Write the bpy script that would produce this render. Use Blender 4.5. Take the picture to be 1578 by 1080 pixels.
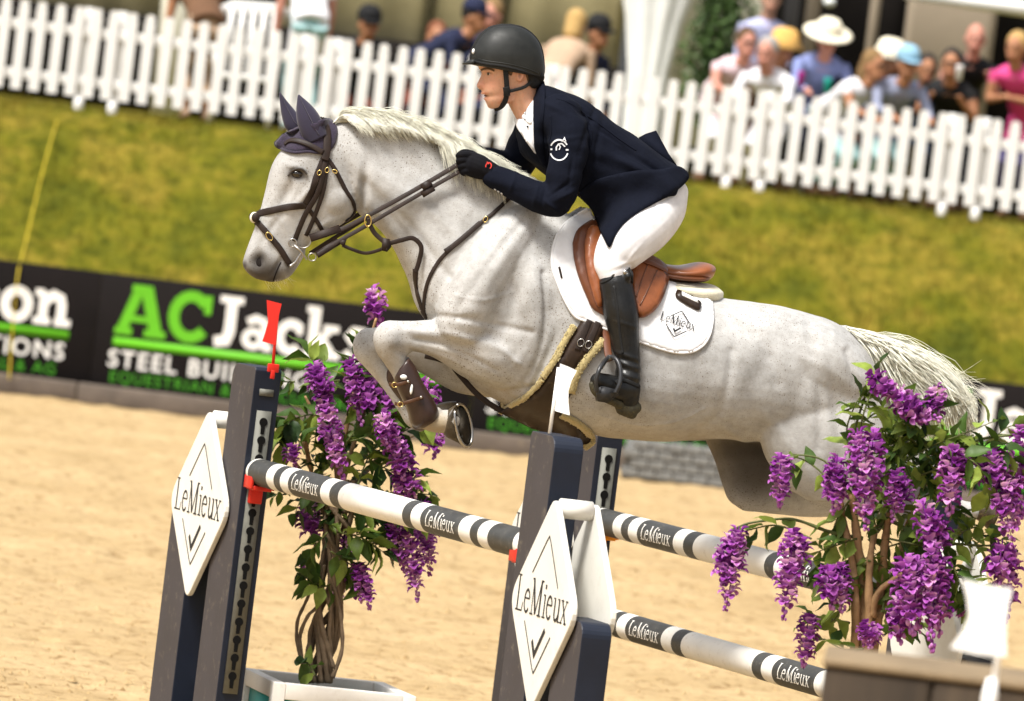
import bpy, bmesh, math, random
import numpy as np
from mathutils import Vector, Matrix, noise as mnoise
from mathutils.bvhtree import BVHTree
from mathutils.kdtree import KDTree
from mathutils.geometry import delaunay_2d_cdt

# ------------------------------------------------------------------ camera, world, sun, exposure
for o in list(bpy.data.objects):
    bpy.data.objects.remove(o)
SC = bpy.context.scene
COL = SC.collection
IW, IH = 1578.0, 1080.0
FPX = 11900.0
ROLL = math.radians(7.0)
CAMH = 2.8
_vc = -789 * math.sin(ROLL) + 540 * math.cos(ROLL)
PITCH = math.atan((_vc - 86.0) / FPX)
CF = Vector((0, math.cos(PITCH), -math.sin(PITCH)))
CU = Vector((0, math.sin(PITCH), math.cos(PITCH)))
CR = Vector((1, 0, 0))
CI = CR * math.cos(ROLL) + CU * math.sin(ROLL)
CJ = -CR * math.sin(ROLL) + CU * math.cos(ROLL)
CC = Vector((0, 0, CAMH))
cam = bpy.data.cameras.new('camera')
cam.sensor_width = 36.0
cam.lens = 36.0 * FPX / IW
cam.clip_start = 0.5
cam.clip_end = 2000.0
cam.dof.use_dof = True
cam.dof.focus_distance = 29.75
cam.dof.aperture_fstop = 5.0
camo = bpy.data.objects.new('camera', cam)
COL.objects.link(camo)
camo.matrix_world = Matrix(((CI.x, CJ.x, -CF.x, CC.x), (CI.y, CJ.y, -CF.y, CC.y), (CI.z, CJ.z, -CF.z, CC.z), (0, 0, 0, 1)))
SC.camera = camo

SUN_EL, SUN_AZ = math.radians(60), math.radians(222)     # azimuth clockwise from +Y: the light comes from the camera's left
world = bpy.data.worlds.new('World')
SC.world = world
world.use_nodes = True
wt = world.node_tree
bg = wt.nodes['Background']
sky = wt.nodes.new('ShaderNodeTexSky')
sky.sky_type = 'NISHITA'
sky.sun_disc = False
sky.sun_elevation = SUN_EL
sky.sun_rotation = SUN_AZ
sky.air_density = 1.0
sky.dust_density = 4.0
sky.ozone_density = 1.0
hs = wt.nodes.new('ShaderNodeHueSaturation')              # thin white cloud: the same sky, greyer
hs.inputs['Saturation'].default_value = 0.25
wt.links.new(sky.outputs[0], hs.inputs['Color'])
wt.links.new(hs.outputs[0], bg.inputs['Color'])
bg.inputs['Strength'].default_value = 0.092
sun = bpy.data.lights.new('sun', 'SUN')
sun.energy = 2.8
sun.angle = math.radians(16)
sun.color = (1.0, 0.965, 0.90)
suno = bpy.data.objects.new('sun', sun)
COL.objects.link(suno)
_sd = Vector((math.sin(SUN_AZ) * math.cos(SUN_EL), math.cos(SUN_AZ) * math.cos(SUN_EL), math.sin(SUN_EL)))
suno.rotation_euler = _sd.to_track_quat('Z', 'Y').to_euler()
SC.view_settings.view_transform = 'Standard'
SC.view_settings.look = 'None'
SC.view_settings.exposure = 1.10
SC.view_settings.gamma = 1.0
SC.view_settings.use_curve_mapping = False
SC.cycles.max_bounces = 6

# ------------------------------------------------------------------ geometry helpers
random.seed(7)
rng = np.random.default_rng(5)

def ray(px, py):
    return (CF + CI * ((px - 789.0) / FPX) + CJ * ((540.0 - py) / FPX))
def P(px, py, d):
    return CC + ray(px, py) * d
def proj(p):
    v = p - CC
    d = v.dot(CF)
    return 789.0 + FPX * v.dot(CI) / d, 540.0 - FPX * v.dot(CJ) / d
def ground_at(px, py, z=0.0):
    r = ray(px, py)
    return CC + r * ((z - CAMH) / r.z)

# the vertical plane the horse moves in (front end a little nearer to the camera)
YAW = math.radians(10)
Q0 = P(900, 450, 30.0)
HN = Vector((math.sin(YAW), -math.cos(YAW), 0))
HA = Vector((math.cos(YAW), math.sin(YAW), 0))
UP = Vector((0, 0, 1))
PXM = 30.0 / FPX                       # metres per photo pixel at the horse
def HO(px, py, w=0.0):
    r = ray(px, py)
    q = Q0 + HN * w
    return CC + r * ((q - CC).dot(HN) / r.dot(HN))
def HT(px, py, w=0.0):
    return HO(px, py, 0) + HN * w
def mirror(p):
    return p - HN * (2 * (p - Q0).dot(HN))

def new_mesh(name, verts, faces, smooth=True):
    me = bpy.data.meshes.new(name)
    me.from_pydata([tuple(v) for v in verts], [], faces)
    me.validate()
    if smooth:
        me.polygons.foreach_set('use_smooth', [True] * len(me.polygons))
    me.update()
    return me
def link(name, me, mat=None, parent=None):
    o = bpy.data.objects.new(name, me)
    COL.objects.link(o)
    if mat is not None and me is not None:
        ms = mat if isinstance(mat, (list, tuple)) else [mat]
        if len(me.materials) == 0:
            for m in ms:
                me.materials.append(m)
    if parent is not None:
        o.parent = parent
        o.matrix_parent_inverse = parent.matrix_world.inverted()
    return o
def obj(name, vf, mat, parent=None, smooth=True):
    return link(name, new_mesh(name, vf[0], vf[1], smooth), mat, parent)
def tag(o, label=None, cat=None, group=None, kind=None):
    if label: o['label'] = label
    if cat: o['category'] = cat
    if group: o['group'] = group
    if kind: o['kind'] = kind
    return o
def thing(name, loc, label, cat, group=None):
    o = bpy.data.objects.new(name, None)
    o.empty_display_size = 0.1
    COL.objects.link(o)
    o.location = loc
    o.matrix_world = Matrix.Translation(Vector(loc))
    return tag(o, label, cat, group)

def join(*vfs):
    V, F = [], []
    for v, f in vfs:
        n = len(V)
        V += list(v)
        F += [tuple(i + n for i in q) for q in f]
    return V, F
def xf(vf, fn):
    return [fn(v) for v in vf[0]], vf[1]
def mirrored(vf):
    return [mirror(Vector(v)) for v in vf[0]], [tuple(reversed(f)) for f in vf[1]]
def loft(rings, caps=True):
    V = [p for r in rings for p in r]
    n = len(rings[0])
    F = []
    for i in range(len(rings) - 1):
        for j in range(n):
            k = (j + 1) % n
            F.append((i * n + j, i * n + k, (i + 1) * n + k, (i + 1) * n + j))
    if caps:
        F.append(tuple(range(n - 1, -1, -1)))
        b = (len(rings) - 1) * n
        F.append(tuple(range(b, b + n)))
    return V, F
def ring(t, b, W, nv=HN, e=2.2, k=0.0, N=28, off=None):
    c, h = (t + b) / 2, (t - b) / 2
    if off is not None: c = c + off
    out = []
    for i in range(N):
        a = 2 * math.pi * i / N
        ca, sa = math.cos(a), math.sin(a)
        s = math.copysign(abs(ca) ** (2 / e), ca)
        w = math.copysign(abs(sa) ** (2 / e), sa)
        out.append(c + h * s + nv * (W * w * (1 - k * s)))
    return out
def resample(vals, m):
    """Catmull-Rom through rows of VALS, m samples per span."""
    A = np.array(vals, float)
    n = len(A)
    out = []
    for i in range(n - 1):
        p0, p1, p2, p3 = A[max(i - 1, 0)], A[i], A[i + 1], A[min(i + 2, n - 1)]
        for j in range(m):
            t = j / m
            out.append(0.5 * ((2 * p1) + (-p0 + p2) * t + (2 * p0 - 5 * p1 + 4 * p2 - p3) * t * t + (-p0 + 3 * p1 - 3 * p2 + p3) * t ** 3))
    out.append(A[-1])
    return np.array(out)
def slab_loft(st, w0=0.0, e=2.2, m=4, N=28, end=True):
    """ST rows: top x,y, bottom x,y, half width W, k. A body lofted in the horse's plane, centred W0 to the near side."""
    rows = resample(st, m)
    fn = (lambda x, y: HO(x, y, w0)) if w0 else (lambda x, y: HO(x, y, 0))
    R = [ring(fn(r[0], r[1]), fn(r[2], r[3]), max(r[4], 0.002), e=e, k=r[5] if len(r) > 5 else 0.0, N=N) for r in rows]
    return loft(R)
def tube(pts, rad, N=10, caps=True, flat=1.0, upv=None):
    pts = [Vector(p) for p in pts]
    if not hasattr(rad, '__len__'): rad = [rad] * len(pts)
    R, u = [], None
    for i, p in enumerate(pts):
        t = (pts[min(i + 1, len(pts) - 1)] - pts[max(i - 1, 0)])
        t = t.normalized() if t.length > 1e-9 else Vector((0, 0, 1))
        if u is None:
            ref = upv if upv is not None else (Vector((0, 0, 1)) if abs(t.z) < 0.9 else Vector((1, 0, 0)))
            u = (ref - t * ref.dot(t)).normalized()
        else:
            u = (u - t * u.dot(t))
            u = u.normalized() if u.length > 1e-9 else t.orthogonal().normalized()
        v = t.cross(u)
        R.append([p + u * (rad[i] * math.cos(2 * math.pi * j / N)) + v * (rad[i] * flat * math.sin(2 * math.pi * j / N)) for j in range(N)])
    return loft(R, caps)
def chain(rows, m=5, N=16, flat=1.0):
    """ROWS: px, py, w, radius in photo pixels. Rounded ends."""
    A = resample(rows, m)
    pts = [HO(r[0], r[1], r[2]) for r in A]
    rad = [max(r[3], 0.5) * PXM for r in A]
    d0 = (pts[0] - pts[1]).normalized(); d1 = (pts[-1] - pts[-2]).normalized()
    a, b = rad[0], rad[-1]
    pts = [pts[0] + d0 * a * .95, pts[0] + d0 * a * .6] + pts + [pts[-1] + d1 * b * .6, pts[-1] + d1 * b * .95]
    rad = [a * .3, a * .8] + rad + [b * .8, b * .3]
    return tube(pts, rad, N)
def box(c, ax, ay, az, sx, sy, sz, bev=0.0):
    """Box with half sizes and a small chamfer on all edges."""
    c = Vector(c)
    if bev <= 0:
        V = [c + ax * (sx * i) + ay * (sy * j) + az * (sz * k) for i in (-1, 1) for j in (-1, 1) for k in (-1, 1)]
        return V, [(0, 1, 3, 2), (4, 6, 7, 5), (0, 4, 5, 1), (2, 3, 7, 6), (0, 2, 6, 4), (1, 5, 7, 3)]
    bm = bmesh.new()
    bmesh.ops.create_cube(bm, size=2.0)
    for v in bm.verts:
        v.co = Vector((v.co.x * sx, v.co.y * sy, v.co.z * sz))
    bmesh.ops.bevel(bm, geom=list(bm.edges), offset=bev, segments=2, profile=0.5, affect='EDGES')
    bm.verts.index_update()
    V = [c + ax * v.co.x + ay * v.co.y + az * v.co.z for v in bm.verts]
    F = [tuple(v.index for v in f.verts) for f in bm.faces]
    if ax.cross(ay).dot(az) < 0: F = [tuple(reversed(f)) for f in F]
    bm.free()
    return V, F
def prism(poly, fn, depth, nv):
    """Solid plate: 2D POLY mapped by FN to 3D, thickness DEPTH along NV (both ways)."""
    n = len(poly)
    a = [fn(*p) + nv * (depth / 2) for p in poly]
    b = [fn(*p) - nv * (depth / 2) for p in poly]
    F = [tuple(range(n)), tuple(range(2 * n - 1, n - 1, -1))]
    F += [(i, n + i, n + (i + 1) % n, (i + 1) % n) for i in range(n)]
    return a + b, F
def lathe(prof, c, axis, u, N=24):
    v = axis.cross(u)
    return loft([[c + axis * h + (u * math.cos(2 * math.pi * j / N) + v * math.sin(2 * math.pi * j / N)) * r for j in range(N)] for r, h in prof])
def ellipsoid(c, a, b, d, N=16, M=10):
    """Axes a, b, d are vectors (directions with length)."""
    R = []
    for i in range(M + 1):
        th = math.pi * (0.02 + 0.96 * i / M)
        R.append([c + d * math.cos(th) + (a * math.cos(2 * math.pi * j / N) + b * math.sin(2 * math.pi * j / N)) * math.sin(th) for j in range(N)])
    return loft(R)

def fuse(vfs, voxel, smooth=4, fac=0.5):
    """One continuous surface out of overlapping closed solids."""
    V, F = join(*vfs)
    me = new_mesh('tmp', V, F, False)
    bm = bmesh.new(); bm.from_mesh(me)
    bmesh.ops.recalc_face_normals(bm, faces=bm.faces)
    bm.to_mesh(me); bm.free()
    o = bpy.data.objects.new('tmp', me)
    COL.objects.link(o)
    md = o.modifiers.new('r', 'REMESH'); md.mode = 'VOXEL'; md.voxel_size = voxel
    if smooth:
        sm = o.modifiers.new('s', 'SMOOTH'); sm.iterations = smooth; sm.factor = fac
    dg = bpy.context.evaluated_depsgraph_get()
    out = bpy.data.meshes.new_from_object(o.evaluated_get(dg), depsgraph=dg)
    bpy.data.objects.remove(o); bpy.data.meshes.remove(me)
    out.polygons.foreach_set('use_smooth', [True] * len(out.polygons))
    return out
def mesh_np(me):
    a = np.empty(len(me.vertices) * 3); me.vertices.foreach_get('co', a); return a.reshape(-1, 3)
def normals_np(me):
    a = np.empty(len(me.vertices) * 3); me.vertex_normals.foreach_get('vector', a); return a.reshape(-1, 3)
def set_np(me, A):
    me.vertices.foreach_set('co', A.ravel()); me.update()
def proj_np(A):
    v = A - np.array(CC)
    d = v @ np.array(CF)
    return 789 + FPX * (v @ np.array(CI)) / d, 540 - FPX * (v @ np.array(CJ)) / d
def side_np(A):
    return (A - np.array(Q0)) @ np.array(HN)
def bvh_of(*mes):
    V, F = [], []
    for me in mes:
        n = len(V)
        V += [v.co.copy() for v in me.vertices]
        F += [tuple(i + n for i in p.vertices) for p in me.polygons]
    return BVHTree.FromPolygons(V, F)
def hit(bvh, px, py):
    d = ray(px, py).normalized()
    l, n, i, t = bvh.ray_cast(CC, d)
    return (l, n) if l is not None else (None, None)
def dens(pts, step=4.0, smooth=True):
    if smooth and len(pts) > 2:
        pts = [tuple(p) for p in resample(pts, 6)]
    out = [Vector(pts[0])]
    for p in pts[1:]:
        p = Vector(p)
        L = (p - out[-1]).length
        if L < 1e-6: continue
        k = max(1, int(L / step))
        a = out[-1].copy()
        for j in range(1, k + 1): out.append(a.lerp(p, j / k))
    return out
def on_surface(bvh, pts, off, step=5.0, smooth=True):
    """Photo polyline laid on a surface: (points, normals)."""
    pp = dens([(p[0], p[1]) for p in pts], step, smooth)
    H = [hit(bvh, p.x, p.y) for p in pp]
    good = [i for i, h in enumerate(H) if h[0] is not None]
    if not good: return [], []
    out, nn = [], []
    for i, p in enumerate(pp):
        l, n = H[i]
        if l is None:
            g = min(good, key=lambda q: abs(q - i))
            d = (H[g][0] - CC).dot(CF)
            l, n = P(p.x, p.y, d), H[g][1]
        out.append(l + n * off); nn.append(n)
    for _ in range(2):
        q = [v.copy() for v in out]
        for i in range(1, len(out) - 1):
            out[i] = q[i] * .5 + (q[i - 1] + q[i + 1]) * .25
    return out, nn
def ribbon(pts, nn, width, thick, rnd=6):
    """Strap with a rounded flat section following pts; nn = face normals."""
    if not hasattr(width, '__len__'): width = [width] * len(pts)
    R = []
    sec = [(-1, -.6), (-.85, -1), (.85, -1), (1, -.6), (1, .6), (.8, 1), (0, 1.15), (-.8, 1), (-1, .6)]
    for i, p in enumerate(pts):
        t = pts[min(i + 1, len(pts) - 1)] - pts[max(i - 1, 0)]
        t = t.normalized() if t.length > 1e-9 else UP
        n = nn[i] - t * nn[i].dot(t)
        n = n.normalized() if n.length > 1e-6 else t.orthogonal().normalized()
        b = t.cross(n)
        R.append([p + b * (width[i] / 2 * x) + n * (thick / 2 * y) for x, y in sec])
    return loft(R)
def strap(bvh, pts, wpx, thick=0.005, off=None, step=5.0):
    p, n = on_surface(bvh, pts, thick * 0.5 if off is None else off, step)
    return ribbon(p, n, wpx * PXM, thick)
def inside(poly, x, y):
    c = False
    j = len(poly) - 1
    for i in range(len(poly)):
        xi, yi = poly[i]; xj, yj = poly[j]
        if (yi > y) != (yj > y) and x < (xj - xi) * (y - yi) / (yj - yi + 1e-12) + xi: c = not c
        j = i
    return c
def patch(bvh, poly, off, thick, step=8.0, smooth=True, relax=3, height=None):
    """Sheet cut to the outline POLY (photo px), laid on a surface and given thickness."""
    if smooth:
        q = [tuple(p) for p in resample(list(poly) + [poly[0]], 5)][:-1]
    else:
        q = [tuple(p) for p in dens(list(poly) + [poly[0]], step, False)][:-1]
    b = [(float(p[0]), float(p[1])) for p in q]
    pts = list(b)
    xs = [p[0] for p in b]; ys = [p[1] for p in b]
    y = min(ys); r = 0
    while y < max(ys):
        x = min(xs) + (step / 2 if r % 2 else 0)
        while x < max(xs):
            if inside(b, x, y) and min((x - p[0]) ** 2 + (y - p[1]) ** 2 for p in b) > (step * .5) ** 2:
                pts.append((x, y))
            x += step
        y += step * .87; r += 1
    nb = len(b)
    vo, _, fo, _, _, _ = delaunay_2d_cdt([Vector(p) for p in pts], [(i, (i + 1) % nb) for i in range(nb)], [list(range(nb))], 1, 1e-4)
    H = [hit(bvh, v.x, v.y) for v in vo]
    good = [i for i, h in enumerate(H) if h[0] is not None]
    kd = KDTree(len(good))
    for i in good: kd.insert(Vector((vo[i].x, vo[i].y, 0)), i)
    kd.balance()
    X, Nn = [], []
    for i, v in enumerate(vo):
        l, n = H[i]
        if l is None:
            _, g, _ = kd.find(Vector((v.x, v.y, 0)))
            l = P(v.x, v.y, (H[g][0] - CC).dot(CF)); n = H[g][1]
        X.append(l); Nn.append(n)
    adj = [set() for _ in X]
    ec = {}
    for f in fo:
        for a in range(len(f)):
            u, w = f[a], f[(a + 1) % len(f)]
            adj[u].add(w); adj[w].add(u)
            ec[(min(u, w), max(u, w))] = ec.get((min(u, w), max(u, w)), 0) + 1
    bd = {i for e, c in ec.items() if c == 1 for i in e}
    D0 = [(x - CC).dot(CF) for x in X]
    for _ in range(relax):          # smooth the depth only, so the outline stays
        D = [(x - CC).dot(CF) for x in X]
        for i in range(len(X)):
            if adj[i]:
                d = min(D0[i], D[i] * .4 + .6 * sum(D[j] for j in adj[i]) / len(adj[i]))
                X[i] = P(vo[i].x, vo[i].y, d)
        Nn = [(Nn[i] + sum((Nn[j] for j in adj[i]), Vector((0, 0, 0)))).normalized() for i in range(len(X))]
    hh = [1.0 if i not in bd else 0.35 for i in range(len(X))]
    top = [X[i] + Nn[i] * (off + thick * hh[i]) for i in range(len(X))]
    bot = [X[i] + Nn[i] * (off - 0.002) for i in range(len(X))]
    if height is not None:
        top = [t + Nn[i] * height(vo[i].x, vo[i].y) for i, t in enumerate(top)]
    n = len(X)
    tri = [tuple(f) for f in fo]
    def up(f):
        a, b2, c = X[f[0]], X[f[1]], X[f[2]]
        return (b2 - a).cross(c - a).dot(CC - a) > 0
    F = []
    for f in tri:
        g = f if up(f) else tuple(reversed(f))
        F.append(g); F.append(tuple(n + i for i in reversed(g)))
        for a in range(len(g)):
            u, w = g[a], g[(a + 1) % len(g)]
            if ec[(min(u, w), max(u, w))] == 1:
                F.append((u, n + u, n + w, w))
    return top + bot, F

# ------------------------------------------------------------------ letters as strokes (unit cap height)
def arc(cx, cy, rx, ry, a0, a1, n=14):
    return [(cx + rx * math.cos(math.radians(a0 + (a1 - a0) * i / n)), cy + ry * math.sin(math.radians(a0 + (a1 - a0) * i / n))) for i in range(n + 1)]
T = .045
LM = {
 'L': (.72, [([(.17, 0), (.17, 1)], .11), ([(.02, .98), (.32, .98)], T), ([(.02, .02), (.62, .02)], T), ([(.585, 0), (.64, .26)], .05)]),
 'e': (.60, [([(.07, .40), (.48, .40)], T), (arc(.28, .33, .22, .31, 14, 322), .075)]),
 'M': (1.06, [([(.16, 0), (.16, 1)], .05), ([(.13, 1), (.49, .03)], .12), ([(.49, .03), (.84, 1)], .05), ([(.84, 0), (.84, 1)], .11), ([(.02, .02), (.30, .02)], T), ([(.68, .02), (1.0, .02)], T), ([(.0, .98), (.18, .98)], T), ([(.82, .98), (1.0, .98)], T)]),
 'i': (.34, [([(.17, 0), (.17, .64)], .10), ([(.03, .02), (.31, .02)], T), ([(.04, .625), (.18, .625)], T), ([(.17, .80), (.17, .92)], .12)]),
 'u': (.68, [([(.15, .64), (.15, .2), (.2, .07), (.3, .03), (.42, .08), (.5, .2)], .085), ([(.52, .64), (.52, 0)], .09), ([(.03, .625), (.17, .625)], T), ([(.4, .625), (.54, .625)], T), ([(.52, .02), (.65, .02)], T)]),
 'x': (.58, [([(.08, .64), (.48, 0)], .10), ([(.48, .64), (.08, 0)], .05), ([(0, .02), (.2, .02)], T), ([(.36, .02), (.58, .02)], T), ([(0, .625), (.22, .625)], T), ([(.38, .625), (.58, .625)], T)]),
}
SL = {
 'A': (1.0, [([(.12, .04), (.42, .97)], .2), ([(.82, .04), (.54, .97)], .24), ([(.25, .33), (.7, .33)], .12), ([(0, .07), (.34, .07)], .14), ([(.58, .07), (1.0, .07)], .14), ([(.26, .93), (.6, .93)], .14)]),
 'C': (.95, [(arc(.46, .5, .34, .41, 38, 322), .21), ([(.78, .58), (.78, .95)], .13)]),
 'J': (.62, [([(.40, .95), (.40, .3), (.34, .12), (.12, .08)], .21), ([(.16, .93), (.62, .93)], .14)]),
 'a': (.66, [(arc(.26, .22, .16, .15, 0, 360), .14), ([(.12, .54), (.28, .62), (.44, .57), (.48, .42), (.48, .05)], .16), ([(.46, .07), (.64, .07)], .14)]),
 'c': (.60, [(arc(.33, .34, .22, .27, 42, 318), .18), ([(.5, .4), (.5, .62)], .1)]),
 'k': (.74, [([(.17, 0), (.17, 1)], .2), ([(.22, .28), (.52, .6)], .14), ([(.32, .38), (.58, .05)], .19), ([(0, .07), (.34, .07)], .14), ([(.42, .07), (.72, .07)], .14), ([(.36, .6), (.66, .6)], .13), ([(0, .94), (.2, .94)], .13)]),
 's': (.60, [([(.5, .48), (.4, .61), (.22, .62), (.13, .5), (.22, .39), (.4, .31), (.48, .18), (.38, .07), (.2, .06), (.09, .2)], .15)]),
 'o': (.68, [(arc(.33, .34, .23, .27, 0, 360, 20), .19)]),
 'n': (.74, [([(.18, 0), (.18, .64)], .18), ([(.22, .46), (.36, .6), (.5, .55), (.54, .4), (.54, .02)], .18), ([(0, .07), (.34, .07)], .14), ([(.42, .07), (.74, .07)], .14), ([(0, .62), (.18, .62)], .14)]),
}
def word_strokes(word, font, x0=0.0, y0=0.0, s=1.0, sx=1.0):
    out, x = [], x0
    for ch in word:
        adv, st = font[ch]
        for pts, w in st:
            out.append(([(x + p[0] * s * sx, y0 + p[1] * s) for p in pts], w * s))
        x += adv * s * sx
    return out, x - x0
def strokes_mesh(strokes, fn, depth=0.0006, seg=None):
    """FN(x, y, layer height) -> 3D. Every stroke is a flat strip on its own tiny layer."""
    V, F = [], []
    for k, (pts, w) in enumerate(strokes):
        pp = [Vector(p) for p in pts]
        if seg:
            pp = dens(pts, seg, False)
        L, R = [], []
        for i, p in enumerate(pp):
            t0 = (p - pp[i - 1]).normalized() if i > 0 else None
            t1 = (pp[i + 1] - p).normalized() if i < len(pp) - 1 else None
            if (pp[0] - pp[-1]).length < 1e-6:
                if t0 is None: t0 = (pp[-1] - pp[-2]).normalized()
                if t1 is None: t1 = (pp[1] - pp[0]).normalized()
            t = ((t0 or t1) + (t1 or t0))
            t = t.normalized() if t.length > 1e-6 else (t0 or t1)
            n = Vector((-t.y, t.x))
            c = max(.5, abs(n.dot(Vector((-(t1 or t0).y, (t1 or t0).x)))))
            L.append(p + n * (w / 2 / c)); R.append(p - n * (w / 2 / c))
        b = len(V)
        z = depth * (1 + k % 12)
        for a, c in zip(L, R):
            V.append(fn(a.x, a.y, z)); V.append(fn(c.x, c.y, z))
        for i in range(len(pp) - 1):
            F.append((b + 2 * i, b + 2 * i + 1, b + 2 * i + 3, b + 2 * i + 2))
    return V, F
def text_mesh(s, size, fn, bold=0.02, depth=0.003, space=1.0):
    cu = bpy.data.curves.new('t', 'FONT')
    cu.body = s; cu.size = size; cu.offset = bold * size; cu.resolution_u = 3; cu.space_character = space
    o = bpy.data.objects.new('t', cu); COL.objects.link(o)
    dg = bpy.context.evaluated_depsgraph_get()
    me = bpy.data.meshes.new_from_object(o.evaluated_get(dg), depsgraph=dg)
    V = [fn(v.co.x, v.co.y, depth) for v in me.vertices]
    F = [tuple(p.vertices) for p in me.polygons]
    wd = max((v.co.x for v in me.vertices), default=0)
    bpy.data.objects.remove(o); bpy.data.curves.remove(cu); bpy.data.meshes.remove(me)
    return (V, F), wd

# ------------------------------------------------------------------ materials
def srgb(r, g, b):
    f = lambda c: c / 12.92 if c <= .04045 else ((c + .055) / 1.055) ** 2.4
    return (f(r / 255), f(g / 255), f(b / 255), 1.0)
def lin(c): return tuple(c) + (1.0,) if len(c) == 3 else c
class NT:
    def __init__(s, name):
        s.m = bpy.data.materials.new(name); s.m.use_nodes = True
        s.t = s.m.node_tree; s.b = s.t.nodes['Principled BSDF']
        s.tc = s.t.nodes.new('ShaderNodeTexCoord')
    def n(s, typ, **kw):
        x = s.t.nodes.new('ShaderNode' + typ)
        for k, v in kw.items(): setattr(x, k, v)
        return x
    def l(s, a, b): s.t.links.new(a, b)
    def noise(s, scale, detail=4, rough=.6, coord='Object'):
        x = s.n('TexNoise'); x.inputs['Scale'].default_value = scale
        x.inputs['Detail'].default_value = detail; x.inputs['Roughness'].default_value = rough
        s.l(s.tc.outputs[coord], x.inputs['Vector']); return x
    def ramp(s, fac, stops):
        r = s.n('ValToRGB'); e = r.color_ramp.elements
        while len(e) < len(stops): e.new(.5)
        for i, (p, c) in enumerate(stops):
            e[i].position = p; e[i].color = lin(c)
        s.l(fac, r.inputs[0]); return r
    def mix(s, fac, a, b, mode='MIX'):
        x = s.n('Mix', data_type='RGBA', blend_type=mode)
        for i, v in ((0, fac), (6, a), (7, b)):
            if hasattr(v, 'is_output'): s.l(v, x.inputs[i])
            else: x.inputs[i].default_value = v if i == 0 else lin(v)
        return x.outputs[2]
    def bump(s, h, strength=.3, dist=.01, prev=None):
        x = s.n('Bump'); x.inputs['Strength'].default_value = strength; x.inputs['Distance'].default_value = dist
        s.l(h, x.inputs['Height'])
        if prev is not None: s.l(prev, x.inputs['Normal'])
        return x.outputs[0]
    def col(s, v):
        if hasattr(v, 'is_output'): s.l(v, s.b.inputs['Base Color'])
        else: s.b.inputs['Base Color'].default_value = lin(v)
    def set(s, **kw):
        for k, v in kw.items(): s.b.inputs[k.replace('_', ' ')].default_value = v
def M(name, c, rough=.6, var=.18, scale=6.0, bump=.15, bscale=120.0, dist=.002, spec=.3, metal=0.0, coat=0.0, sheen=0.0, dirt=None):
    t = NT(name)
    c = lin(c)
    n1 = t.noise(scale, 5, .65)
    lo = tuple(x * (1 - var) for x in c[:3]); hi = tuple(min(1, x * (1 + var * .8)) for x in c[:3])
    r = t.ramp(n1.outputs[0], [(.3, lo), (.7, hi)])
    out = r.outputs[0]
    if dirt:
        n3 = t.noise(scale * 3.1, 8, .75)
        d = t.ramp(n3.outputs[0], [(.56, (0, 0, 0)), (.72, (1, 1, 1))])
        mm = t.n('Math', operation='MULTIPLY'); mm.inputs[1].default_value = dirt[1]; t.l(d.outputs[0], mm.inputs[0])
        out = t.mix(mm.outputs[0], out, dirt[0])
    t.col(out)
    n2 = t.noise(bscale, 3, .6)
    if bump: t.l(t.bump(n2.outputs[0], bump, dist), t.b.inputs['Normal'])
    rr = t.ramp(n1.outputs[0], [(.3, (max(0, rough - .08),) * 3), (.7, (min(1, rough + .08),) * 3)])
    t.l(rr.outputs[0], t.b.inputs['Roughness'])
    t.set(Metallic=metal, Coat_Weight=coat, Sheen_Weight=sheen)
    t.b.inputs['Specular IOR Level'].default_value = spec
    return t.m
# ------------------------------------------------------------------ setting: sand, bank, terrace
YB, YF = 65.3, 69.0           # distance of the boards and of the picket fence
ZT = 2.43                     # height of the terrace behind the bank
def sand_mat():
    t = NT('arena_sand')
    n1 = t.noise(.9, 6, .65); n2 = t.noise(9, 6, .7); n3 = t.noise(70, 3, .6)
    c = t.ramp(n1.outputs[0], [(.3, (.40, .285, .142)), (.55, (.485, .355, .190)), (.75, (.545, .41, .230))])
    d = t.ramp(n2.outputs[0], [(.34, (.50, .42, .33)), (.47, (.93, .91, .89)), (.8, (1.1, 1.1, 1.08))])
    e = t.ramp(n3.outputs[0], [(.3, (.80, .78, .74)), (.6, (1, 1, 1))])
    o = t.mix(1, c.outputs[0], d.outputs[0], 'MULTIPLY'); o = t.mix(.8, o, e.outputs[0], 'MULTIPLY')
    t.col(o)
    b = t.bump(n2.outputs[0], .8, .05); t.l(t.bump(n3.outputs[0], .6, .01, b), t.b.inputs['Normal'])
    t.set(Roughness=.95); t.b.inputs['Specular IOR Level'].default_value = .15
    return t.m
M_SAND = sand_mat()
def grid_sheet(xs, ys, zf):
    V = [Vector((x, y, zf(x, y))) for y in ys for x in xs]
    n = len(xs)
    F = [(j * n + i, j * n + i + 1, (j + 1) * n + i + 1, (j + 1) * n + i) for j in range(len(ys) - 1) for i in range(n - 1)]
    return V, F
xs = [-400, -120, -50, -25, -14, -9] + list(np.arange(-6.5, 6.51, .06)) + [9, 14, 25, 50, 120, 400]
ys = [-300, -60, -10, 8, 16, 21] + list(np.arange(23, 34, .07)) + list(np.arange(34, YB + .2, .14)) + [YB + 1.0]
def sand_z(x, y):
    if abs(x) > 7 or y < 22 or y > YB - .3: return -.02
    a = mnoise.noise(Vector((x * 2.2, y * 1.4, 0))) * .030 + mnoise.noise(Vector((x * 6.5, y * 5, 3))) * .020
    h = mnoise.noise(Vector((x * 4, y * 4, 9)))
    return a - .06 * max(0, h - .30) * 2 - .01
tag(obj('arena_sand', grid_sheet([float(v) for v in xs], [float(v) for v in ys], sand_z), M_SAND), kind='structure')
V, F = [], []
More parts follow.
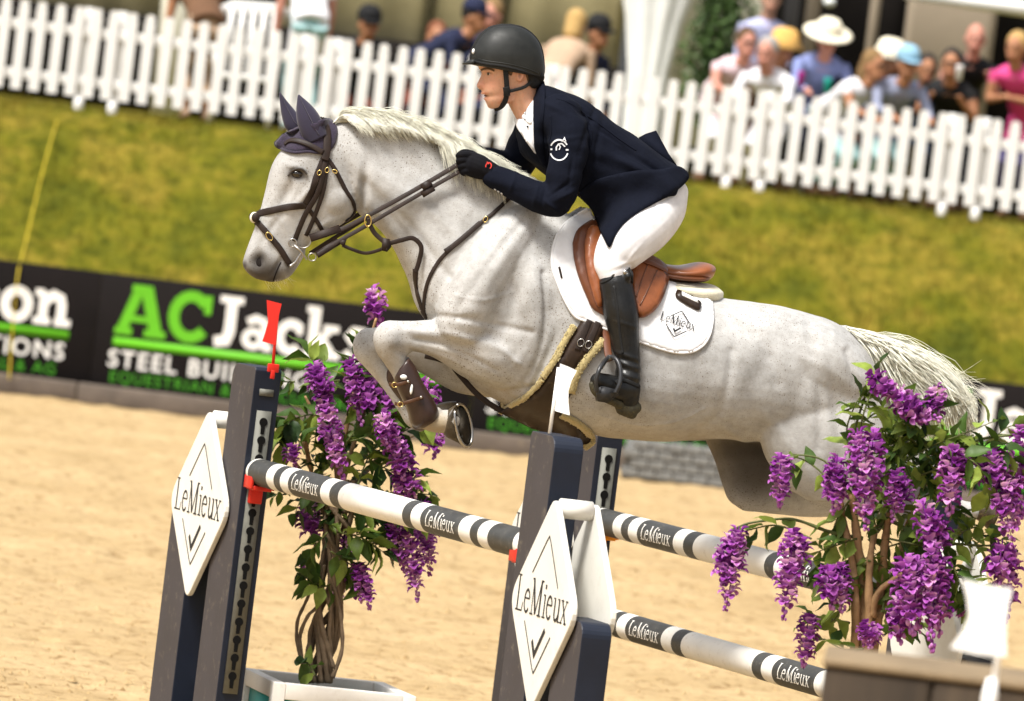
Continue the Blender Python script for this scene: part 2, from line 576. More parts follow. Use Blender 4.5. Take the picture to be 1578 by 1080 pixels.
for i in range(5200):                     # loose clods kicked up by hooves
    y = random.uniform(24, 52) if i % 3 else random.uniform(28, 36)
    x = random.uniform(-.072, .072) * y
    r = random.uniform(.006, .016) * (1.7 if random.random() < .06 else 1)
    c = Vector((x, y, sand_z(x, y) + r * .25)); n = len(V)
    V += [c + Vector((math.cos(a) * r * random.uniform(.8, 1.4), math.sin(a) * r * random.uniform(.8, 1.4), -r * .4)) for a in (0, 1.26, 2.5, 3.77, 5.03)] + [c + Vector((random.gauss(0, r * .2), random.gauss(0, r * .2), r * .75))]
    F += [(n + k, n + (k + 1) % 5, n + 5) for k in range(5)]
tag(obj('sand_clods', (V, F), M_SAND, None, False), 'loose clods of sand scattered over the arena', 'sand', kind='stuff')
def grass_mat():
    t = NT('dry_mown_grass')
    n1 = t.noise(1.1, 5, .62); n2 = t.noise(7, 6, .7); n3 = t.noise(45, 4, .7)
    c = t.ramp(n1.outputs[0], [(.28, (.068, .080, .005)), (.45, (.128, .124, .006)), (.58, (.200, .158, .016)), (.75, (.140, .138, .010))])
    d = t.ramp(n2.outputs[0], [(.32, (.45, .52, .35)), (.5, (1, 1, 1)), (.68, (1.45, 1.3, 1.7))])
    e = t.ramp(n3.outputs[0], [(.3, (.6, .6, .55)), (.6, (1.1, 1.1, 1.1))])
    o = t.mix(1, c.outputs[0], d.outputs[0], 'MULTIPLY'); o = t.mix(1, o, e.outputs[0], 'MULTIPLY')
    t.col(o); t.l(t.bump(n3.outputs[0], .8, .03, t.bump(n2.outputs[0], .5, .06)), t.b.inputs['Normal']); t.set(Roughness=.95)
    t.b.inputs['Specular IOR Level'].default_value = .15
    return t.m
M_GRASS = grass_mat()
gx = [-400, -100, -30, -12] + list(np.arange(-7.5, 7.51, .12)) + [12, 30, 100, 400]
prof = [(YB + .12, -.05), (YB + .35, .2), (YB + 1.2, .82), (YB + 2.2, 1.55), (YB + 3.0, 2.12), (YB + 3.45, 2.36), (YF + .1, ZT), (YF + 3, ZT), (YF + 6, ZT), (YF + 40, ZT), (500, ZT)]
pr = []
for (a, za), (b, zb) in zip(prof[:-1], prof[1:]):
    k = 10 if b < YF + 1 else 2
    for i in range(k): pr.append((a + (b - a) * i / k, za + (zb - za) * i / k))
pr.append(prof[-1])
V = [Vector((float(x), y, z + (0 if abs(x) > 9 or y > YF else .05 * mnoise.noise(Vector((x * 1.3, y * 1.3, 2))) + .03 * mnoise.noise(Vector((x * 5, y * 5, 4)))))) for y, z in pr for x in gx]
n = len(gx)
tag(obj('grass_bank', (V, [(j * n + i, j * n + i + 1, (j + 1) * n + i + 1, (j + 1) * n + i) for j in range(len(pr) - 1) for i in range(n - 1)]), M_GRASS), kind='structure')
# blades on the bank, densest along the top
V, F = [], []
for i in range(26000):
    x = random.uniform(-7.2, 7.2); y = random.uniform(YB + .3, YF + .3)
    q = [(a, b) for a, b in pr]
    z = np.interp(y, [a for a, b in prof], [b for a, b in prof])
    h = random.uniform(.04, .11); a = random.uniform(0, 6.28); lx, ly = random.gauss(0, .03), random.gauss(0, .03)
    n = len(V)
    V += [Vector((x - .006 * math.cos(a), y - .006 * math.sin(a), z - .03)), Vector((x + .006 * math.cos(a), y + .006 * math.sin(a), z - .03)), Vector((x + lx, y + ly, z + h))]
    F.append((n, n + 1, n + 2))
tag(obj('grass_blades', (V, F), M_GRASS, None, False), 'short dry grass blades covering the bank', 'grass', kind='stuff')

# kerb at the foot of the boards
M_KERB = M('grey_rubber_kerb', (.115, .092, .075), .85, .3, 3, .3, 40, .01, dirt=((.34, .26, .15), .5))
X, Y, Z = Vector((1, 0, 0)), Vector((0, 1, 0)), Vector((0, 0, 1))
for i in range(-4, 5):
    k = obj('kerb_beam', box((i * 2.4, YB - .16, .065), X, Y, Z, 1.195, .075, .085, .012), M_KERB)
    k['label'] = 'grey-brown kerb beam lying on the sand at the foot of the black boards'; k['category'] = 'kerb'; k['group'] = 'kerb beams along the arena edge'

# advertising boards
M_BLK = M('black_board_vinyl', (.008, .006, .006), .7, .3, 2, .1, 30, spec=.12)
M_BGRN = M('green_vinyl_print', (.11, .42, .012), .6, .06, 5, 0)
M_BGRN2 = M('dark_green_vinyl_print', (.045, .24, .008), .6, .06, 5, 0)
M_BWHT = M('white_vinyl_print', (.76, .75, .72), .6, .05, 5, 0)
BPX = 11900.0 / YB            # photo pixels per metre at the boards
b0 = P(148, 500, YB)          # joint between the first two boards in view
BW = 592 / BPX * .994
def board(i, label, variant):
    x0 = b0.x + i * BW
    zb, zt = .10, 1.095
    t = thing('advertising_board', (x0 + BW / 2, YB, 0), label, 'banner board', 'sponsor boards along the arena edge')
    obj('panel', box((x0 + BW / 2, YB, (zb + zt) / 2), X, Y, Z, BW / 2 - .0008, .02, (zt - zb) / 2, .006), M_BLK, t)
    for xx in (x0 + .15, x0 + BW - .15):
        obj('back_post', box((xx, YB + .06, .5), X, Y, Z, .03, .03, .5), M_BLK, t)
    f = lambda ox, oz: (lambda x, z, h: Vector((x0 + ox + x, YB - .0215 - h, oz + z)))
    s = .43
    def word(txt, x, name, m):
        x1 = x
        for c_ in txt:
            w_, L_ = word_strokes(c_, SL, 0, 0, s)
            obj(name, strokes_mesh(w_, f(x1, .595)), m, t, False)
            x1 += L_
        return x1 - x
    if variant != 'tail':
        L = word('AC', .16, 'green_letter', M_BGRN)
        L2 = word('Jackson', .16 + L - .045, 'white_letter', M_BWHT)
        end = .16 + L - .045 + L2
    else:
        w2, L2 = word_strokes('Jackson', SL, 0, 0, s)
        end = BW - .22
        word('Jackson', end - L2, 'white_letter', M_BWHT)
        word('AC', end - L2 - word_strokes('AC', SL, 0, 0, s)[1] + .045, 'green_letter', M_BGRN)
    obj('green_line', box((x0 + (.16 + end) / 2, YB - .0225, .525), X, Y, Z, (end - .16) / 2, .002, .036), M_BGRN, t)
    def small(txt, size, x, z, bold, name, m, right=False):
        flat_ = lambda a, b, c: Vector((a, b, c))
        wid = lambda q: text_mesh(q, size, flat_, bold, .003, 1.16)[1]
        x0_ = x - wid(txt) if right else x
        for k_, c_ in enumerate(txt):
            if c_ == ' ': continue
            vf, w_ = text_mesh(c_, size, flat_, bold)
            ox = x0_ + wid(txt[:k_ + 1]) - w_
            obj(name, text_mesh(c_, size, f(ox, z), bold)[0], m, t, False)
    if variant != 'tail':
        small('STEEL BUILDINGS', .205, .13, .315, .014, 'white_letter', M_BWHT)
        small('EQUESTRIAN & AGRICULTURAL', .135, .16, .185, .008, 'green_letter', M_BGRN2)
    else:
        small('TIONS', .205, end - .02, .315, .014, 'white_letter', M_BWHT, True)
        small('RIAL & AG', .135, end - .08, .185, .008, 'green_letter', M_BGRN2, True)
board(-1, 'black board at the left edge ending in white letters on and TIONS', 'tail')
board(0, 'black board with green AC and white Jackson lettering left of the horse', 'full')
board(1, 'black board mostly hidden behind the horse and the jump stands', 'full')
board(2, 'black board at the right edge behind the horse tail', 'full')

# yellow cord down the bank
M_YEL = M('yellow_cord', (.50, .38, .02), .6, .15, 5, .1)
cp = [P(88, 186, 68.6), P(72, 240, 67.6), P(52, 320, 66.8), P(38, 380, 66.0), P(28, 420, 65.2), P(20, 500, 65.2), P(14, 585, 65.05)]
cp = [Vector(v) for v in resample([tuple(p) for p in cp], 6)]
tag(obj('yellow_cord', tube(cp, .0065, 8), M_YEL), 'thin yellow cord running down the grass bank and over the left board', 'cord')
# ------------------------------------------------------------------ the oxer: four wing stands, three poles
M_GREY = M('grey_painted_timber', (.050, .043, .044), .7, .14, 5, .2, 60, .003, dirt=((.24, .20, .14), .45))
M_NAVYP = M('navy_painted_timber', (.006, .010, .022), .5, .2, 5, .12, 60, .002, spec=.35)
M_PANEL = M('white_moulded_panel', (.70, .68, .62), .45, .05, 4, .06, 80, dirt=((.45, .39, .29), .3))
M_TRACK = M('galvanised_track', (.14, .14, .12), .6, .2, 30, .1, 200, metal=.1)
M_HOLE = M('dark_slot', (.006, .006, .006), .8, .1, 9, 0, spec=.1)
M_CUPR = M('red_plastic', (.55, .022, .012), .42, .12, 20, 0)
M_CUPO = M('orange_plastic', (.75, .26, .01), .42, .12, 20, 0)
M_PBLK = M('charcoal_pole_paint', (.045, .045, .043), .5, .35, 12, .15, 80, .002, dirt=((.22, .20, .16), .6))
M_PWHT = M('white_pole_paint', (.72, .70, .65), .5, .06, 8, .12, 60, .002, dirt=((.42, .36, .27), .55))
far0, near0 = P(397, 726, 31.4), P(818, 842, 28.4)
JA = (near0 - far0); JA.z = 0; JL = JA.length; JA.normalize()        # along the poles, towards the camera
JB_ = Vector((-JA.y, JA.x, 0))                                       # across: the way the horse came from
if JB_.x < 0: JB_ = -JB_
far0.z = near0.z = (far0.z + near0.z) / 2
SPREAD = (P(931, 805, 31.9) - far0).dot(JB_)

def pole(name, a, b, label, texts=True):
    t = thing(name, (a + b) / 2, label, 'jump pole', 'striped jump poles')
    ax = (b - a); L = ax.length; ax.normalize()
    cut = [(0, 1), (.012, 0), (.085, 1), (.115, 0), (.140, 1), (.172, 0), (.297, 1), (.332, 0), (.365, 1), (.602, 0), (.632, 1), (.667, 0), (.800, 1), (.840, 0), (.866, 1), (.900, 0), (.985, 1), (1.0, None)]
    R0 = .055
    up = (UP - ax * UP.dot(ax)).normalized(); sd = ax.cross(up)
    Rg, mats = [], []
    N = 32
    for (f0, m), (f1, _) in zip(cut[:-1], cut[1:]):
        k = 2
        for j in range(k):
            Rg.append(f0 + (f1 - f0) * j / k); mats.append(m)
    Rg.append(1.0)
    rings = []
    for f in Rg:
        r = R0 if .004 < f < .996 else R0 * .93
        rings.append([a + ax * (L * f) + up * (r * math.cos(2 * math.pi * j / N)) + sd * (r * math.sin(2 * math.pi * j / N)) for j in range(N)])
    vf = loft(rings)
    me = new_mesh('pole_body', vf[0], vf[1])
    me.materials.append(M_PBLK); me.materials.append(M_PWHT)
    idx = [m for m in mats for _ in range(N)] + [1, 1]
    me.polygons.foreach_set('material_index', idx)
    link('pole_body', me, None, t)
    view = (CC - (a + b) / 2); view = (view - ax * view.dot(ax)).normalized()
    th0 = math.atan2(view.dot(sd), view.dot(up))
    s = .064
    for f in (.235, .734):
        ws, wl = word_strokes('LeMieux', LM, 0, 0, s, 1.12)
        x0 = L * f - wl / 2
        def fn(x, y, z):
            th = th0 + (y - s * .5) / R0 * (1 if sd.dot(up.cross(view)) == 99 else sgn)
            r = R0 + .0006 + z * .3
            return a + ax * (x0 + x) + up * (r * math.cos(th)) + sd * (r * math.sin(th))
        tu = up * math.cos(th0 + .1) + sd * math.sin(th0 + .1)
        sgn = 1 if (tu - (up * math.cos(th0) + sd * math.sin(th0))).z > 0 else -1
        obj('lettering', strokes_mesh([(p, w * 1.2) for p, w in ws], fn, .0005, .012), M_PWHT, t, False)
    return t
pole('jump_pole', far0, near0, 'charcoal and white striped pole on red cups in front of the wisteria tree')
eb0, eb1 = far0 + JB_ * SPREAD, near0 + JB_ * SPREAD
eb0.z -= .055; eb1.z -= .055
pole('jump_pole', eb0, eb1, 'charcoal and white striped pole on orange cup below the horse, upper of two')
lo = Vector((0, 0, .395))
pole('jump_pole', eb0 - lo, eb1 - lo, 'charcoal and white striped pole below the horse, lower of two')

def keyhole(c, u, v, s):
    p = arc(0, .008, .0125, .0125, -60, 240, 12) + [(-.0055, -.026), (.0055, -.026)]
    return [c + u * x * s + v * y * s for x, y in p]
def stand(base, out, label, cup, cz, flag=None, track=True, holes=True, turn=0.0, words=True):
    """BASE: the inner face at ground level; OUT: the direction away from the jump."""
    t = thing('jump_wing', base, label, 'jump stand', 'wing stands of the oxer')
    ac = Matrix.Rotation(turn, 3, 'Z') @ JB_
    out = Matrix.Rotation(turn, 3, 'Z') @ out
    f = lambda q, z, b=0.0: base + out * q + UP * z + ac * b
    def post(q0, q1, h, name, r):
        prof = [(q0, 0), (q1, 0), (q1, h - r)] + [(q1 - r + r * math.cos(a), h - r + r * math.sin(a)) for a in [math.pi / 2 * i / 6 for i in range(1, 6)]] + [(q1 - r, h), (q0 + .012, h), (q0, h - .012)]
        n = len(prof)
        A_ = [f(q, z, -.057) for q, z in prof]; B_ = [f(q, z, .057) for q, z in prof]
        me = new_mesh(name, A_ + B_, [tuple(range(n)), tuple(range(2 * n - 1, n - 1, -1))] + [(i, n + i, n + (i + 1) % n, (i + 1) % n) for i in range(n)], False)
        bm = bmesh.new(); bm.from_mesh(me); bmesh.ops.recalc_face_normals(bm, faces=bm.faces); bm.to_mesh(me); bm.free()
        me.materials.append(M_GREY); me.materials.append(M_NAVYP)
        for p in me.polygons: p.material_index = 0 if abs(p.normal.dot(ac)) > .8 else 1
        o = link(name, me, None, t)
        bv = o.modifiers.new('b', 'BEVEL'); bv.width = .004; bv.segments = 2; bv.limit_method = 'ANGLE'
        return o
    mp = post(.0, .29, 1.675, 'main_post', .055)
    post(.57, .86, 1.05, 'outer_post', .055)
    for q in (.135, .695):
        obj('foot', box(f(q, .04), ac, out, UP, .42, .05, .04, .006), M_NAVYP, t)
    obj('base_rail', box(f(.415, .16), out, ac, UP, .145, .035, .05, .004), M_NAVYP, t)
    # lozenge panels on both faces joined at the top
    hw, hh, qc, zc = .385, .40, .45, 1.07
    def loz(k):
        pts = [(qc, zc + hh * k), (qc + hw * k, zc), (qc, zc - hh * k), (qc - hw * k, zc)]
        out_ = []
        for i in range(4):
            p0, p1, p2 = Vector(pts[i - 1]), Vector(pts[i]), Vector(pts[(i + 1) % 4])
            r = .055 if i % 2 == 0 else .09
            a_, b_ = p1 + (p0 - p1).normalized() * r, p1 + (p2 - p1).normalized() * r
            for s_ in range(7):
                u_ = s_ / 6
                out_.append(tuple(a_ * (1 - u_) ** 2 + p1 * 2 * u_ * (1 - u_) + b_ * u_ ** 2))
        return out_
    for sgn in (-1, 1):
        vf = prism(loz(1.0), lambda q, z: f(q, z, .074 * sgn), .022, ac)
        o = obj('lozenge_panel', vf, M_PANEL, t, False)
        bv = o.modifiers.new('b', 'BEVEL'); bv.width = .005; bv.segments = 2; bv.limit_method = 'ANGLE'; bv.angle_limit = 1.0
        if sgn == -1 and words:
            # writing on the face that looks to the left of the picture
            rdir = -1 if out.y > 0 else 1
            ws, wl = word_strokes('LeMieux', LM, 0, 0, .132, 1.0)
            st = [([(x - wl / 2, y - .045) for x, y in p], w) for p, w in ws]
            H_, W_ = .25, .235
            st += [([(-W_ * .62, .105), (-W_ * .10, H_ * .92), (0, H_), (W_ * .10, H_ * .92), (W_ * .70, .075)], .007), ([(-W_ * .72, -.075), (-W_ * .10, -H_ * .92), (0, -H_), (W_ * .10, -H_ * .92), (W_ * .62, -.105)], .007),
                   ([(-.055, -.135), (-.015, -.185), (.075, -.085)], .020)]
            obj('lettering', strokes_mesh(st, lambda x, y, z: f(qc + x * rdir, zc + y, -.0855 - z * .3), .0005), M_INK0, o, False)
    obj('panel_bridge', tube([f(qc, zc + hh - .045, -.060), f(qc, zc + hh - .045, .060)], .036, 20), M_PANEL, t)
    # keyhole track on the inner face
    if track:
        tr = box(f(-.004, .92), ac, UP, out, .031, .58, .004)
        tk = obj('keyhole_track', tr, M_TRACK, t)
        if holes:
            hv = new_mesh('keyhole', [v - f(0, 0) for v in keyhole(f(-.0105, 0), ac, UP, 1.45)], [tuple(range(15))], False)
            k = 0
            z = .40
            while z < 1.47:
                o = link('keyhole', hv, M_HOLE, tk)
                o.location = f(0, z)
                z += .0745
    zc_ = cz - .055
    c_ = [box(f(-.055, zc_ - .008), ac, out, UP, .040, .048, .010, .004), box(f(-.055, zc_ + .014, -.046), ac, out, UP, .006, .048, .026, .003), box(f(-.055, zc_ + .014, .046), ac, out, UP, .006, .048, .026, .003), box(f(-.02, zc_ - .035), ac, out, UP, .028, .012, .04, .004)]
    obj('pole_cup', join(*c_), cup, t)
    if not track: return t
    obj('maker_plate', box(f(-.003, 1.575), ac, UP, out, .030, .014, .002), M_TRACK, t)
    return t
M_INK0 = M('dark_grey_print', (.020, .020, .021), .6, .1, 20, 0)
g = lambda p: Vector((p.x, p.y, 0))
stand(g(far0) - JA * .012, -JA, 'grey and navy wing stand with red flag at the left, white lozenge panel', M_CUPR, far0.z)
stand(g(near0) + JA * .012, JA, 'grey and navy wing stand with white flag under the horse, large white lozenge panel', M_CUPR, near0.z, holes=False, turn=math.radians(-2.6))
stand(g(eb0) - JA * .012, -JA, 'navy wing stand right under the belly, showing its keyhole track', M_CUPO, eb0.z)
stand(g(eb1) + JA * .012, JA, 'navy wing stand standing behind the wisteria at the right', M_CUPO, eb1.z, holes=False, turn=math.radians(-2.6), words=False)

def flag(name, poly, rod, d, mat, label, base=None):
    t = thing(name, P(rod[1][0], rod[1][1], d), label, 'flag', 'marker flags')
    nv = (CC - P(rod[1][0], rod[1][1], d)).normalized()
    q = [tuple(v) for v in poly]
    obj('flag_plate', prism(q, lambda x, y: P(x, y, d), .005, nv), mat, t, False)
    obj('flag_rod', tube([P(rod[0][0], rod[0][1], d + .006), P(rod[1][0], rod[1][1], d + .006)], .0065 if d > 25 else .008, 10), mat, t)
    return t
M_FLR = M('red_flag_plastic', (.60, .022, .014), .45, .08, 12, .05)
M_FLW = M('white_flag_plastic', (.88, .88, .87), .45, .05, 12, .05)
dR = 31.36
fr_ = flag('marker_flag', [(411, 462), (434, 468), (430, 485), (428, 500), (426, 516), (425, 532), (404, 526), (409, 511), (413, 496), (412, 480)], ((429, 468), (419.5, 575)), dR, M_FLR, 'red marker flag on top of the left wing stand')
obj('flag_bracket', box(P(421, 567, dR + .004), JB_, JA, UP, .024, .006, .017, .003), M_FLR, fr_)
obj('flag_bracket', box(P(420, 577, dR + .004), JB_, JA, UP, .009, .006, .018, .003), M_FLR, fr_)
dW = 28.18
fw_ = flag('marker_flag', [(863, 560), (876, 565), (889, 571), (881, 586), (876, 602), (876, 620), (878, 640), (855, 633), (859, 600)], ((861, 566), (847, 668)), dW, M_FLW, 'white marker flag on the wing stand in front of the horse girth')

# big round timber post and blurred flag close to the camera
M_WOOD = None
def wood_mat():
    t = NT('weathered_timber')
    mp = t.n('Mapping'); mp.inputs['Scale'].default_value = (1, 1, .12); t.l(t.tc.outputs['Object'], mp.inputs[0])
    n = t.n('TexNoise'); n.inputs['Scale'].default_value = 9; n.inputs['Detail'].default_value = 6; t.l(mp.outputs[0], n.inputs[0])
    r = t.ramp(n.outputs[0], [(.3, (.014, .009, .005)), (.55, (.040, .026, .014)), (.75, (.080, .054, .030))])
    t.col(r.outputs[0]); t.l(t.bump(n.outputs[0], .6, .01), t.b.inputs['Normal']); t.set(Roughness=.85)
    return t.m
M_WOOD = wood_mat()
M_WTOP = M('pale_sawn_timber', (.20, .145, .085), .85, .25, 6, .3, 30, .004)
dL = 19.5
lc = P(1484, 1042, dL)
lg = thing('timber_block', (lc.x, lc.y, 0), 'broad weathered flat-topped timber block, blurred in the near right corner', 'timber block')
rz = math.radians(-3); bu = Vector((math.cos(rz), math.sin(rz), 0)); bv_ = Vector((-bu.y, bu.x, 0))
for k in range(3):                     # three planks side by side
    w_ = .135
    cc = lc + bu * ((k - 1) * (w_ * 2 + .003) + .06) - UP * (lc.z / 2)
    obj('plank', box(cc, bu, bv_, UP, w_, .26, lc.z / 2, .014), M_WOOD, lg)
obj('post_top', box(lc + bu * .06 + UP * .009, bu, bv_, UP, .412, .268, .010, .006), M_WTOP, lg)
dN = 18.4
fb = flag('marker_flag', [(1482, 892), (1522, 902), (1560, 908), (1553, 935), (1550, 968), (1551, 1012), (1505, 1008), (1464, 998), (1482, 975), (1493, 950), (1490, 920)], ((1553, 906), (1530, 1066)), dN, M_FLW, 'white marker flag, large and blurred, in the near right corner')
fc = P(1528, 1052, dN)
obj('flag_socket', tube([fc + UP * .01, fc - UP * .03, fc - UP * .25], [.012, .019, .019], 14), M_FLW, fb)
obj('flag_stake', tube([fc - UP * .2, Vector((fc.x, fc.y, 0))], .014, 10), M_FLW, fb)

# planters
M_TEAL = M('teal_panel_paint', (.012, .30, .27), .55, .12, 5, .1, 40, dirt=((.15, .3, .25), .2))
M_PFRM = M('white_frame_paint', (.74, .71, .66), .55, .08, 6, .1, 60, dirt=((.45, .38, .28), .3))
M_SOIL = M('dark_soil', (.05, .035, .022), .95, .4, 30, .8, 40, .02)
def planter(c, rot, hw, h, label):
    t = thing('planter_box', (c.x, c.y, 0), label, 'planter')
    u = Vector((math.cos(rot), math.sin(rot), 0)); v = Vector((-u.y, u.x, 0))
    c0 = Vector((c.x, c.y, 0))
    for s, (a, b) in enumerate(((u, v), (v, -u), (-u, -v), (-v, u))):
        obj('side_panel', box(c0 + b * (hw - .03) + UP * (h * .5), a, b, UP, hw - .06, .010, h * .5 - .04), M_TEAL, t)
        obj('top_rail', box(c0 + b * (hw - .025) + UP * (h - .03), a, b, UP, hw - .052, .026, .034, .004), M_PFRM, t)
        obj('bottom_rail', box(c0 + b * (hw - .025) + UP * (.05), a, b, UP, hw - .052, .026, .034, .004), M_PFRM, t)
        obj('corner_post', box(c0 + a * (hw - .025) + b * (hw - .025) + UP * (h * .5 + .002), a, b, UP, .027, .027, h * .5 + .002, .004), M_PFRM, t)
    obj('soil', box(c0 + UP * (h - .13), u, v, UP, hw - .05, hw - .05, .01), M_SOIL, t)
    return t
# ------------------------------------------------------------------ potted wisteria trees
def leaf_mat(name, c, c2):
    t = NT(name)
    oi = t.n('ObjectInfo')
    r = t.ramp(oi.outputs['Random'], [(0, c), (.6, c2), (1, tuple(x * 1.35 for x in c2))])
    n = t.ramp(t.noise(60, 3).outputs[0], [(.3, (.75, .75, .75)), (.7, (1.1, 1.1, 1.1))])
    t.col(t.mix(1, r.outputs[0], n.outputs[0], 'MULTIPLY'))
    t.set(Roughness=.5); t.b.inputs['Specular IOR Level'].default_value = .3
    tr = t.n('BsdfTranslucent'); t.l(r.outputs[0], tr.inputs[0])
    mx_ = t.n('MixShader'); mx_.inputs[0].default_value = .3
    t.l(t.b.outputs[0], mx_.inputs[1]); t.l(tr.outputs[0], mx_.inputs[2]); t.l(mx_.outputs[0], t.t.nodes['Material Output'].inputs[0])
    return t.m
M_LEAF = leaf_mat('wisteria_leaf', (.050, .100, .012), (.22, .29, .05))
M_LEAF2 = leaf_mat('light_wisteria_leaf', (.13, .19, .03), (.17, .235, .035))
M_LEAFD = leaf_mat('dark_wisteria_leaf', (.018, .048, .010), (.055, .105, .018))
def flower_mat():
    t = NT('wisteria_petal')
    g_ = t.n('Attribute', attribute_name='tone'); s = t.n('SeparateColor'); t.l(g_.outputs['Color'], s.inputs[0])
    r = t.ramp(s.outputs[0], [(0, (.13, .014, .16)), (.35, (.27, .045, .31)), (.65, (.45, .13, .47)), (.88, (.66, .32, .60)), (1, (.76, .50, .60))])
    t.col(r.outputs[0]); t.set(Roughness=.85); t.b.inputs['Specular IOR Level'].default_value = .1
    tr = t.n('BsdfTranslucent'); t.l(r.outputs[0], tr.inputs[0])
    mx_ = t.n('MixShader'); mx_.inputs[0].default_value = .35
    t.l(t.b.outputs[0], mx_.inputs[1]); t.l(tr.outputs[0], mx_.inputs[2]); t.l(mx_.outputs[0], t.t.nodes['Material Output'].inputs[0])
    return t.m
M_FLOW = flower_mat()
M_STEM = M('vine_bark', (.19, .135, .085), .8, .35, 18, .5, 60, .006)
M_STEM2 = M('tan_branch_bark', (.30, .18, .085), .8, .4, 14, .5, 50, .006)
M_TWIG = M('green_twig', (.085, .10, .025), .6, .3, 20, .2)

def leaf_mesh(k):
    r = random.Random(k)
    L, W = .088, .024 + r.uniform(-.003, .004)
    prof = [(0, .05), (.18, .62), (.4, 1.0), (.62, .82), (.82, .42), (1, .02)]
    V, F = [], []
    bend = r.uniform(.01, .03)
    for i, (u, w) in enumerate(prof):
        z = -bend * u * u + .004 * math.sin(u * 9 + k)
        for s in (-1, 0, 1):
            V.append(Vector((u * L, s * W * w, z + abs(s) * W * w * .45 + (r.uniform(-.002, .002) if s else 0))))
    for i in range(len(prof) - 1):
        for j in (0, 1):
            a = i * 3 + j
            F.append((a, a + 3, a + 4, a + 1))
    return new_mesh('leaf', V, F)
LEAVES = [leaf_mesh(k) for k in range(5)]
LEAVESD = [leaf_mesh(k + 10) for k in range(3)]
for m_ in LEAVES: m_.materials.append(M_LEAF)
for m_ in LEAVESD: m_.materials.append(M_LEAFD)
def raceme_mesh(k, L, W):
    """A hanging cluster: open florets at the top, buds at the tip. Hangs along -Z from the origin."""
    r = random.Random(100 + k)
    V, F, tone = [], [], []
    def petal(c, d, up_, L_, W_, tn):
        d = d.normalized(); s = d.cross(up_)
        s = s.normalized() if s.length > 1e-4 else d.orthogonal().normalized()
        nn = s.cross(d)
        n = len(V)
        rows = [(0, .22, 0), (.3, .82, .08), (.62, 1.0, .10), (.88, .72, .0), (1.0, .30, -.10)]
        for u, w, z in rows:
            for q in (-1, 0, 1):
                V.append(c + d * (u * L_) + s * (q * w * W_ / 2) + nn * (z * L_ + (abs(q) * .22 * W_ * w)))
                tone.append(min(1, max(0, tn + (.22 if abs(q) else -.02) * u - .12 + .10 * (u < .2) + r.gauss(0, .07))))
        for i in range(4):
            for j in (0, 1):
                a = n + i * 3 + j
                F.append((a, a + 3, a + 4, a + 1))
    nf = int(L * 170)
    for i in range(nf):
        u = (i + r.random()) / nf
        env = math.sin(min(1, (u + .12) * 1.9) * math.pi / 2) * (1 - max(0, u - .45) / .55 * .78)
        th = i * 2.4 + r.gauss(0, .3)
        rad = W * env * r.uniform(.45, 1.05)
        c = Vector((math.cos(th) * rad, math.sin(th) * rad, -u * L + r.gauss(0, .004)))
        o_ = Vector((math.cos(th), math.sin(th), r.uniform(-.3, .5)))
        tn = min(.95, max(.05, r.gauss(.57, .20) + .16 * u))
        if u < .84 - r.random() * .15:
            s_ = r.uniform(.8, 1.2)
            petal(c, o_ + Vector((0, 0, .9)), UP, .031 * s_, .040 * s_, tn + .1)
            petal(c, o_ + Vector((0, 0, -.4)), UP, .029 * s_, .028 * s_, tn - .08)
            petal(c, o_.cross(UP) * .8 + o_, UP, .024 * s_, .022 * s_, tn - .14)
            petal(c, -o_.cross(UP) * .8 + o_, UP, .024 * s_, .022 * s_, tn)
        else:
            rr = r.uniform(.0055, .0085)
            vf = ellipsoid(c, X * rr, Y * rr, UP * rr * 1.2, 6, 4)
            n = len(V); V += vf[0]; F += [tuple(q + n for q in f) for f in vf[1]]; tone += [.72 + r.gauss(0, .1)] * len(vf[0])
    vf = tube([Vector((0, 0, .02)), Vector((.003, 0, -L * .5)), Vector((0, 0, -L))], [.003, .0025, .0015], 4)
    n = len(V); V += vf[0]; F += [tuple(q + n for q in f) for f in vf[1]]; tone += [.1] * len(vf[0])
    me = new_mesh('flower_cluster', V, F)
    ca = me.color_attributes.new('tone', 'FLOAT_COLOR', 'POINT')
    ca.data.foreach_set('color', [x for t_ in tone for x in (min(1, max(0, t_)), 0, 0, 1)])
    me.materials.append(M_FLOW)
    return me
RAC = {'s': [raceme_mesh(k, .13, .032) for k in range(2)], 'm': [raceme_mesh(10 + k, .22, .031) for k in range(3)], 'l': [raceme_mesh(20 + k, .34, .034) for k in range(2)]}
RLEN = {'s': .13, 'm': .22, 'l': .34}
def place(name, me, loc, R, s, parent):
    o = bpy.data.objects.new(name, me); COL.objects.link(o)
    o.parent = parent
    o.matrix_parent_inverse = parent.matrix_world.inverted()
    o.matrix_world = Matrix.Translation(loc) @ R.to_4x4() @ Matrix.Scale(s, 4)
    return o
def rot_to(zdir, spin):
    q = Vector((0, 0, -1)).rotation_difference(zdir.normalized())
    return q.to_matrix() @ Matrix.Rotation(spin, 3, 'Z')
def racemes(t, rows, d, rnd):
    for i, (x0, y0, x1, y1, dd) in enumerate(rows):
        a, b = P(x0, y0, d + dd), P(x1, y1, d + dd + rnd.uniform(-.03, .03))
        L = (b - a).length
        k = 's' if L < .17 else ('m' if L < .29 else 'l')
        me = rnd.choice(RAC[k])
        o = place('flower_cluster', me, a, rot_to(b - a, rnd.uniform(0, 6.28)), 1.0, t)
        s = L / RLEN[k]
        w = max(.85, min(1.25, s ** .5))
        o.matrix_world = Matrix.Translation(a) @ rot_to(b - a, rnd.uniform(0, 6.28)).to_4x4() @ Matrix.Diagonal((w, w, s, 1))
NLEAF, MASS = {}, {}
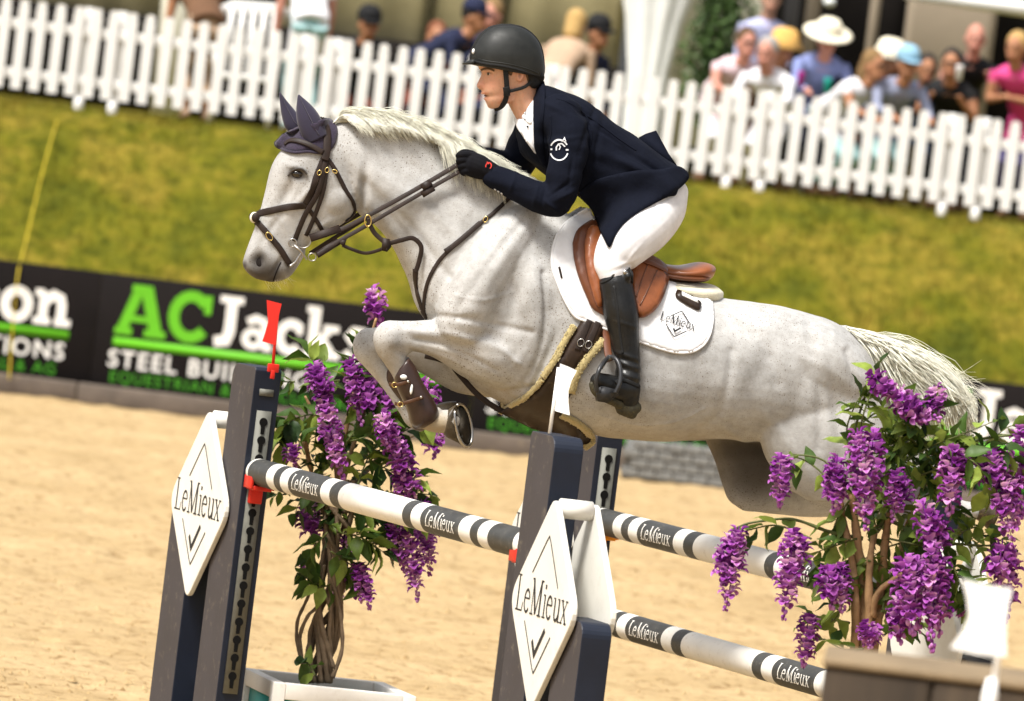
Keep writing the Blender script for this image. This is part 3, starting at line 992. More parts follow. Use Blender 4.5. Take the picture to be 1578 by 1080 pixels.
def leaf_at(t, p, d, rnd, s=1.0, dark=False):
    d = d.normalized()
    upv = (UP + Vector((rnd.gauss(0, .5), rnd.gauss(0, .5), 0))).normalized()
    y = upv.cross(d)
    y = y.normalized() if y.length > 1e-3 else d.orthogonal().normalized()
    z = d.cross(y)
    R = Matrix((d, y, z)).transposed()
    if NLEAF.get(t.name, 0) >= 285:            # past the largest ones: one joined mass
        me = rnd.choice(LEAVESD if dark else LEAVES); sc = s * rnd.uniform(.6, 1.0)
        MASS.setdefault(t.name, ([], [], []))
        V_, F_, K_ = MASS[t.name]; n_ = len(V_)
        V_ += [p + R @ (v.co * sc) for v in me.vertices]; F_ += [tuple(q + n_ for q in f.vertices) for f in me.polygons]; K_ += [1 if dark else 0] * len(me.polygons)
        return
    NLEAF[t.name] = NLEAF.get(t.name, 0) + 1
    place('leaf', rnd.choice(LEAVESD if dark else LEAVES), p, R, s * rnd.uniform(.75, 1.15), t)
def spray(t, pts, d, rnd, n, s=1.0, dark=.4):
    """A leafy twig through photo points: pinnate leaves on both sides and one at the tip."""
    q = [P(x, y, d + dd) for x, y, dd in pts]
    q = [Vector(v) for v in resample([tuple(v) for v in q], 5)]
    obj('twig', tube(q, [.0045 - .003 * i / (len(q) - 1) for i in range(len(q))], 5), M_TWIG, t)
    for i in range(n):
        u = .12 + .88 * i / max(1, n - 1)
        f = u * (len(q) - 1); k = min(int(f), len(q) - 2)
        p = q[k].lerp(q[k + 1], f - k); tn = (q[k + 1] - q[k]).normalized()
        sd = tn.cross(-CF).normalized() * (1 if i % 2 else -1)
        dv = tn * .8 + sd * rnd.uniform(.5, 1.1) + Vector((rnd.gauss(0, .25), rnd.gauss(0, .35), rnd.gauss(-.25, .25)))
        if i == n - 1: dv = tn + Vector((0, 0, -.1))
        leaf_at(t, p, dv, rnd, s, rnd.random() < dark)
def vine(t, pts, d, r0, r1, m, name='vine_stem', N=8):
    q = [Vector(v) for v in resample([tuple(P(x, y, d + dd)) for x, y, dd in pts], 6)]
    k = len(q) - 1
    obj(name, tube(q, [(r0 + (r1 - r0) * i / k) * (1 + .12 * math.sin(i * 1.7)) for i in range(k + 1)], N), m, t)

# left tree, behind the front pole
rnd = random.Random(11)
D1 = 31.95
pc = P(505, 1052, D1)
planter(Vector((P(508, 1051, D1).x, pc.y, 0)), math.radians(14), .30, pc.z, 'white-framed teal planter box at the foot of the left wisteria tree')
t1 = thing('potted_wisteria', (pc.x, pc.y, pc.z - .02), 'artificial wisteria tree with purple flowers in a teal planter, behind the left pole', 'wisteria tree', 'artificial wisteria trees')
for i in range(12):
    ph, amp = i * 1.13, rnd.uniform(11, 27)
    pts = []
    for j in range(9):
        y = 1052 - j * (1052 - 740) / 8
        cx = 490 + (1052 - y) * .115
        pts.append((cx + amp * math.sin(ph + j * rnd.uniform(.55, .8)), y, .045 * math.cos(ph + j * .7)))
    vine(t1, pts, D1, rnd.uniform(.009, .016), .009, M_STEM)
for pts in ([(478, 1045, 0), (460, 1000, 0), (458, 960, .02), (470, 930, .02), (482, 905, 0)], [(512, 1045, 0), (527, 1000, 0), (525, 950, 0), (518, 915, 0), (508, 890, 0)], [(470, 1040, 0), (462, 985, 0), (474, 950, -.03), (490, 930, 0), (500, 870, 0)], [(515, 1030, 0), (500, 985, .02), (486, 960, .03), (498, 920, .03), (520, 880, 0)]):
    vine(t1, pts, D1 - .05, .009, .006, M_STEM)
for pts in ([(520, 760, 0), (515, 700, .05), (490, 650, .1), (470, 610, .1)], [(525, 760, 0), (540, 700, -.05), (560, 640, -.1), (575, 590, -.1)], [(530, 770, 0), (570, 720, .1), (600, 690, .1), (640, 670, .1)], [(515, 790, 0), (480, 750, 0), (460, 720, -.1), (445, 700, -.1)], [(530, 790, 0), (560, 770, -.1), (610, 760, -.1), (640, 770, -.1)], [(525, 750, 0), (530, 680, 0), (545, 610, 0), (565, 540, .05), (580, 490, .05)], [(470, 680, 0), (478, 720, 0), (482, 740, 0)]):
    vine(t1, pts, D1, .012, .005, M_STEM2 if rnd.random() < .6 else M_STEM, 'branch')
racemes(t1, [(574, 449, 584, 503, .1), (485, 562, 508, 640, -.25), (497, 610, 528, 740, -.3), (488, 572, 505, 625, -.3), (540, 558, 558, 655, -.2), (568, 556, 585, 640, -.1), (592, 600, 602, 655, -.15), (560, 590, 575, 650, -.2), (655, 590, 672, 640, .3), (666, 655, 669, 706, .3), (448, 688, 455, 722, -.2), (604, 660, 622, 745, -.25),
               (622, 690, 640, 780, -.2), (590, 640, 600, 690, -.3), (612, 730, 632, 790, -.2), (478, 765, 488, 845, .1), (470, 775, 480, 835, 0), (552, 872, 572, 942, -.1), (600, 800, 620, 870, -.1), (628, 808, 645, 928, -.1), (606, 815, 625, 885, 0), (650, 775, 664, 888, 0), (656, 790, 662, 860, .1), (532, 830, 545, 870, 0), (545, 880, 556, 925, 0), (512, 655, 520, 700, -.15), (470, 860, 478, 890, .1), (515, 900, 524, 935, .2)], D1, rnd)
for pts, n in (([(500, 640, 0), (470, 640, 0), (440, 655, 0), (430, 690, 0)], 12), ([(520, 700, 0), (560, 650, 0), (600, 620, 0), (640, 610, 0)], 13), ([(540, 720, 0), (590, 690, 0), (630, 660, 0), (665, 650, 0)], 13), ([(530, 780, 0), (570, 790, 0), (610, 775, 0), (640, 800, 0)], 13), ([(520, 820, 0), (560, 830, 0), (590, 850, 0)], 12), ([(505, 820, 0), (480, 850, 0), (470, 890, 0)], 10), ([(510, 850, 0), (540, 870, 0), (555, 890, 0)], 10),
               ([(535, 640, 0), (540, 590, 0), (550, 550, 0), (560, 535, 0)], 12), ([(500, 600, 0), (490, 570, 0), (475, 545, 0)], 9), ([(470, 700, 0), (455, 670, 0), (440, 660, 0), (432, 665, 0)], 8), ([(560, 700, 0), (590, 720, 0), (640, 740, 0)], 13), ([(550, 750, 0), (570, 700, .05), (600, 660, .05)], 12), ([(500, 740, 0), (470, 760, 0), (455, 790, 0)], 8), ([(540, 680, -.1), (570, 670, -.1), (590, 650, -.1)], 10), ([(560, 840, 0), (600, 830, 0), (620, 800, 0)], 10), ([(510, 900, 0), (490, 905, 0), (475, 890, 0)], 6), ([(485, 1040, -.1), (478, 1025, -.1), (470, 1020, -.1)], 5)):
    spray(t1, [(x, y, dd - .12 + rnd.uniform(-.08, .08)) for x, y, dd in pts], D1, rnd, int(n * 1.55), 1.2, .6)

for k in range(26):
    x, y = rnd.uniform(450, 640), rnd.uniform(560, 860)
    if x > 560 and y > 820: continue
    dx, dy = rnd.uniform(-45, 45), rnd.uniform(-35, 40)
    spray(t1, [(x, y, rnd.uniform(-.1, .15)), (x + dx * .5, y + dy * .3, 0), (x + dx, y + dy, rnd.uniform(-.1, .1))], D1, rnd, 9, 1.0, .5)
# right tree, in front of the horse's hindquarters
D2 = 28.0
t2 = thing('potted_wisteria', (P(1345, 1010, D2).x, P(1345, 1010, D2).y, 0.3), 'artificial wisteria tree with long purple flower clusters in front of the horse hindquarters', 'wisteria tree', 'artificial wisteria trees')
pcx = P(1330, 1100, D2)
planter(Vector((pcx.x, pcx.y, 0)), math.radians(14), .30, .48, 'white-framed planter box of the right wisteria, behind the timber post')
for pts, r0, r1 in (([(1310, 1180, 0), (1330, 1000, 0), (1328, 900, 0), (1322, 840, 0), (1312, 760, 0)], .030, .012), ([(1322, 1180, 0), (1345, 1000, .03), (1355, 920, .03), (1362, 850, 0), (1370, 790, 0)], .026, .012), ([(1305, 1180, 0), (1318, 980, -.04), (1315, 880, -.04), (1300, 800, 0), (1290, 740, 0)], .020, .008), ([(1325, 1180, .02), (1338, 960, -.05), (1340, 870, -.05), (1350, 810, 0)], .020, .010), ([(1350, 960, 0), (1375, 900, .05), (1395, 820, .1), (1420, 760, .1), (1432, 720, .1)], .016, .008), ([(1345, 950, -.05), (1352, 915, -.08), (1380, 890, -.08), (1400, 880, -.05)], .014, .006)):
    vine(t2, pts, D2, r0, r1, M_STEM2)
for pts, r0, r1 in (([(1350, 820, 0), (1390, 760, 0), (1440, 710, 0), (1500, 680, 0), (1560, 670, 0)], .010, .004), ([(1330, 830, 0), (1280, 820, 0), (1220, 800, 0), (1160, 805, 0), (1130, 815, 0)], .008, .003), ([(1312, 760, 0), (1270, 710, 0), (1220, 700, 0)], .005, .003), ([(1320, 780, 0), (1310, 700, 0), (1330, 620, 0), (1345, 590, 0)], .006, .003), ([(1370, 800, 0), (1430, 830, 0), (1500, 840, 0), (1545, 840, 0)], .008, .003), ([(1310, 960, 0), (1260, 950, 0), (1240, 945, 0)], .005, .003)):
    vine(t2, pts, D2, r0, r1, M_TWIG, 'branch', 6)
racemes(t2, [(1346, 578, 1385, 622, -.1), (1375, 605, 1425, 650, -.1), (1400, 625, 1450, 648, -.05), (1440, 600, 1446, 645, 0), (1322, 668, 1336, 818, -.2), (1345, 672, 1340, 790, -.15), (1290, 708, 1284, 792, -.15), (1282, 725, 1295, 785, -.1), (1382, 728, 1376, 804, -.15), (1390, 740, 1388, 790, -.1), (1204, 704, 1202, 786, -.1), (1138, 818, 1118, 942, -.1), (1126, 830, 1112, 900, -.05),
               (1222, 822, 1207, 956, -.2), (1232, 830, 1218, 920, -.15), (1276, 878, 1284, 940, -.2), (1294, 872, 1298, 948, -.15), (1246, 950, 1238, 1032, -.1), (1334, 962, 1342, 1000, -.25), (1350, 968, 1330, 995, -.2), (1396, 862, 1406, 985, -.25), (1414, 866, 1416, 975, -.2), (1438, 848, 1436, 1006, -.25), (1452, 870, 1448, 980, -.2), (1424, 782, 1440, 852, -.2), (1440, 800, 1452, 870, -.15),
               (1468, 692, 1462, 800, -.15), (1478, 700, 1470, 760, -.1), (1530, 700, 1562, 845, -.1), (1545, 715, 1570, 815, -.05), (1572, 665, 1574, 800, 0), (1518, 712, 1540, 780, -.05), (1544, 842, 1536, 912, -.1), (1556, 850, 1548, 965, 0), (1486, 930, 1490, 960, 0), (1384, 925, 1388, 992, -.15)], D2, rnd)
for pts, n in (([(1320, 700, 0), (1330, 640, 0), (1345, 600, 0), (1352, 575, 0)], 10), ([(1310, 700, 0), (1305, 660, 0), (1320, 620, 0), (1335, 600, 0)], 9), ([(1350, 700, 0), (1380, 660, 0), (1420, 640, 0), (1440, 630, 0)], 14), ([(1380, 720, 0), (1430, 690, 0), (1480, 670, 0), (1530, 650, 0)], 15), ([(1400, 740, 0), (1450, 720, 0), (1500, 700, 0), (1550, 660, 0), (1574, 655, 0)], 15), ([(1360, 780, 0), (1400, 790, 0), (1440, 800, 0), (1480, 830, 0)], 13), ([(1370, 830, 0), (1420, 840, 0), (1470, 840, 0), (1520, 820, 0)], 14),
               ([(1380, 880, 0), (1430, 880, 0), (1480, 890, 0), (1510, 900, 0)], 12), ([(1250, 830, 0), (1200, 810, 0), (1160, 815, 0), (1130, 825, 0)], 12), ([(1320, 830, 0), (1290, 840, 0), (1260, 850, 0)], 10), ([(1320, 860, 0), (1290, 870, 0), (1270, 890, 0)], 9), ([(1310, 900, 0), (1290, 950, 0), (1270, 960, 0), (1250, 960, 0)], 9), ([(1360, 940, 0), (1370, 900, 0), (1385, 870, 0)], 10), ([(1360, 980, 0), (1390, 960, 0), (1420, 940, 0)], 9), ([(1280, 740, 0), (1250, 715, 0), (1225, 705, 0), (1215, 720, 0)], 6), ([(1310, 770, 0), (1290, 800, 0), (1280, 830, 0)], 8), ([(1420, 760, 0), (1440, 720, 0), (1460, 690, 0)], 11), ([(1480, 700, -.05), (1510, 720, -.05), (1520, 760, -.05)], 9), ([(1460, 850, -.05), (1480, 900, -.05), (1500, 940, -.05)], 9), ([(1350, 660, .05), (1390, 690, .05), (1430, 670, .05)], 12), ([(1330, 650, .05), (1360, 630, .05), (1400, 620, .05)], 10), ([(1370, 700, .1), (1410, 720, .1), (1450, 745, .1)], 12), ([(1330, 1000, -.1), (1300, 1000, -.1), (1270, 985, -.1)], 8), ([(1500, 700, 0), (1540, 690, 0), (1570, 720, 0)], 9), ([(1340, 720, .1), (1360, 760, .1), (1350, 800, .1)], 10)):
    spray(t2, [(x, y, dd + rnd.uniform(-.12, .08)) for x, y, dd in pts], D2, rnd, int(n * 1.08), 1.12, .35)

for k in range(44):
    x, y = rnd.gauss(1400, 75), rnd.uniform(610, 960)
    if x < 1270 and y < 790: continue
    dx, dy = rnd.uniform(-60, 60), rnd.uniform(-40, 45)
    spray(t2, [(x, y, rnd.uniform(-.1, .2)), (x + dx * .5, y + dy * .3, 0), (x + dx, y + dy, rnd.uniform(-.1, .1))], D2, rnd, 9, 1.0, .3)
for t_ in (t1, t2):
    V_, F_, K_ = MASS[t_.name]
    me = new_mesh('foliage', V_, F_)
    me.materials.append(M_LEAF2); me.materials.append(M_LEAFD)
    me.polygons.foreach_set('material_index', K_)
    tag(link('foliage', me, None, t_), kind='stuff')
# ------------------------------------------------------------------ the grey horse
def horse_material():
    t = NT('horse_coat')
    at = t.n('Attribute', attribute_name='pig')
    pig = t.n('SeparateColor'); t.l(at.outputs['Color'], pig.inputs[0])
    base = t.ramp(t.noise(3.2, 5, .6).outputs[0], [(.28, (.30, .294, .283)), (.5, (.412, .407, .398)), (.72, (.50, .497, .490))])
    mott = t.ramp(t.noise(26, 6, .75).outputs[0], [(.33, (.82, .81, .79)), (.6, (1.04, 1.04, 1.04))])
    c = t.mix(1.0, base.outputs[0], mott.outputs[0], 'MULTIPLY')
    # flea-bitten flecks
    v = t.n('TexVoronoi'); v.inputs['Scale'].default_value = 120.0; t.l(t.tc.outputs['Object'], v.inputs['Vector'])
    sc = t.n('SeparateColor'); t.l(v.outputs['Color'], sc.inputs[0])
    th = t.n('MapRange'); th.inputs[1].default_value = .35; th.inputs[2].default_value = 1.0; th.inputs[3].default_value = 0.0; th.inputs[4].default_value = .42
    t.l(sc.outputs[0], th.inputs[0])
    pn = t.ramp(t.noise(2.4, 4, .6).outputs[0], [(.35, (.25, .25, .25)), (.62, (1.1, 1.1, 1.1))])
    mul = t.n('Math', operation='MULTIPLY'); t.l(th.outputs[0], mul.inputs[0]); t.l(pn.outputs[0], mul.inputs[1])
    lt = t.n('Math', operation='LESS_THAN'); t.l(v.outputs['Distance'], lt.inputs[0]); t.l(mul.outputs[0], lt.inputs[1])
    fl = t.n('Math', operation='MULTIPLY'); t.l(lt.outputs[0], fl.inputs[0]); fl.inputs[1].default_value = .72
    c = t.mix(fl.outputs[0], c, (.13, .10, .075))
    v2 = t.n('TexVoronoi'); v2.inputs['Scale'].default_value = 240.0; t.l(t.tc.outputs['Object'], v2.inputs['Vector'])
    s2 = t.n('SeparateColor'); t.l(v2.outputs['Color'], s2.inputs[0])
    g2 = t.n('Math', operation='GREATER_THAN'); t.l(s2.outputs[1], g2.inputs[0]); g2.inputs[1].default_value = .72
    l2 = t.n('Math', operation='LESS_THAN'); t.l(v2.outputs['Distance'], l2.inputs[0]); l2.inputs[1].default_value = .42
    m2 = t.n('Math', operation='MULTIPLY'); t.l(g2.outputs[0], m2.inputs[0]); t.l(l2.outputs[0], m2.inputs[1])
    m3 = t.n('Math', operation='MULTIPLY'); t.l(m2.outputs[0], m3.inputs[0]); t.l(pn.outputs[0], m3.inputs[1])
    m4 = t.n('Math', operation='MULTIPLY'); t.l(m3.outputs[0], m4.inputs[0]); m4.inputs[1].default_value = .55
    c = t.mix(m4.outputs[0], c, (.20, .165, .13))
    c = t.mix(pig.outputs[1], c, (.30, .225, .12))         # yellower tone: pasterns, knees, lower chest and belly
    c = t.mix(pig.outputs[2], c, (.048, .039, .031))        # dark grey: knee, muzzle and groin skin, painted inner-thigh shade
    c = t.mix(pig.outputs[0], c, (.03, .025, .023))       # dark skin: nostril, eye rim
    t.col(c)
    mp = t.n('Mapping'); mp.inputs['Scale'].default_value = (90, 300, 380); mp.inputs['Rotation'].default_value = (0, .5, 0); t.l(t.tc.outputs['Object'], mp.inputs[0])
    wv = t.n('TexNoise'); wv.inputs['Scale'].default_value = 1.0; wv.inputs['Detail'].default_value = 3; t.l(mp.outputs[0], wv.inputs[0]); wv2 = t.noise(38, 4, .6)
    b1 = t.bump(wv2.outputs[0], .25, .004)
    t.l(t.bump(wv.outputs[0], .6, .0016, b1), t.b.inputs['Normal'])
    t.set(Roughness=.72)
    t.b.inputs['Specular IOR Level'].default_value = .18
    return t.m
M_HORSE = horse_material()
M_HAIR = M('horse_hair', (.86, .82, .69), .6, .30, 26, 0)
def soften(m, k):
    nt = m.node_tree; b = nt.nodes['Principled BSDF']
    src = b.inputs['Base Color'].links[0].from_socket
    tr = nt.nodes.new('ShaderNodeBsdfTranslucent'); nt.links.new(src, tr.inputs[0])
    mx_ = nt.nodes.new('ShaderNodeMixShader'); mx_.inputs[0].default_value = k
    nt.links.new(b.outputs[0], mx_.inputs[1]); nt.links.new(tr.outputs[0], mx_.inputs[2]); nt.links.new(mx_.outputs[0], nt.nodes['Material Output'].inputs[0])
soften(M_HAIR, .12)
M_HAIR2 = M('dense_horse_hair', (.80, .76, .63), .7, .2, 40, .8, 60, .01)
M_HOOF = M('hoof_horn', (.055, .040, .022), .45, .5, 22, .3, 90, dirt=((.34, .25, .11), .6))
M_EYE = M('horse_eye', (.012, .008, .006), .06, 0, 4, 0, coat=1.0)
M_SOLEH = M('dirty_hoof_sole', (.030, .024, .016), .8, .5, 40, .6, 60, .006, dirt=((.16, .12, .06), .6))
M_NOST = M('dark_nostril_skin', (.012, .009, .008), .8, .3, 40, .3, spec=.1)
M_LID = M('grey_eyelid_skin', (.05, .042, .036), .6, .2, 40, .2)
M_STEEL = M('polished_steel', (.42, .40, .37), .3, .1, 30, 0, metal=1.0)

NW, FW = .13, -.13
parts = []
# trunk: chest to buttocks
parts.append(slab_loft([
    (650, 395, 652, 470, .07, 0), (668, 368, 664, 520, .13, .05), (715, 335, 694, 568, .20, .0), (780, 305, 745, 606, .245, .12), (845, 318, 805, 636, .26, .26),
    (900, 342, 862, 655, .275, .22), (965, 388, 925, 672, .30, .12), (1035, 428, 1000, 680, .315, .05), (1105, 456, 1070, 680, .315, .02),
    (1175, 466, 1135, 678, .305, .0), (1245, 482, 1205, 690, .30, .02), (1300, 506, 1270, 705, .27, .0), (1342, 556, 1325, 705, .20, 0), (1368, 615, 1362, 680, .09, 0)], e=2.25, N=40))
# neck
parts.append(slab_loft([
    (512, 190, 548, 300, .075, .1), (535, 185, 551, 328, .085, .15), (585, 188, 578, 347, .088, .28), (645, 206, 607, 382, .10, .3), (705, 238, 628, 428, .13, .3),
    (765, 266, 645, 480, .17, .3), (830, 306, 690, 530, .20, .3)], e=2.1, N=32))
# head
parts.append(slab_loft([
    (480, 188, 528, 205, .045, 0), (457, 208, 545, 240, .078, 0), (434, 231, 549, 270, .092, -.05), (419, 256, 549, 300, .098, -.02), (411, 285, 541, 333, .088, .0), (403, 318, 508, 358, .072, .0),
    (394, 346, 478, 374, .060, .05), (385, 370, 462, 396, .054, .05), (377, 392, 449, 414, .055, .0), (374, 408, 440, 424, .050, 0), (381, 420, 430, 431, .040, 0), (393, 429, 420, 435, .022, 0)], e=2.5, m=5, N=32))
# chin and lower lip
parts.append(chain([(462, 388, 0, 10), (448, 404, 0, 13), (438, 416, 0, 13), (428, 424, 0, 10)], N=14))
# cheek bones, shoulder and haunch muscles, both sides
for s in (1, -1):
    parts.append(ellipsoid(HT(512, 305, .045 * s), HA * .075, UP * .075, HN * .055))
    parts.append(ellipsoid(HT(457, 259, .060 * s), HA * .040, UP * .032, HN * .036))
    parts.append(ellipsoid(HT(400, 398, .036 * s), HA * .030, UP * .036, HN * .022))
    parts.append(chain([(812, 335, .08 * s, 26), (775, 380, .135 * s, 44), (735, 440, .165 * s, 48), (715, 490, .165 * s, 46)]))
    parts.append(chain([(790, 390, .13 * s, 36), (815, 450, .175 * s, 40), (822, 515, .18 * s, 38), (795, 555, .165 * s, 34)]))
    parts.append(chain([(1200, 540, .16 * s, 44), (1255, 560, .165 * s, 60), (1305, 595, .15 * s, 50)]))
# forelegs, folded: shoulder point, elbow, forearm, knee, cannon
def foreleg(w, dx, dy, near):
    r = []
    r.append(slab_loft([(842, 510, 806, 588, .06, 0), (812, 494, 782, 597, .105, 0), (760, 490, 742, 588, .115, 0), (708, 490, 694, 566, .082, 0), (668, 492, 660, 548, .062, 0), (635, 494, 630, 541, .054, 0), (608, 494, 604, 549, .052, 0)] if near else
                       [(820, 520, 790, 612, .085, 0), (770, 505, 745, 612, .095, 0), (722, 502, 706, 606, .085, 0), (676, 502, 668, 586, .07, 0), (640, 504, 634, 566, .058, 0), (605, 505, 598, 552, .052, 0), (574, 506, 570, 558, .05, 0)], w0=w, e=2.1, N=22))
    if near:
        r.append(chain([(612, 515, w, 22), (602, 520, w, 26), (602, 534, w, 24), (608, 550, w, 19), (617, 572, w, 14), (628, 600, w, 13), (641, 626, w, 13.5), (652, 643, w, 16), (664, 650, w, 15), (678, 652, w, 16), (690, 650, w, 19)], N=18))
        r.append(ellipsoid(HO(622, 538, w), HA * .028, UP * .035, HN * .03))
        r.append(chain([(664, 640, w, 10), (672, 634, w, 8)], N=10))
    else:
        r.append(chain([(578, 523, w, 20), (569, 529, w, 24), (568, 541, w, 23), (577, 558, w, 17), (590, 578, w, 13), (607, 602, w, 12), (626, 630, w, 12), (638, 645, w, 14), (655, 648, w, 14), (668, 640, w, 16)], N=18))
    return r
parts += foreleg(NW, 0, 0, True)
parts += foreleg(FW, 0, 0, False)
# hind legs, trailing behind the fence
parts.append(slab_loft([(1175, 545, 1330, 560, .05, 0), (1162, 605, 1358, 610, .115, 0), (1172, 680, 1374, 665, .14, 0), (1195, 725, 1376, 705, .125, 0), (1219, 755, 1366, 740, .10, 0), (1243, 772, 1345, 772, .06, 0)], w0=.155, e=2.2, N=24))
parts.append(chain([(1262, 738, .15, 34), (1310, 742, .15, 32), (1352, 748, .14, 24), (1390, 752, .13, 17), (1412, 757, .13, 17), (1440, 768, .13, 12), (1470, 779, .13, 12), (1492, 786, .13, 14), (1512, 786, .13, 13)], N=16))
parts.append(slab_loft([(1085, 600, 1330, 560, .08, 0), (1082, 660, 1345, 640, .115, 0), (1097, 700, 1350, 700, .12, 0), (1111, 740, 1350, 740, .105, 0), (1122, 770, 1340, 772, .085, 0), (1145, 787, 1320, 793, .05, 0)], w0=-.155, e=2.2, N=24))
parts.append(chain([(1170, 762, -.15, 27), (1230, 770, -.15, 27), (1300, 776, -.14, 22), (1360, 783, -.13, 16), (1385, 788, -.13, 16), (1415, 796, -.13, 11.5), (1440, 803, -.13, 12), (1462, 808, -.13, 13)], N=16))
parts.append(chain([(1300, 512, 0, 12), (1330, 522, 0, 11), (1362, 545, 0, 7)], N=12))            # dock of the tail
for bx, tx, ty, bw in ((484, 461, 150, .060), (462, 436, 150, -.055)):                              # ears
    parts.append(chain([(bx + 4, 212, bw * .8, 12), (bx - 3, 190, bw, 11), (bx - 13 if bw > 0 else bx - 17, 168, bw * 1.05, 7), (tx, ty, bw * 1.1, 1.5)], N=12))
    
horse_me = fuse(parts, .0075, 6, .5)
# modelling of face, joints and muscles on the fused surface
A = mesh_np(horse_me); Nrm = normals_np(horse_me)
PX, PY = proj_np(A); SW = side_np(A)
disp = np.zeros(len(A))
near = SW > 0.0
def dent(x, y, r, d, ry=None, rot=0.0, sel=None):
    c, s = math.cos(math.radians(rot)), math.sin(math.radians(rot))
    X, Y = PX - x, PY - y
    u, v = X * c + Y * s, -X * s + Y * c
    g = np.exp(-(u / r) ** 2 - (v / (ry or r)) ** 2)
    if sel is not None: g = g * sel
    disp[:] += d * g
    return g
def ridge(pts, r, d, sel=1.0):
    q = [Vector(p) for p in resample(pts, 6)] if len(pts) > 2 else [Vector(p) for p in pts]
    best = np.full(len(PX), 1e9)
    for a, b in zip(q[:-1], q[1:]):
        dx, dy = b.x - a.x, b.y - a.y
        L2 = dx * dx + dy * dy + 1e-9
        t_ = np.clip(((PX - a.x) * dx + (PY - a.y) * dy) / L2, 0, 1)
        best = np.minimum(best, (PX - a.x - t_ * dx) ** 2 + (PY - a.y - t_ * dy) ** 2)
    disp[:] += d * np.exp(-best / (r * r)) * sel
S_ = (np.abs(SW) > .05) * 1.0
nearl = (SW > .03) * 1.0
for pts, r, d, sel in (
    ([(806, 340), (765, 390), (730, 440), (705, 478)], 7, -.007, S_), ([(838, 420), (842, 480), (832, 540), (806, 592)], 5, -.011, nearl), ([(704, 490), (760, 500), (820, 512)], 5, -.007, nearl),
    ([(630, 508), (690, 514), (760, 532), (800, 560)], 4, .005, nearl), ([(640, 524), (700, 538), (765, 570)], 3.5, -.005, nearl), ([(636, 534), (690, 552), (740, 578)], 3, .003, nearl),
    ([(925, 640), (985, 655), (1050, 648), (1085, 632)], 2.5, .0035, nearl), ([(1062, 676), (1105, 642), (1122, 590), (1128, 540)], 7, -.007, S_), ([(1120, 660), (1165, 690), (1196, 725), (1218, 757)], 6, .006, nearl),
    ([(1245, 500), (1262, 590), (1262, 690)], 8, -.007, S_), ([(1306, 540), (1324, 620), (1330, 700)], 6, -.009, S_), ([(1150, 500), (1185, 540), (1200, 590)], 9, -.006, S_),
    ([(566, 280), (630, 345), (690, 425)], 7, -.007, S_), ([(562, 330), (605, 385), (640, 445)], 5, -.007, S_), ([(600, 232), (680, 285), (755, 325)], 9, -.005, S_), ([(575, 262), (650, 315), (720, 372)], 9, .004, S_),
    ([(424, 330), (438, 348), (448, 372)], 2, .0028, 1.0), ([(468, 292), (450, 318), (436, 330)], 2, .0025, 1.0), ([(432, 300), (424, 330)], 2, .002, 1.0), ([(700, 455), (745, 462), (790, 450)], 2.5, .003, nearl), ([(590, 550), (604, 582), (622, 620)], 3, .003, nearl),
    ([(760, 600), (800, 618), (840, 622)], 5, -.006, nearl), ([(850, 480), (870, 560), (900, 620)], 10, -.005, nearl), ([(1180, 640), (1220, 690), (1250, 740)], 9, .004, nearl)):
    ridge(pts, r, d, sel)
headsel = (PX < 560) & (PY < 440)
fsel = headsel
HWS = np.clip(np.abs(SW) / .04, 0, 1)
dent(458, 268, 10, -.012, 7, 20, fsel * HWS)        # eye socket
dent(455, 258, 15, .008, 4, 15, fsel * HWS)         # brow
dent(440, 300, 24, -.014, 9, -62, fsel * HWS)       # hollow under the eye
dent(470, 300, 30, .009, 4, -52, fsel * HWS)        # facial crest
dent(398, 400, 8.5, -.028, 11.5, 20, fsel * HWS)    # nostril
dent(409, 391, 6, .008, 12, -20, fsel * HWS)        # nostril rim
dent(386, 392, 5, .004, 12, 25, fsel * HWS)
dent(428, 408, 3.5, -.010, 16, 28, fsel * HWS)      # mouth line
dent(440, 418, 8, .006, 8, 0, fsel)
dent(558, 300, 7, -.026, 38, 8, (PX > 546) * HWS)
dent(420, 350, 26, -.006, 5, -55, fsel * HWS)
dent(500, 345, 30, .006, 5, -25, fsel * HWS)        # throat groove behind the jaw
dent(600, 330, 10, -.012, 70, -38, HWS)             # jugular groove
dent(575, 285, 8, .006, 40, -40, HWS)
dent(615, 300, 50, .006, 18, 40, HWS)
dent(795, 455, 12, -.016, 70, 18, near * 1.0)       # line behind the shoulder blade
dent(838, 560, 9, -.020, 48, 24, near * 1.0)       # fold behind the elbow
dent(800, 602, 34, -.016, 6, -8, near * 1.0)
dent(742, 596, 40, -.008, 5, 24, near * 1.0)
dent(690, 470, 50, .008, 30, 0, near * 1.0)
dent(690, 530, 60, -.010, 6, 12, near * 1.0)        # forearm muscle groove
dent(650, 515, 34, .007, 6, 5, near * 1.0)
dent(735, 535, 40, .010, 14, 10, near * 1.0)
dent(775, 545, 26, .010, 26, 0, near * 1.0)
dent(700, 440, 26, -.008, 60, 30, near * 1.0)
dent(760, 420, 26, .008, 70, 25, near * 1.0)
dent(604, 528, 9, .006, 9, 0, near * 1.0)           # knee bones
dent(620, 545, 12, -.005, 5, 30, near * 1.0)
dent(700, 488, 60, -.006, 5, 2, near * 1.0)
dent(1075, 640, 30, -.012, 60, -20, near * 1.0)     # flank hollow
dent(1120, 610, 18, .006, 80, -25, near * 1.0)
dent(1180, 500, 50, .006, 14, 15, near * 1.0)       # hip
dent(1290, 640, 10, -.012, 90, -8, near * 1.0)
dent(1235, 600, 14, -.008, 80, 12, near * 1.0)
dent(1180, 560, 16, -.008, 50, 25, near * 1.0)      # haunch groove
dent(1000, 600, 60, .004, 20, 0, near * 1.0)
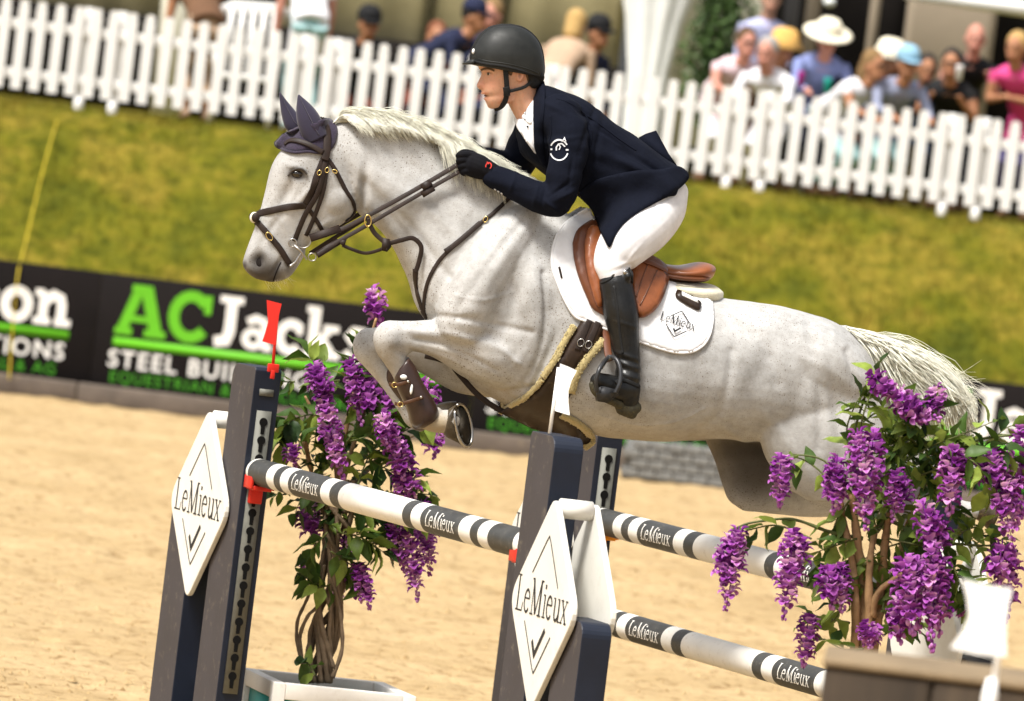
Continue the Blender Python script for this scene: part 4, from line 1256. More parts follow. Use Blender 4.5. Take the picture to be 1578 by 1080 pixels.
for i in range(7):                                  # ribs, barely there
    dent(965 + i * 20, 560, 5, .0022, 70, -14, near * 1.0)
# fine unevenness of the coat and muscle
fr = np.array([mnoise.noise(Vector(p) * 7.0) for p in A]) * .0045 + np.array([mnoise.noise(Vector(p) * 19.0) for p in A]) * .0012
fr[headsel] *= .35
A = A + Nrm * (disp + fr)[:, None]
set_np(horse_me, A)
pig = np.zeros((len(A), 4)); pig[:, 3] = 1
def blot(ch, x, y, rx, ry, amt, sel=1.0, rot=0):
    c, s = math.cos(math.radians(rot)), math.sin(math.radians(rot))
    X, Y = PX - x, PY - y
    u, v = X * c + Y * s, -X * s + Y * c
    pig[:, ch] = np.maximum(pig[:, ch], amt * np.exp(-((u / rx) ** 2 + (v / ry) ** 2) ** 1.5) * sel)
blot(0, 400, 400, 10, 14, 1.0, headsel * HWS, 20)
blot(0, 458, 268, 13, 8.5, 1.0, headsel * HWS, 12)
blot(0, 376, 408, 5, 6, .8, headsel)
blot(2, 407, 421, 38, 22, .96, headsel)
blot(2, 392, 405, 16, 14, .55, headsel)
blot(2, 396, 408, 24, 22, .35, headsel)
blot(0, 418, 431, 12, 3.5, .7, headsel, -20)
blot(0, 428, 414, 3, 16, .7, headsel, 24)
blot(2, 385, 408, 14, 12, .4, headsel)
blot(2, 440, 412, 15, 16, .65, headsel)
blot(2, 458, 268, 20, 13, .45, headsel * HWS)
blot(2, 420, 330, 16, 40, .10, headsel)
blot(2, 557, 300, 8, 34, .35, 1.0, 8)
blot(2, 640, 300, 60, 30, .10, 1.0, 30)
blot(2, 600, 250, 50, 20, .12, 1.0, 20)
blot(2, 470, 380, 20, 10, .25, headsel)
blot(2, 606, 527, 15, 15, .34)
blot(2, 562, 528, 14, 18, .36)
blot(2, 640, 560, 60, 24, .22, SW < .02)
blot(1, 668, 655, 34, 22, .85)
blot(1, 600, 560, 30, 40, .30)
blot(1, 980, 690, 160, 34, .40)
blot(1, 760, 620, 90, 24, .35)
blot(1, 690, 545, 70, 16, .22)
blot(2, 1165, 720, 88, 66, .86, SW < .08)  # groin skin plus painted shade on the far inner thigh, next rows too
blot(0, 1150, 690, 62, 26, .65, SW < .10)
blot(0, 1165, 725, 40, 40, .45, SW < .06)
blot(2, 870, 540, 22, 60, .2, 1.0, 25)
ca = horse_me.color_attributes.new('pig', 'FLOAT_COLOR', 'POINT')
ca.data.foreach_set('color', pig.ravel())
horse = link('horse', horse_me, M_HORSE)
tag(horse, 'light grey flea-bitten horse jumping over striped poles with forelegs folded', 'horse')
HB = bvh_of(horse_me)

# eyes and hooves
l, n = hit(HB, 458, 268)
for m_ in (False, True):
    c = l - n * .0065
    vf = join(ellipsoid(c, HA * .027, UP * .018, HN * .021, 18, 12))
    obj('eye', mirrored(vf) if m_ else vf, M_EYE, horse)
lid = [(444, 271), (450, 262), (459, 259), (468, 262), (473, 268)]
vf = strap(HB, lid, 3.0, .007, .006, 2)
obj('eyelid', vf, M_LID, horse)
ns = []
for m_ in (False, True):
    l2, n2 = hit(HB, 399, 401)
    fa = (HA * .45 + UP * -.9); fa = (fa - n2 * fa.dot(n2)).normalized(); fb = n2.cross(fa).normalized()
    vf = ellipsoid(l2 - n2 * .002 , fa * .030, fb * .019, n2 * .008, 18, 8)
    obj('nostril', mirrored(vf) if m_ else vf, M_NOST, horse)
ml = strap(HB, [(421, 433), (424, 424), (428, 414), (433, 404)], 1.8, .003, .0008, 2)
obj('mouth_line', ml, M_NOST, horse)
def hoof(w, pts, tw=0.0):
    rows = resample(pts, 4); k = len(rows) - 1
    return loft([ring(HO(r[0], r[1], w), HO(r[2], r[3], w), r[4], nv=(HN * math.cos(tw * i / k) - HA * math.sin(tw * i / k)), N=24) for i, r in enumerate(rows)])
hv = hoof(NW, [(688, 633, 683, 668, .044), (694, 629, 689, 674, .050), (702, 624, 703, 681, .054), (707, 622, 717, 688, .057)], .75)
h1 = obj('hoof', hv, M_HOOF, horse)
nvl = HN * math.cos(.75) - HA * math.sin(.75)
rim = ring(HO(707.5, 623, NW), HO(718, 688, NW), .055, nv=nvl, N=30)
nrm_ = nvl.cross((rim[0] - rim[15]).normalized()); nrm_ = nrm_ if nrm_.dot(HA) > 0 else -nrm_
obj('horseshoe', tube([p + nrm_ * .004 for p in rim[4:30] + rim[:3]], .0065, 6), M_STEEL, h1)
so_ = ring(HO(709, 628, NW), HO(717, 684, NW), .046, nv=nvl, N=24)
obj('sole', loft([[p + nrm_ * .003 for p in so_], [p * .7 + (so_[0] + so_[12]) * .15 - nrm_ * .006 for p in so_]]), M_SOLEH, h1)
hv = hoof(FW, [(668, 625, 664, 655, .046), (676, 622, 672, 660, .052), (688, 619, 690, 665, .057), (702, 618, 708, 672, .062)])
obj('hoof', hv, M_HOOF, horse)
for w, dx, dy in ((.13, 0, 0), (-.13, -48, 22)):
    hv = hoof(w, [(1508 + dx, 772 + dy, 1504 + dx, 800 + dy, .045), (1520 + dx, 771 + dy, 1512 + dx, 806 + dy, .052), (1540 + dx, 776 + dy, 1524 + dx, 818 + dy, .06)])
    obj('hoof', hv, M_HOOF, horse)

# mane, tail and whiskers: many thin strands
def strands(specs, mat, name, parent, r0=.0011, K=9):
    V, F = [], []
    for ctrl, rs in specs:
        pts = resample(ctrl, max(2, K // (len(ctrl) - 1)))
        pp = [HO(q[0], q[1], q[2]) for q in pts]
        vf = tube(pp, [r0 * rs * (1 - .75 * (i / (len(pp) - 1)) ** 2) for i in range(len(pp))], 3, False)
        n = len(V); V += vf[0]; F += [tuple(i + n for i in f) for f in vf[1]]
    o = obj(name, (V, F), mat, parent)
    return o
U = random.uniform; G = random.gauss
crest = resample([(514, 186), (540, 184), (585, 187), (645, 205), (700, 234), (742, 254)], 10)
def crest_at(t):
    q = t * (len(crest) - 1); i = int(min(q, len(crest) - 2)); f = q - i
    return crest[i] * (1 - f) + crest[i + 1] * f
sp = []
for i in range(4600):
    t = U(0, 1)
    x, y = crest_at(t)
    lock = math.sin(t * 37) * .5 + math.sin(t * 71 + 1) * .5
    w0 = U(-.028, .034)
    L = U(.6, 1.0) * (1 - .25 * t)
    near_lock = U(0, 1) < (.15 if t < .6 else .45)
    if near_lock:       # falls over the near side of the neck
        d = U(30, 75) * L * (1.25 if t > .62 else .42)
        q = [(x, y + 3, w0), (x + 18 * L + 4 * lock, y - 10 * L, .05), (x + 40 * L + 8 * lock, y + 8 * L, .085), (x + (55 + 6 * lock) * L, y + d, .10 + .03 * t + G(0, .008))]
    else:               # blown up and back
        lift = U(5, 19) * (1 - .35 * t) * (.35 + .65 * min(1, t / .06))
        q = [(x, y + 3, w0), (x + 16 * L + 3 * lock, y - lift, w0 * 1.4), (x + (52 + 8 * lock) * L, y - lift * .9 + 8 * L + G(0, 3), w0 * 1.8 + .01), (x + (92 + 14 * lock) * L, y + 16 * L + U(-4, 22), w0 * 2 + .02)]
    q = [(a + G(0, .8), b + G(0, .8), c) for a, b, c in q]
    if q[-1][0] > 722 and q[-1][1] < 236:
        q[-1] = (722 + G(0, 3), q[-1][1], q[-1][2])
    sp.append((q, U(.8, 1.5)))
for i in range(420):    # the short length in front of the withers
    t = U(0, 1)
    x, y = 735 + 75 * t, 254 + 40 * t
    q = [(x, y + 3, U(-.03, .03)), (x + 14, y - U(4, 14), U(-.03, .05)), (x + U(30, 45), y + U(-6, 10), U(-.03, .07)), (x + U(48, 74), y + U(6, 26), U(-.02, .09))]
    sp.append((q, U(.8, 1.4)))
tag(strands(sp, M_HAIR, 'mane', horse, .0009), kind='stuff')
sp = []
for i in range(5200):
    a = U(0, 1); k = U(.55, 1.0)
    x, y = 1303 + 38 * U(0, 1), 0
    y = 507 + (x - 1303) * .34 + U(-3, 6)
    if a < .8:
        ex, ey = 1395 + 112 * U(0, 1) ** .8, 0
        ey = 640 + G(0, 14) - (1500 - ex) * U(-.10, .22)
        hump = U(.15, .92)
        q = [(x, y, G(0, .012)), (x + 45 * k, y + 6 + 22 * k * (1 - hump), G(0, .03)), (x + (ex - x) * .62, y + 30 + 58 * (1 - hump), G(0, .05)), (x + (ex - x) * .88, y + 74 + 36 * (1 - hump), G(0, .06)), (ex, ey, G(0, .07))]
    else:
        q = [(x, y, G(0, .012)), (x + 30, y + 30, G(0, .03)), (x + 55, y + 90, G(0, .05)), (x + U(60, 110), y + U(120, 170), G(0, .06))]
    sp.append(([(p[0] + G(0, 1.2), p[1] + G(0, 1.2), p[2]) for p in q], U(.8, 1.5)))
for i in range(40):
    x = 1320 + 30 * U(0, 1)
    q = [(x, 516, 0), (x + 60, 530 + G(0, 6), 0), (x + 125, 572 + G(0, 12), G(0, .05)), (x + 175 + G(0, 8), 615 + G(0, 24), G(0, .07))]
    sp.append((q, .7))
tl = strands(sp, M_HAIR, 'tail', horse, .0021, 9); tag(tl, kind='stuff')
core = slab_loft([(1306, 512, 1308, 522, .01, 0), (1345, 521, 1335, 548, .022, 0), (1395, 542, 1372, 592, .032, 0), (1440, 574, 1412, 626, .036, 0), (1474, 612, 1450, 648, .028, 0), (1490, 640, 1476, 656, .008, 0)], m=5, N=20)
obj('tail_core', core, M_HAIR2, horse)
sp = []
for i in range(46):
    x = U(405, 446); y = 432 - (x - 405) * .25
    q = [(x, y - 4, U(-.03, .03)), (x + U(-2, 8), y + U(3, 8), U(-.03, .04)), (x + U(0, 18), y + U(8, 20), U(-.04, .05))]
    sp.append((q, .4))
tag(strands(sp, M_HAIR, 'whisker', horse, .0008, 6), kind='stuff')

# ------------------------------------------------------------------ tack
M_BRN = M('dark_bridle_leather', (.020, .011, .0075), .58, .35, 25, .3, 260)
M_TAN = M('tan_saddle_leather', (.22, .068, .022), .38, .28, 9, .25, 300, coat=.2, dirt=((.12, .04, .015), .5))
M_TAN2 = M('brown_saddle_leather', (.125, .040, .015), .42, .3, 9, .25, 300, coat=.15)
M_CHOC = M('brown_girth_leather', (.024, .012, .006), .45, .35, 8, .25, 200, coat=.1, dirt=((.12, .08, .035), .4))
M_BRASS = M('brass', (.75, .55, .20), .25, .1, 30, 0, metal=1.0)
def fleece_mat(name, c):
    t = NT(name)
    n = t.noise(190, 4, .7)
    r = t.ramp(n.outputs[0], [(.3, tuple(x * .80 for x in c)), (.55, c)])
    t.col(r.outputs[0]); t.l(t.bump(n.outputs[0], .6, .006), t.b.inputs['Normal']); t.set(Roughness=.95, Sheen_Weight=.4)
    return t.m
M_FLC = fleece_mat('yellow_sheepskin', (.46, .37, .165))
M_FLC2 = fleece_mat('cream_sheepskin', (.74, .68, .50))
def knit():
    t = NT('purple_crochet')
    v = t.n('TexVoronoi'); v.inputs['Scale'].default_value = 190; t.l(t.tc.outputs['Object'], v.inputs['Vector'])
    r = t.ramp(v.outputs['Distance'], [(.1, (.036, .020, .052)), (.55, (.012, .007, .020))])
    t.col(r.outputs[0]); t.l(t.bump(v.outputs['Distance'], -1.0, .006), t.b.inputs['Normal']); t.set(Roughness=.9, Sheen_Weight=.2)
    return t.m
M_KNIT = knit()
M_EARC = M('slate_ear_fabric', (.026, .022, .044), .85, .15, 40, .2, 400, sheen=.2)
def quilt():
    t = NT('white_quilted_cotton')
    c = t.ramp(t.noise(14, 5, .6).outputs[0], [(.3, (.70, .69, .70)), (.7, (.78, .78, .78))])
    t.col(c.outputs[0])
    t.l(t.bump(t.noise(300, 3).outputs[0], .4, .001), t.b.inputs['Normal']); t.set(Roughness=.85, Sheen_Weight=.2)
    return t.m
M_PAD = quilt()
M_INK = M('black_print', (.012, .012, .013), .6, .1, 20, 0)
M_WHT = M('white_print', (.78, .78, .76), .6, .08, 20, 0)

# ear bonnet
bon = thing('ear_bonnet', HO(480, 215), 'purple crocheted ear bonnet with two pointed ear covers on the horse', 'ear bonnet')
bp = [(425, 221), (436, 209), (449, 200), (470, 192), (497, 184), (512, 185), (520, 197), (518, 217), (510, 231), (492, 236), (474, 233), (455, 236), (438, 232), (428, 228)]
vf = patch(HB, bp, .002, .008, 5)
obj('crocheted_hood', vf, M_KNIT, bon); obj('crocheted_hood', mirrored(vf), M_KNIT, bon)
vf = strap(HB, [(426, 224), (440, 233), (456, 236), (474, 234), (492, 236), (509, 231)], 4, .008, .008, 3)
obj('knitted_edge', vf, M_KNIT, bon)
for rows, w in (([(489, 214, 18), (481, 198, 19), (474, 181, 17.5), (467, 164, 11.5), (460, 146, 1.2)], .062), ([(463, 201, 14), (452, 189, 14.5), (444, 174, 11), (437, 158, 6), (431, 142, 1.0)], -.050)):
    Rg = []
    rr = resample([(a, b, c) for a, b, c in rows], 5)
    for i, (a, b, c) in enumerate(rr):
        d = rr[min(i + 1, len(rr) - 1)][:2] - rr[max(i - 1, 0)][:2]; d = d / (np.linalg.norm(d) + 1e-9)
        nx, ny = -d[1], d[0]
        Rg.append(ring(HO(a + nx * c, b + ny * c, w), HO(a - nx * c, b - ny * c, w), c * PXM * .62 + .002, N=18))
    e_ = obj('ear_cover', loft(Rg), M_EARC, bon)
    ed = [HO(a + (6 if w > 0 else 4) * (1 - i / len(rr)), b, w + .6 * c * PXM + .003) for i, (a, b, c) in enumerate(rr)]
    obj('seam', tube(ed[2:-1], .0016, 5), M_KNIT, e_)

# bridle
bri = thing('bridle', HO(480, 300), 'dark brown leather crossed-noseband bridle with buckles on the grey head', 'bridle')
def both(name, vf, m, parent):
    o = obj(name, vf, m, parent); obj(name, mirrored(vf), m, parent); return o
HB2 = HB
both('headpiece', strap(HB, [(495, 186), (501, 200), (503, 217), (502, 236), (499, 247)], 11.7, .006, .014), M_BRN, bri)
both('browband', strap(HB, [(442, 226), (453, 219), (475, 224), (497, 236)], 7.8, .007, .015, 3), M_BRN, bri)
both('cheekpiece', strap(HB, [(499, 244), (489, 269), (479, 297), (471, 314)], 10.4, .005, .005), M_BRN, bri)
both('cheekpiece', strap(HB, [(501, 246), (491, 293), (471, 328), (461, 351), (453, 371)], 7.8, .006, .009), M_BRN, bri)
both('cheekpiece', strap(HB, [(503, 250), (499, 289), (490, 318), (478, 349), (471, 362)], 6.5, .005, .006), M_BRN, bri)
both('throat_lash', strap(HB, [(505, 245), (517, 263), (532, 293), (542, 309), (546, 323), (542, 332), (532, 340)], 6.5, .006, .004), M_BRN, bri)
both('noseband', strap(HB, [(392, 333), (400, 329), (434, 321), (460, 317), (476, 316)], 10.4, .006, .004, 3), M_BRN, bri)
both('lower_noseband', strap(HB, [(392, 337), (400, 345), (414, 362), (432, 384), (446, 408)], 9.1, .006, .005), M_BRN, bri)
both('cross_strap', strap(HB, [(474, 319), (488, 340), (497, 356)], 6.5, .005, .004), M_BRN, bri)
obj('nose_pad', ellipsoid(HO(392, 335, .0), HA * .018, UP * .022, HN * .034), M_FLC2, bri)
both('nose_disc', ellipsoid(HO(394, 335, .038), HA * .016, UP * .019, HN * .010), M_BRN, bri)
def loop(bvh, x, y, rx, ry, rot, r, off, name, m, parent):
    l, n = hit(bvh, x, y)
    if l is None: l, n = HO(x, y, .06), HN.copy()
    d = (l + n * off - CC).dot(CF)
    c, s = math.cos(math.radians(rot)), math.sin(math.radians(rot))
    pts = [P(x + rx * math.cos(a) * c - ry * math.sin(a) * s, y + rx * math.cos(a) * s + ry * math.sin(a) * c, d) for a in [2 * math.pi * i / 18 for i in range(19)]]
    return obj(name, tube(pts, r, 6, False), m, parent)
for x, y, rx, ry, rot in ((415, 364, 4, 7, -35), (492, 266, 3, 4, 20), (504, 262, 3, 4, 15), (516, 264, 4, 2.5, 20), (503, 233, 3, 3, 0)):
    loop(HB, x, y, rx, ry, rot, .0018, .014, 'buckle', M_BRASS, bri)
loop(HB, 467, 371, 12, 11, 0, .0024, .014, 'bit_ring', M_STEEL, bri)
loop(HB, 451, 374, 6, 6, 0, .003, .016, 'bit_ring', M_STEEL, bri)
obj('bit_shank', tube([HO(453, 378, .085), HO(463, 386, .09), (HO(473, 400, .09))], [.006, .005, .0035], 8), M_STEEL, bri)
obj('bit_ring', tube([HO(481 + 6 * math.cos(a), 396 + 6 * math.sin(a), .09) for a in [2 * math.pi * i / 16 for i in range(17)]], .0026, 6, False), M_STEEL, bri)
obj('curb_chain', tube([HO(x, y, .07 + .008 * (i % 2)) for i, (x, y) in enumerate(dens([(447, 410), (455, 404), (461, 395), (466, 388)], 2.5))], .006, 6), M_STEEL, bri)
# reins run from the bit to the rider's hands
def rein(rows, wd, name):
    rr = resample(rows, 8)
    pts = [HO(*r) for r in rr]
    nn = [(HN * .9 + UP * .4).normalized()] * len(pts)
    return ribbon(pts, nn, wd, .0042)
rn = rein([(478, 367, .075), (519, 356, .085), (560, 336, .105), (640, 292, .135), (708, 252, .125)], .018, 'rein'); obj('rein', rn, M_BRN, bri)
obj('rein', mirrored(rn), M_BRN, bri)
rn2 = rein([(488, 393, .09), (523, 371, .095), (560, 350, .11), (640, 303, .140), (710, 263, .125)], .016, 'rein'); obj('rein', rn2, M_BRN, bri)
obj('rein', mirrored(rn2), M_BRN, bri)
for x0, y0, x1, y1, ww in ((478, 367, 524, 352, .030), (488, 393, 522, 372, .026), (650, 289, 664, 281, .026), (650, 300, 668, 289, .026)):
    f = lambda x, y, w: HO(x, y, w)
    wv = .082 if x0 < 600 else .139
    obj('rein_keeper', ribbon([f(x0, y0, wv), f((x0 + x1) / 2, (y0 + y1) / 2, wv + .003), f(x1, y1, wv)], [(HN * .9 + UP * .4).normalized()] * 3, ww, .013), M_BRN, bri)
obj('rein_stop', prism([(522, 372), (534, 368), (530, 382)], lambda x, y: HO(x, y, .10), .012, HN), M_BRN, bri)

# breastplate with running martingale
brp = thing('breastplate', HO(650, 430), 'brown leather breastplate with martingale straps across the chest', 'breastplate')
def free_strap(rows, wd, th=.006, nv=None):
    rr = resample(rows, 6)
    return ribbon([HO(*r) for r in rr], [nv or HN] * len(rr), wd, th)
mfork = free_strap([(567, 337, .118), (572, 350, .12), (580, 362, .12), (597, 374, .13), (618, 370, .14), (636, 367, .14), (649, 380, .14), (646, 402, .135), (640, 420, .13)], .018, .006)
obj('martingale_fork', mfork, M_BRN, brp)
obj('martingale_fork', free_strap([(528, 378, .02), (545, 385, .05), (565, 390, .09), (590, 383, .12), (600, 376, .13)], .013), M_BRN, brp)
obj('martingale_ring', tube([HO(567 + 5 * math.cos(a), 340 + 9 * math.sin(a), .125) for a in [2 * math.pi * i / 16 for i in range(17)]], .0026, 6, False), M_BRASS, brp)
obj('rubber_stop', prism([(590, 366), (600, 368), (603, 380), (596, 388), (588, 386)], lambda x, y: HO(x, y, .135), .015, HN), M_BRN, brp)
obj('neck_strap', strap(HB, [(641, 415), (641, 432), (644, 452), (650, 472), (657, 491)], 10, .007), M_BRN, brp)
obj('shoulder_strap', strap(HB, [(654, 484), (654, 464), (658, 440), (666, 420), (680, 398), (705, 374), (735, 348), (762, 327), (790, 300)], 6, .006), M_BRN, brp)
obj('shoulder_strap', strap(HB, [(686, 388), (705, 374), (735, 348), (740, 344)], 8, .006, .007), M_BRN, brp)
loop(HB, 748, 338, 3, 5, 30, .002, .01, 'buckle', M_BRASS, brp)
loop(HB, 648, 474, 4, 4, 0, .002, .01, 'buckle', M_STEEL, brp)
obj('belly_strap', free_strap([(655, 548, .0), (676, 553, .02), (694, 560, .03), (708, 577, .04), (735, 607, .05), (762, 627, .05), (782, 637, .05)], .022, .007), M_BRN, brp)

# girth with stud guard
gir = thing('girth', HO(860, 600), 'dark brown stud-guard girth edged with yellow sheepskin under the belly', 'girth')
gp = [(899, 490), (932, 500), (920, 530), (894, 562), (881, 604), (868, 634), (890, 655), (911, 672), (899, 682), (860, 668), (829, 660), (783, 637), (774, 632), (800, 617), (825, 602), (843, 581), (858, 556), (872, 534), (887, 508)]
gv = patch(HB, gp, .004, .012, 8)
both('guard', gv, M_CHOC, gir)
both('girth_strap', strap(HB, [(908, 494), (899, 515), (889, 540)], 9, .004, .017), M_BRN, gir)
both('girth_strap', strap(HB, [(921, 497), (912, 518), (901, 543)], 9, .004, .017), M_BRN, gir)
for q_ in ((895, 528), (907, 531)):
    loop(HB, q_[0], q_[1], 5, 6, 25, .002, .022, 'girth_buckle', M_STEEL, gir)
def fuzz(pts, wpx, h):
    p, n = on_surface(HB, pts, .010, 3.0)
    V, F = [], []
    vf = ribbon(p, n, wpx * PXM * 1.05, h * 1.3)
    V, F = list(vf[0]), list(vf[1])
    for i in range(len(p) - 1):
        t = (p[i + 1] - p[i]).normalized(); b = t.cross(n[i]).normalized()
        for k in range(int(wpx * 3)):
            c = p[i].lerp(p[i + 1], U(0, 1)) + b * (U(-.54, .54) * wpx * PXM) + n[i] * (h * .35)
            r = U(.0025, .006)
            nn = len(V)
            d = (n[i] + Vector((G(0, .7), G(0, .7), G(0, .7)))).normalized()
            a1 = d.orthogonal().normalized(); a2 = d.cross(a1)
            V += [c + a1 * r, c + a2 * r, c - a1 * r, c - a2 * r, c + d * r * 1.5]
            F += [(nn, nn + 1, nn + 4), (nn + 1, nn + 2, nn + 4), (nn + 2, nn + 3, nn + 4), (nn + 3, nn, nn + 4)]
    return V, F
for pts, wd in (([(884, 502), (869, 528), (852, 560), (839, 581)], 9), ([(838, 583), (822, 602), (795, 618), (774, 631)], 7), ([(930, 524), (910, 546), (891, 572), (880, 603)], 10.5), ([(866, 636), (890, 648), (908, 663), (914, 677), (904, 686)], 11)):
    both('sheepskin_edge', fuzz(pts, wd, .014), M_FLC, gir)

# saddle pad
pad = thing('saddle_pad', HO(950, 440), 'white quilted saddle pad with black brand print under the saddle', 'saddle pad')
pp_ = [(907, 323), (888, 334), (866, 350), (853, 376), (850, 406), (858, 435), (871, 465), (886, 488), (905, 496), (940, 510), (984, 526), (1016, 537), (1047, 544), (1073, 540), (1090, 523), (1097, 496), (1095, 466), (1060, 450), (1010, 425), (960, 395), (925, 358)]
def qh(x, y):
    if ((x - 1044) / 36) ** 2 + ((y - 502) / 30) ** 2 < 1: return 0.0
    a = (x * .94 + y * .34); b = (y * .94 - x * .34)
    if x > 975: return .0022 * abs(math.sin(b / 9.0 * math.pi))
    return .0022 * min(abs(math.sin((a + b) / 18 * math.pi)), abs(math.sin((a - b) / 18 * math.pi))) * 1.6
pv = patch(HB, pp_, .004, .010, 4.5, height=qh)
both('quilted_cloth', pv, M_PAD, pad)
both('piping', strap(HB, [(905, 324), (888, 334), (866, 350), (853, 376), (850, 406), (858, 435), (871, 465), (886, 488), (905, 496), (940, 510), (984, 526), (1016, 537), (1047, 544), (1073, 540), (1090, 523), (1097, 496), (1095, 468)], 4, .014, .006, 4), M_PAD, pad)
PB = bvh_of(new_mesh('tmp_pad', *pv))
def decal(strokes, bvh, lift, name, m, parent, seg=3):
    ds = [hit(bvh, p[0], p[1])[0] for s, w in strokes for p in s]
    ds = [(q - CC).dot(CF) for q in ds if q is not None]
    dd = sum(ds) / max(1, len(ds))
    def fn(x, y, z):
        l, n = hit(bvh, x, y)
        if l is None: l, n = P(x, y, dd), HN
        return l + n * (lift + z * .35)
    return obj(name, strokes_mesh(strokes, fn, .0006, seg), m, parent)
ws, wl = word_strokes('LeMieux', LM)
def placed(ws, ox, oy, sx, sy, rot, wk=1.0):
    c, s = math.cos(math.radians(rot)), math.sin(math.radians(rot))
    return [([(ox + p[0] * sx * c + p[1] * sy * s, oy + p[0] * sx * s - p[1] * sy * c) for p in pts], w * (sx + sy) / 2 * wk) for pts, w in ws]
st = placed(ws, 1015.5, 493, 12.4, 13.5, 18, 1.25)
def lozenge(cx, cy, rx, ry, rot, w):
    c, s = math.cos(math.radians(rot)), math.sin(math.radians(rot))
    R_ = lambda x, y: (cx + x * c - y * s, cy + x * s + y * c)
    return [([R_(-rx * .62, -ry * .38), R_(-rx * .12, -ry * .90), R_(0, -ry), R_(rx * .12, -ry * .90), R_(rx * .70, -ry * .30)], w),
            ([R_(-rx * .72, ry * .28), R_(-rx * .12, ry * .90), R_(0, ry), R_(rx * .12, ry * .90), R_(rx * .66, ry * .34)], w),
            ([R_(-rx * .20, ry * .42), R_(-rx * .06, ry * .60), R_(rx * .26, ry * .24)], w * 1.8)]
st += lozenge(1044, 500, 24, 20, 17, 1.5)
decal(st, PB, .006, 'brand_print', M_INK, pad)
l, n = hit(PB, 1059, 464)
bt = [(1042, 449), (1050, 451), (1077, 466), (1079, 475), (1073, 479), (1046, 464), (1040, 456)]
obj('leather_badge', patch(PB, bt, .006, .012, 6), M_CHOC, pad)
obj('badge_print', patch(PB, [(1048, 454), (1072, 466), (1073, 472), (1048, 460)], .019, .002, 5, False), M_WHT, pad)
obj('woven_tag', patch(PB, [(860, 412), (863, 411), (867, 428), (864, 429)], .003, .003, 4, False), M_BRN, pad)

# saddle
sad = thing('saddle', HO(980, 410), 'tan leather jumping saddle under the rider', 'saddle')
fl = [(880, 378), (885, 362), (897, 351), (913, 346), (932, 362), (965, 392), (1000, 402), (1026, 422), (1025, 444), (1012, 476), (987, 491), (950, 494), (915, 480), (902, 458), (889, 428), (882, 400)]
fv = patch(HB, fl, .022, .016, 7)
both('flap', fv, M_TAN2, sad)
FB = bvh_of(new_mesh('tmp_flap', *fv))
kr = [(904, 356), (911, 349), (926, 356), (936, 376), (930, 400), (926, 430), (929, 466), (921, 472), (912, 450), (903, 415), (900, 380)]
both('knee_roll', patch(FB, kr, .003, .022, 6), M_TAN, sad)
sk = [(972, 406), (1000, 402), (1025, 424), (1023, 446), (1010, 476), (988, 489), (976, 470)]
both('flap_panel', patch(FB, sk, .002, .012, 6), M_TAN, sad)
for a in ([(995, 412), (985, 440), (979, 460)], [(1010, 420), (997, 448), (985, 472)]):
    both('stitched_seam', strap(FB, a, 2, .004, .015), M_TAN2, sad)
both('stirrup_leather_loop', strap(FB, [(975, 402), (1000, 410), (1026, 423)], 12, .006, .018), M_TAN2, sad)
obj('seat', slab_loft([(900, 347, 896, 366, .04, 0), (910, 343, 902, 374, .10, .2), (934, 362, 925, 396, .11, .3), (970, 386, 962, 420, .11, .2), (1010, 403, 1003, 430, .14, 0), (1048, 409, 1042, 434, .175, -.1), (1080, 404, 1076, 435, .165, -.1), (1095, 407, 1090, 430, .11, 0), (1101, 412, 1099, 418, .04, 0)], e=2.3, m=5, N=32), M_TAN, sad)
obj('seat_welt', tube([HO(*q) for q in resample([(1000, 418, .15), (1045, 428, .185), (1084, 430, .165), (1096, 424, .09)], 6)], .007, 8), M_TAN2, sad)
hp = thing('half_pad', HO(1060, 450), 'cream sheepskin half pad showing behind the saddle', 'half pad')
hv = slab_loft([(1015, 430, 1016, 452, .18, 0), (1040, 432, 1040, 460, .20, 0), (1070, 435, 1072, 466, .19, 0), (1096, 438, 1096, 467, .14, 0), (1112, 448, 1110, 462, .05, 0)], e=2.4, m=5, N=30)
obj('fleece', hv, M_FLC2, hp)
V = []
for v in hv[0]:
    pass
fv2 = slab_loft([(895, 342, 893, 362, .05, 0), (910, 332, 905, 360, .11, .3), (926, 346, 920, 370, .12, .3)], e=2.2, m=4)
obj('fleece', fv2, M_FLC2, hp)

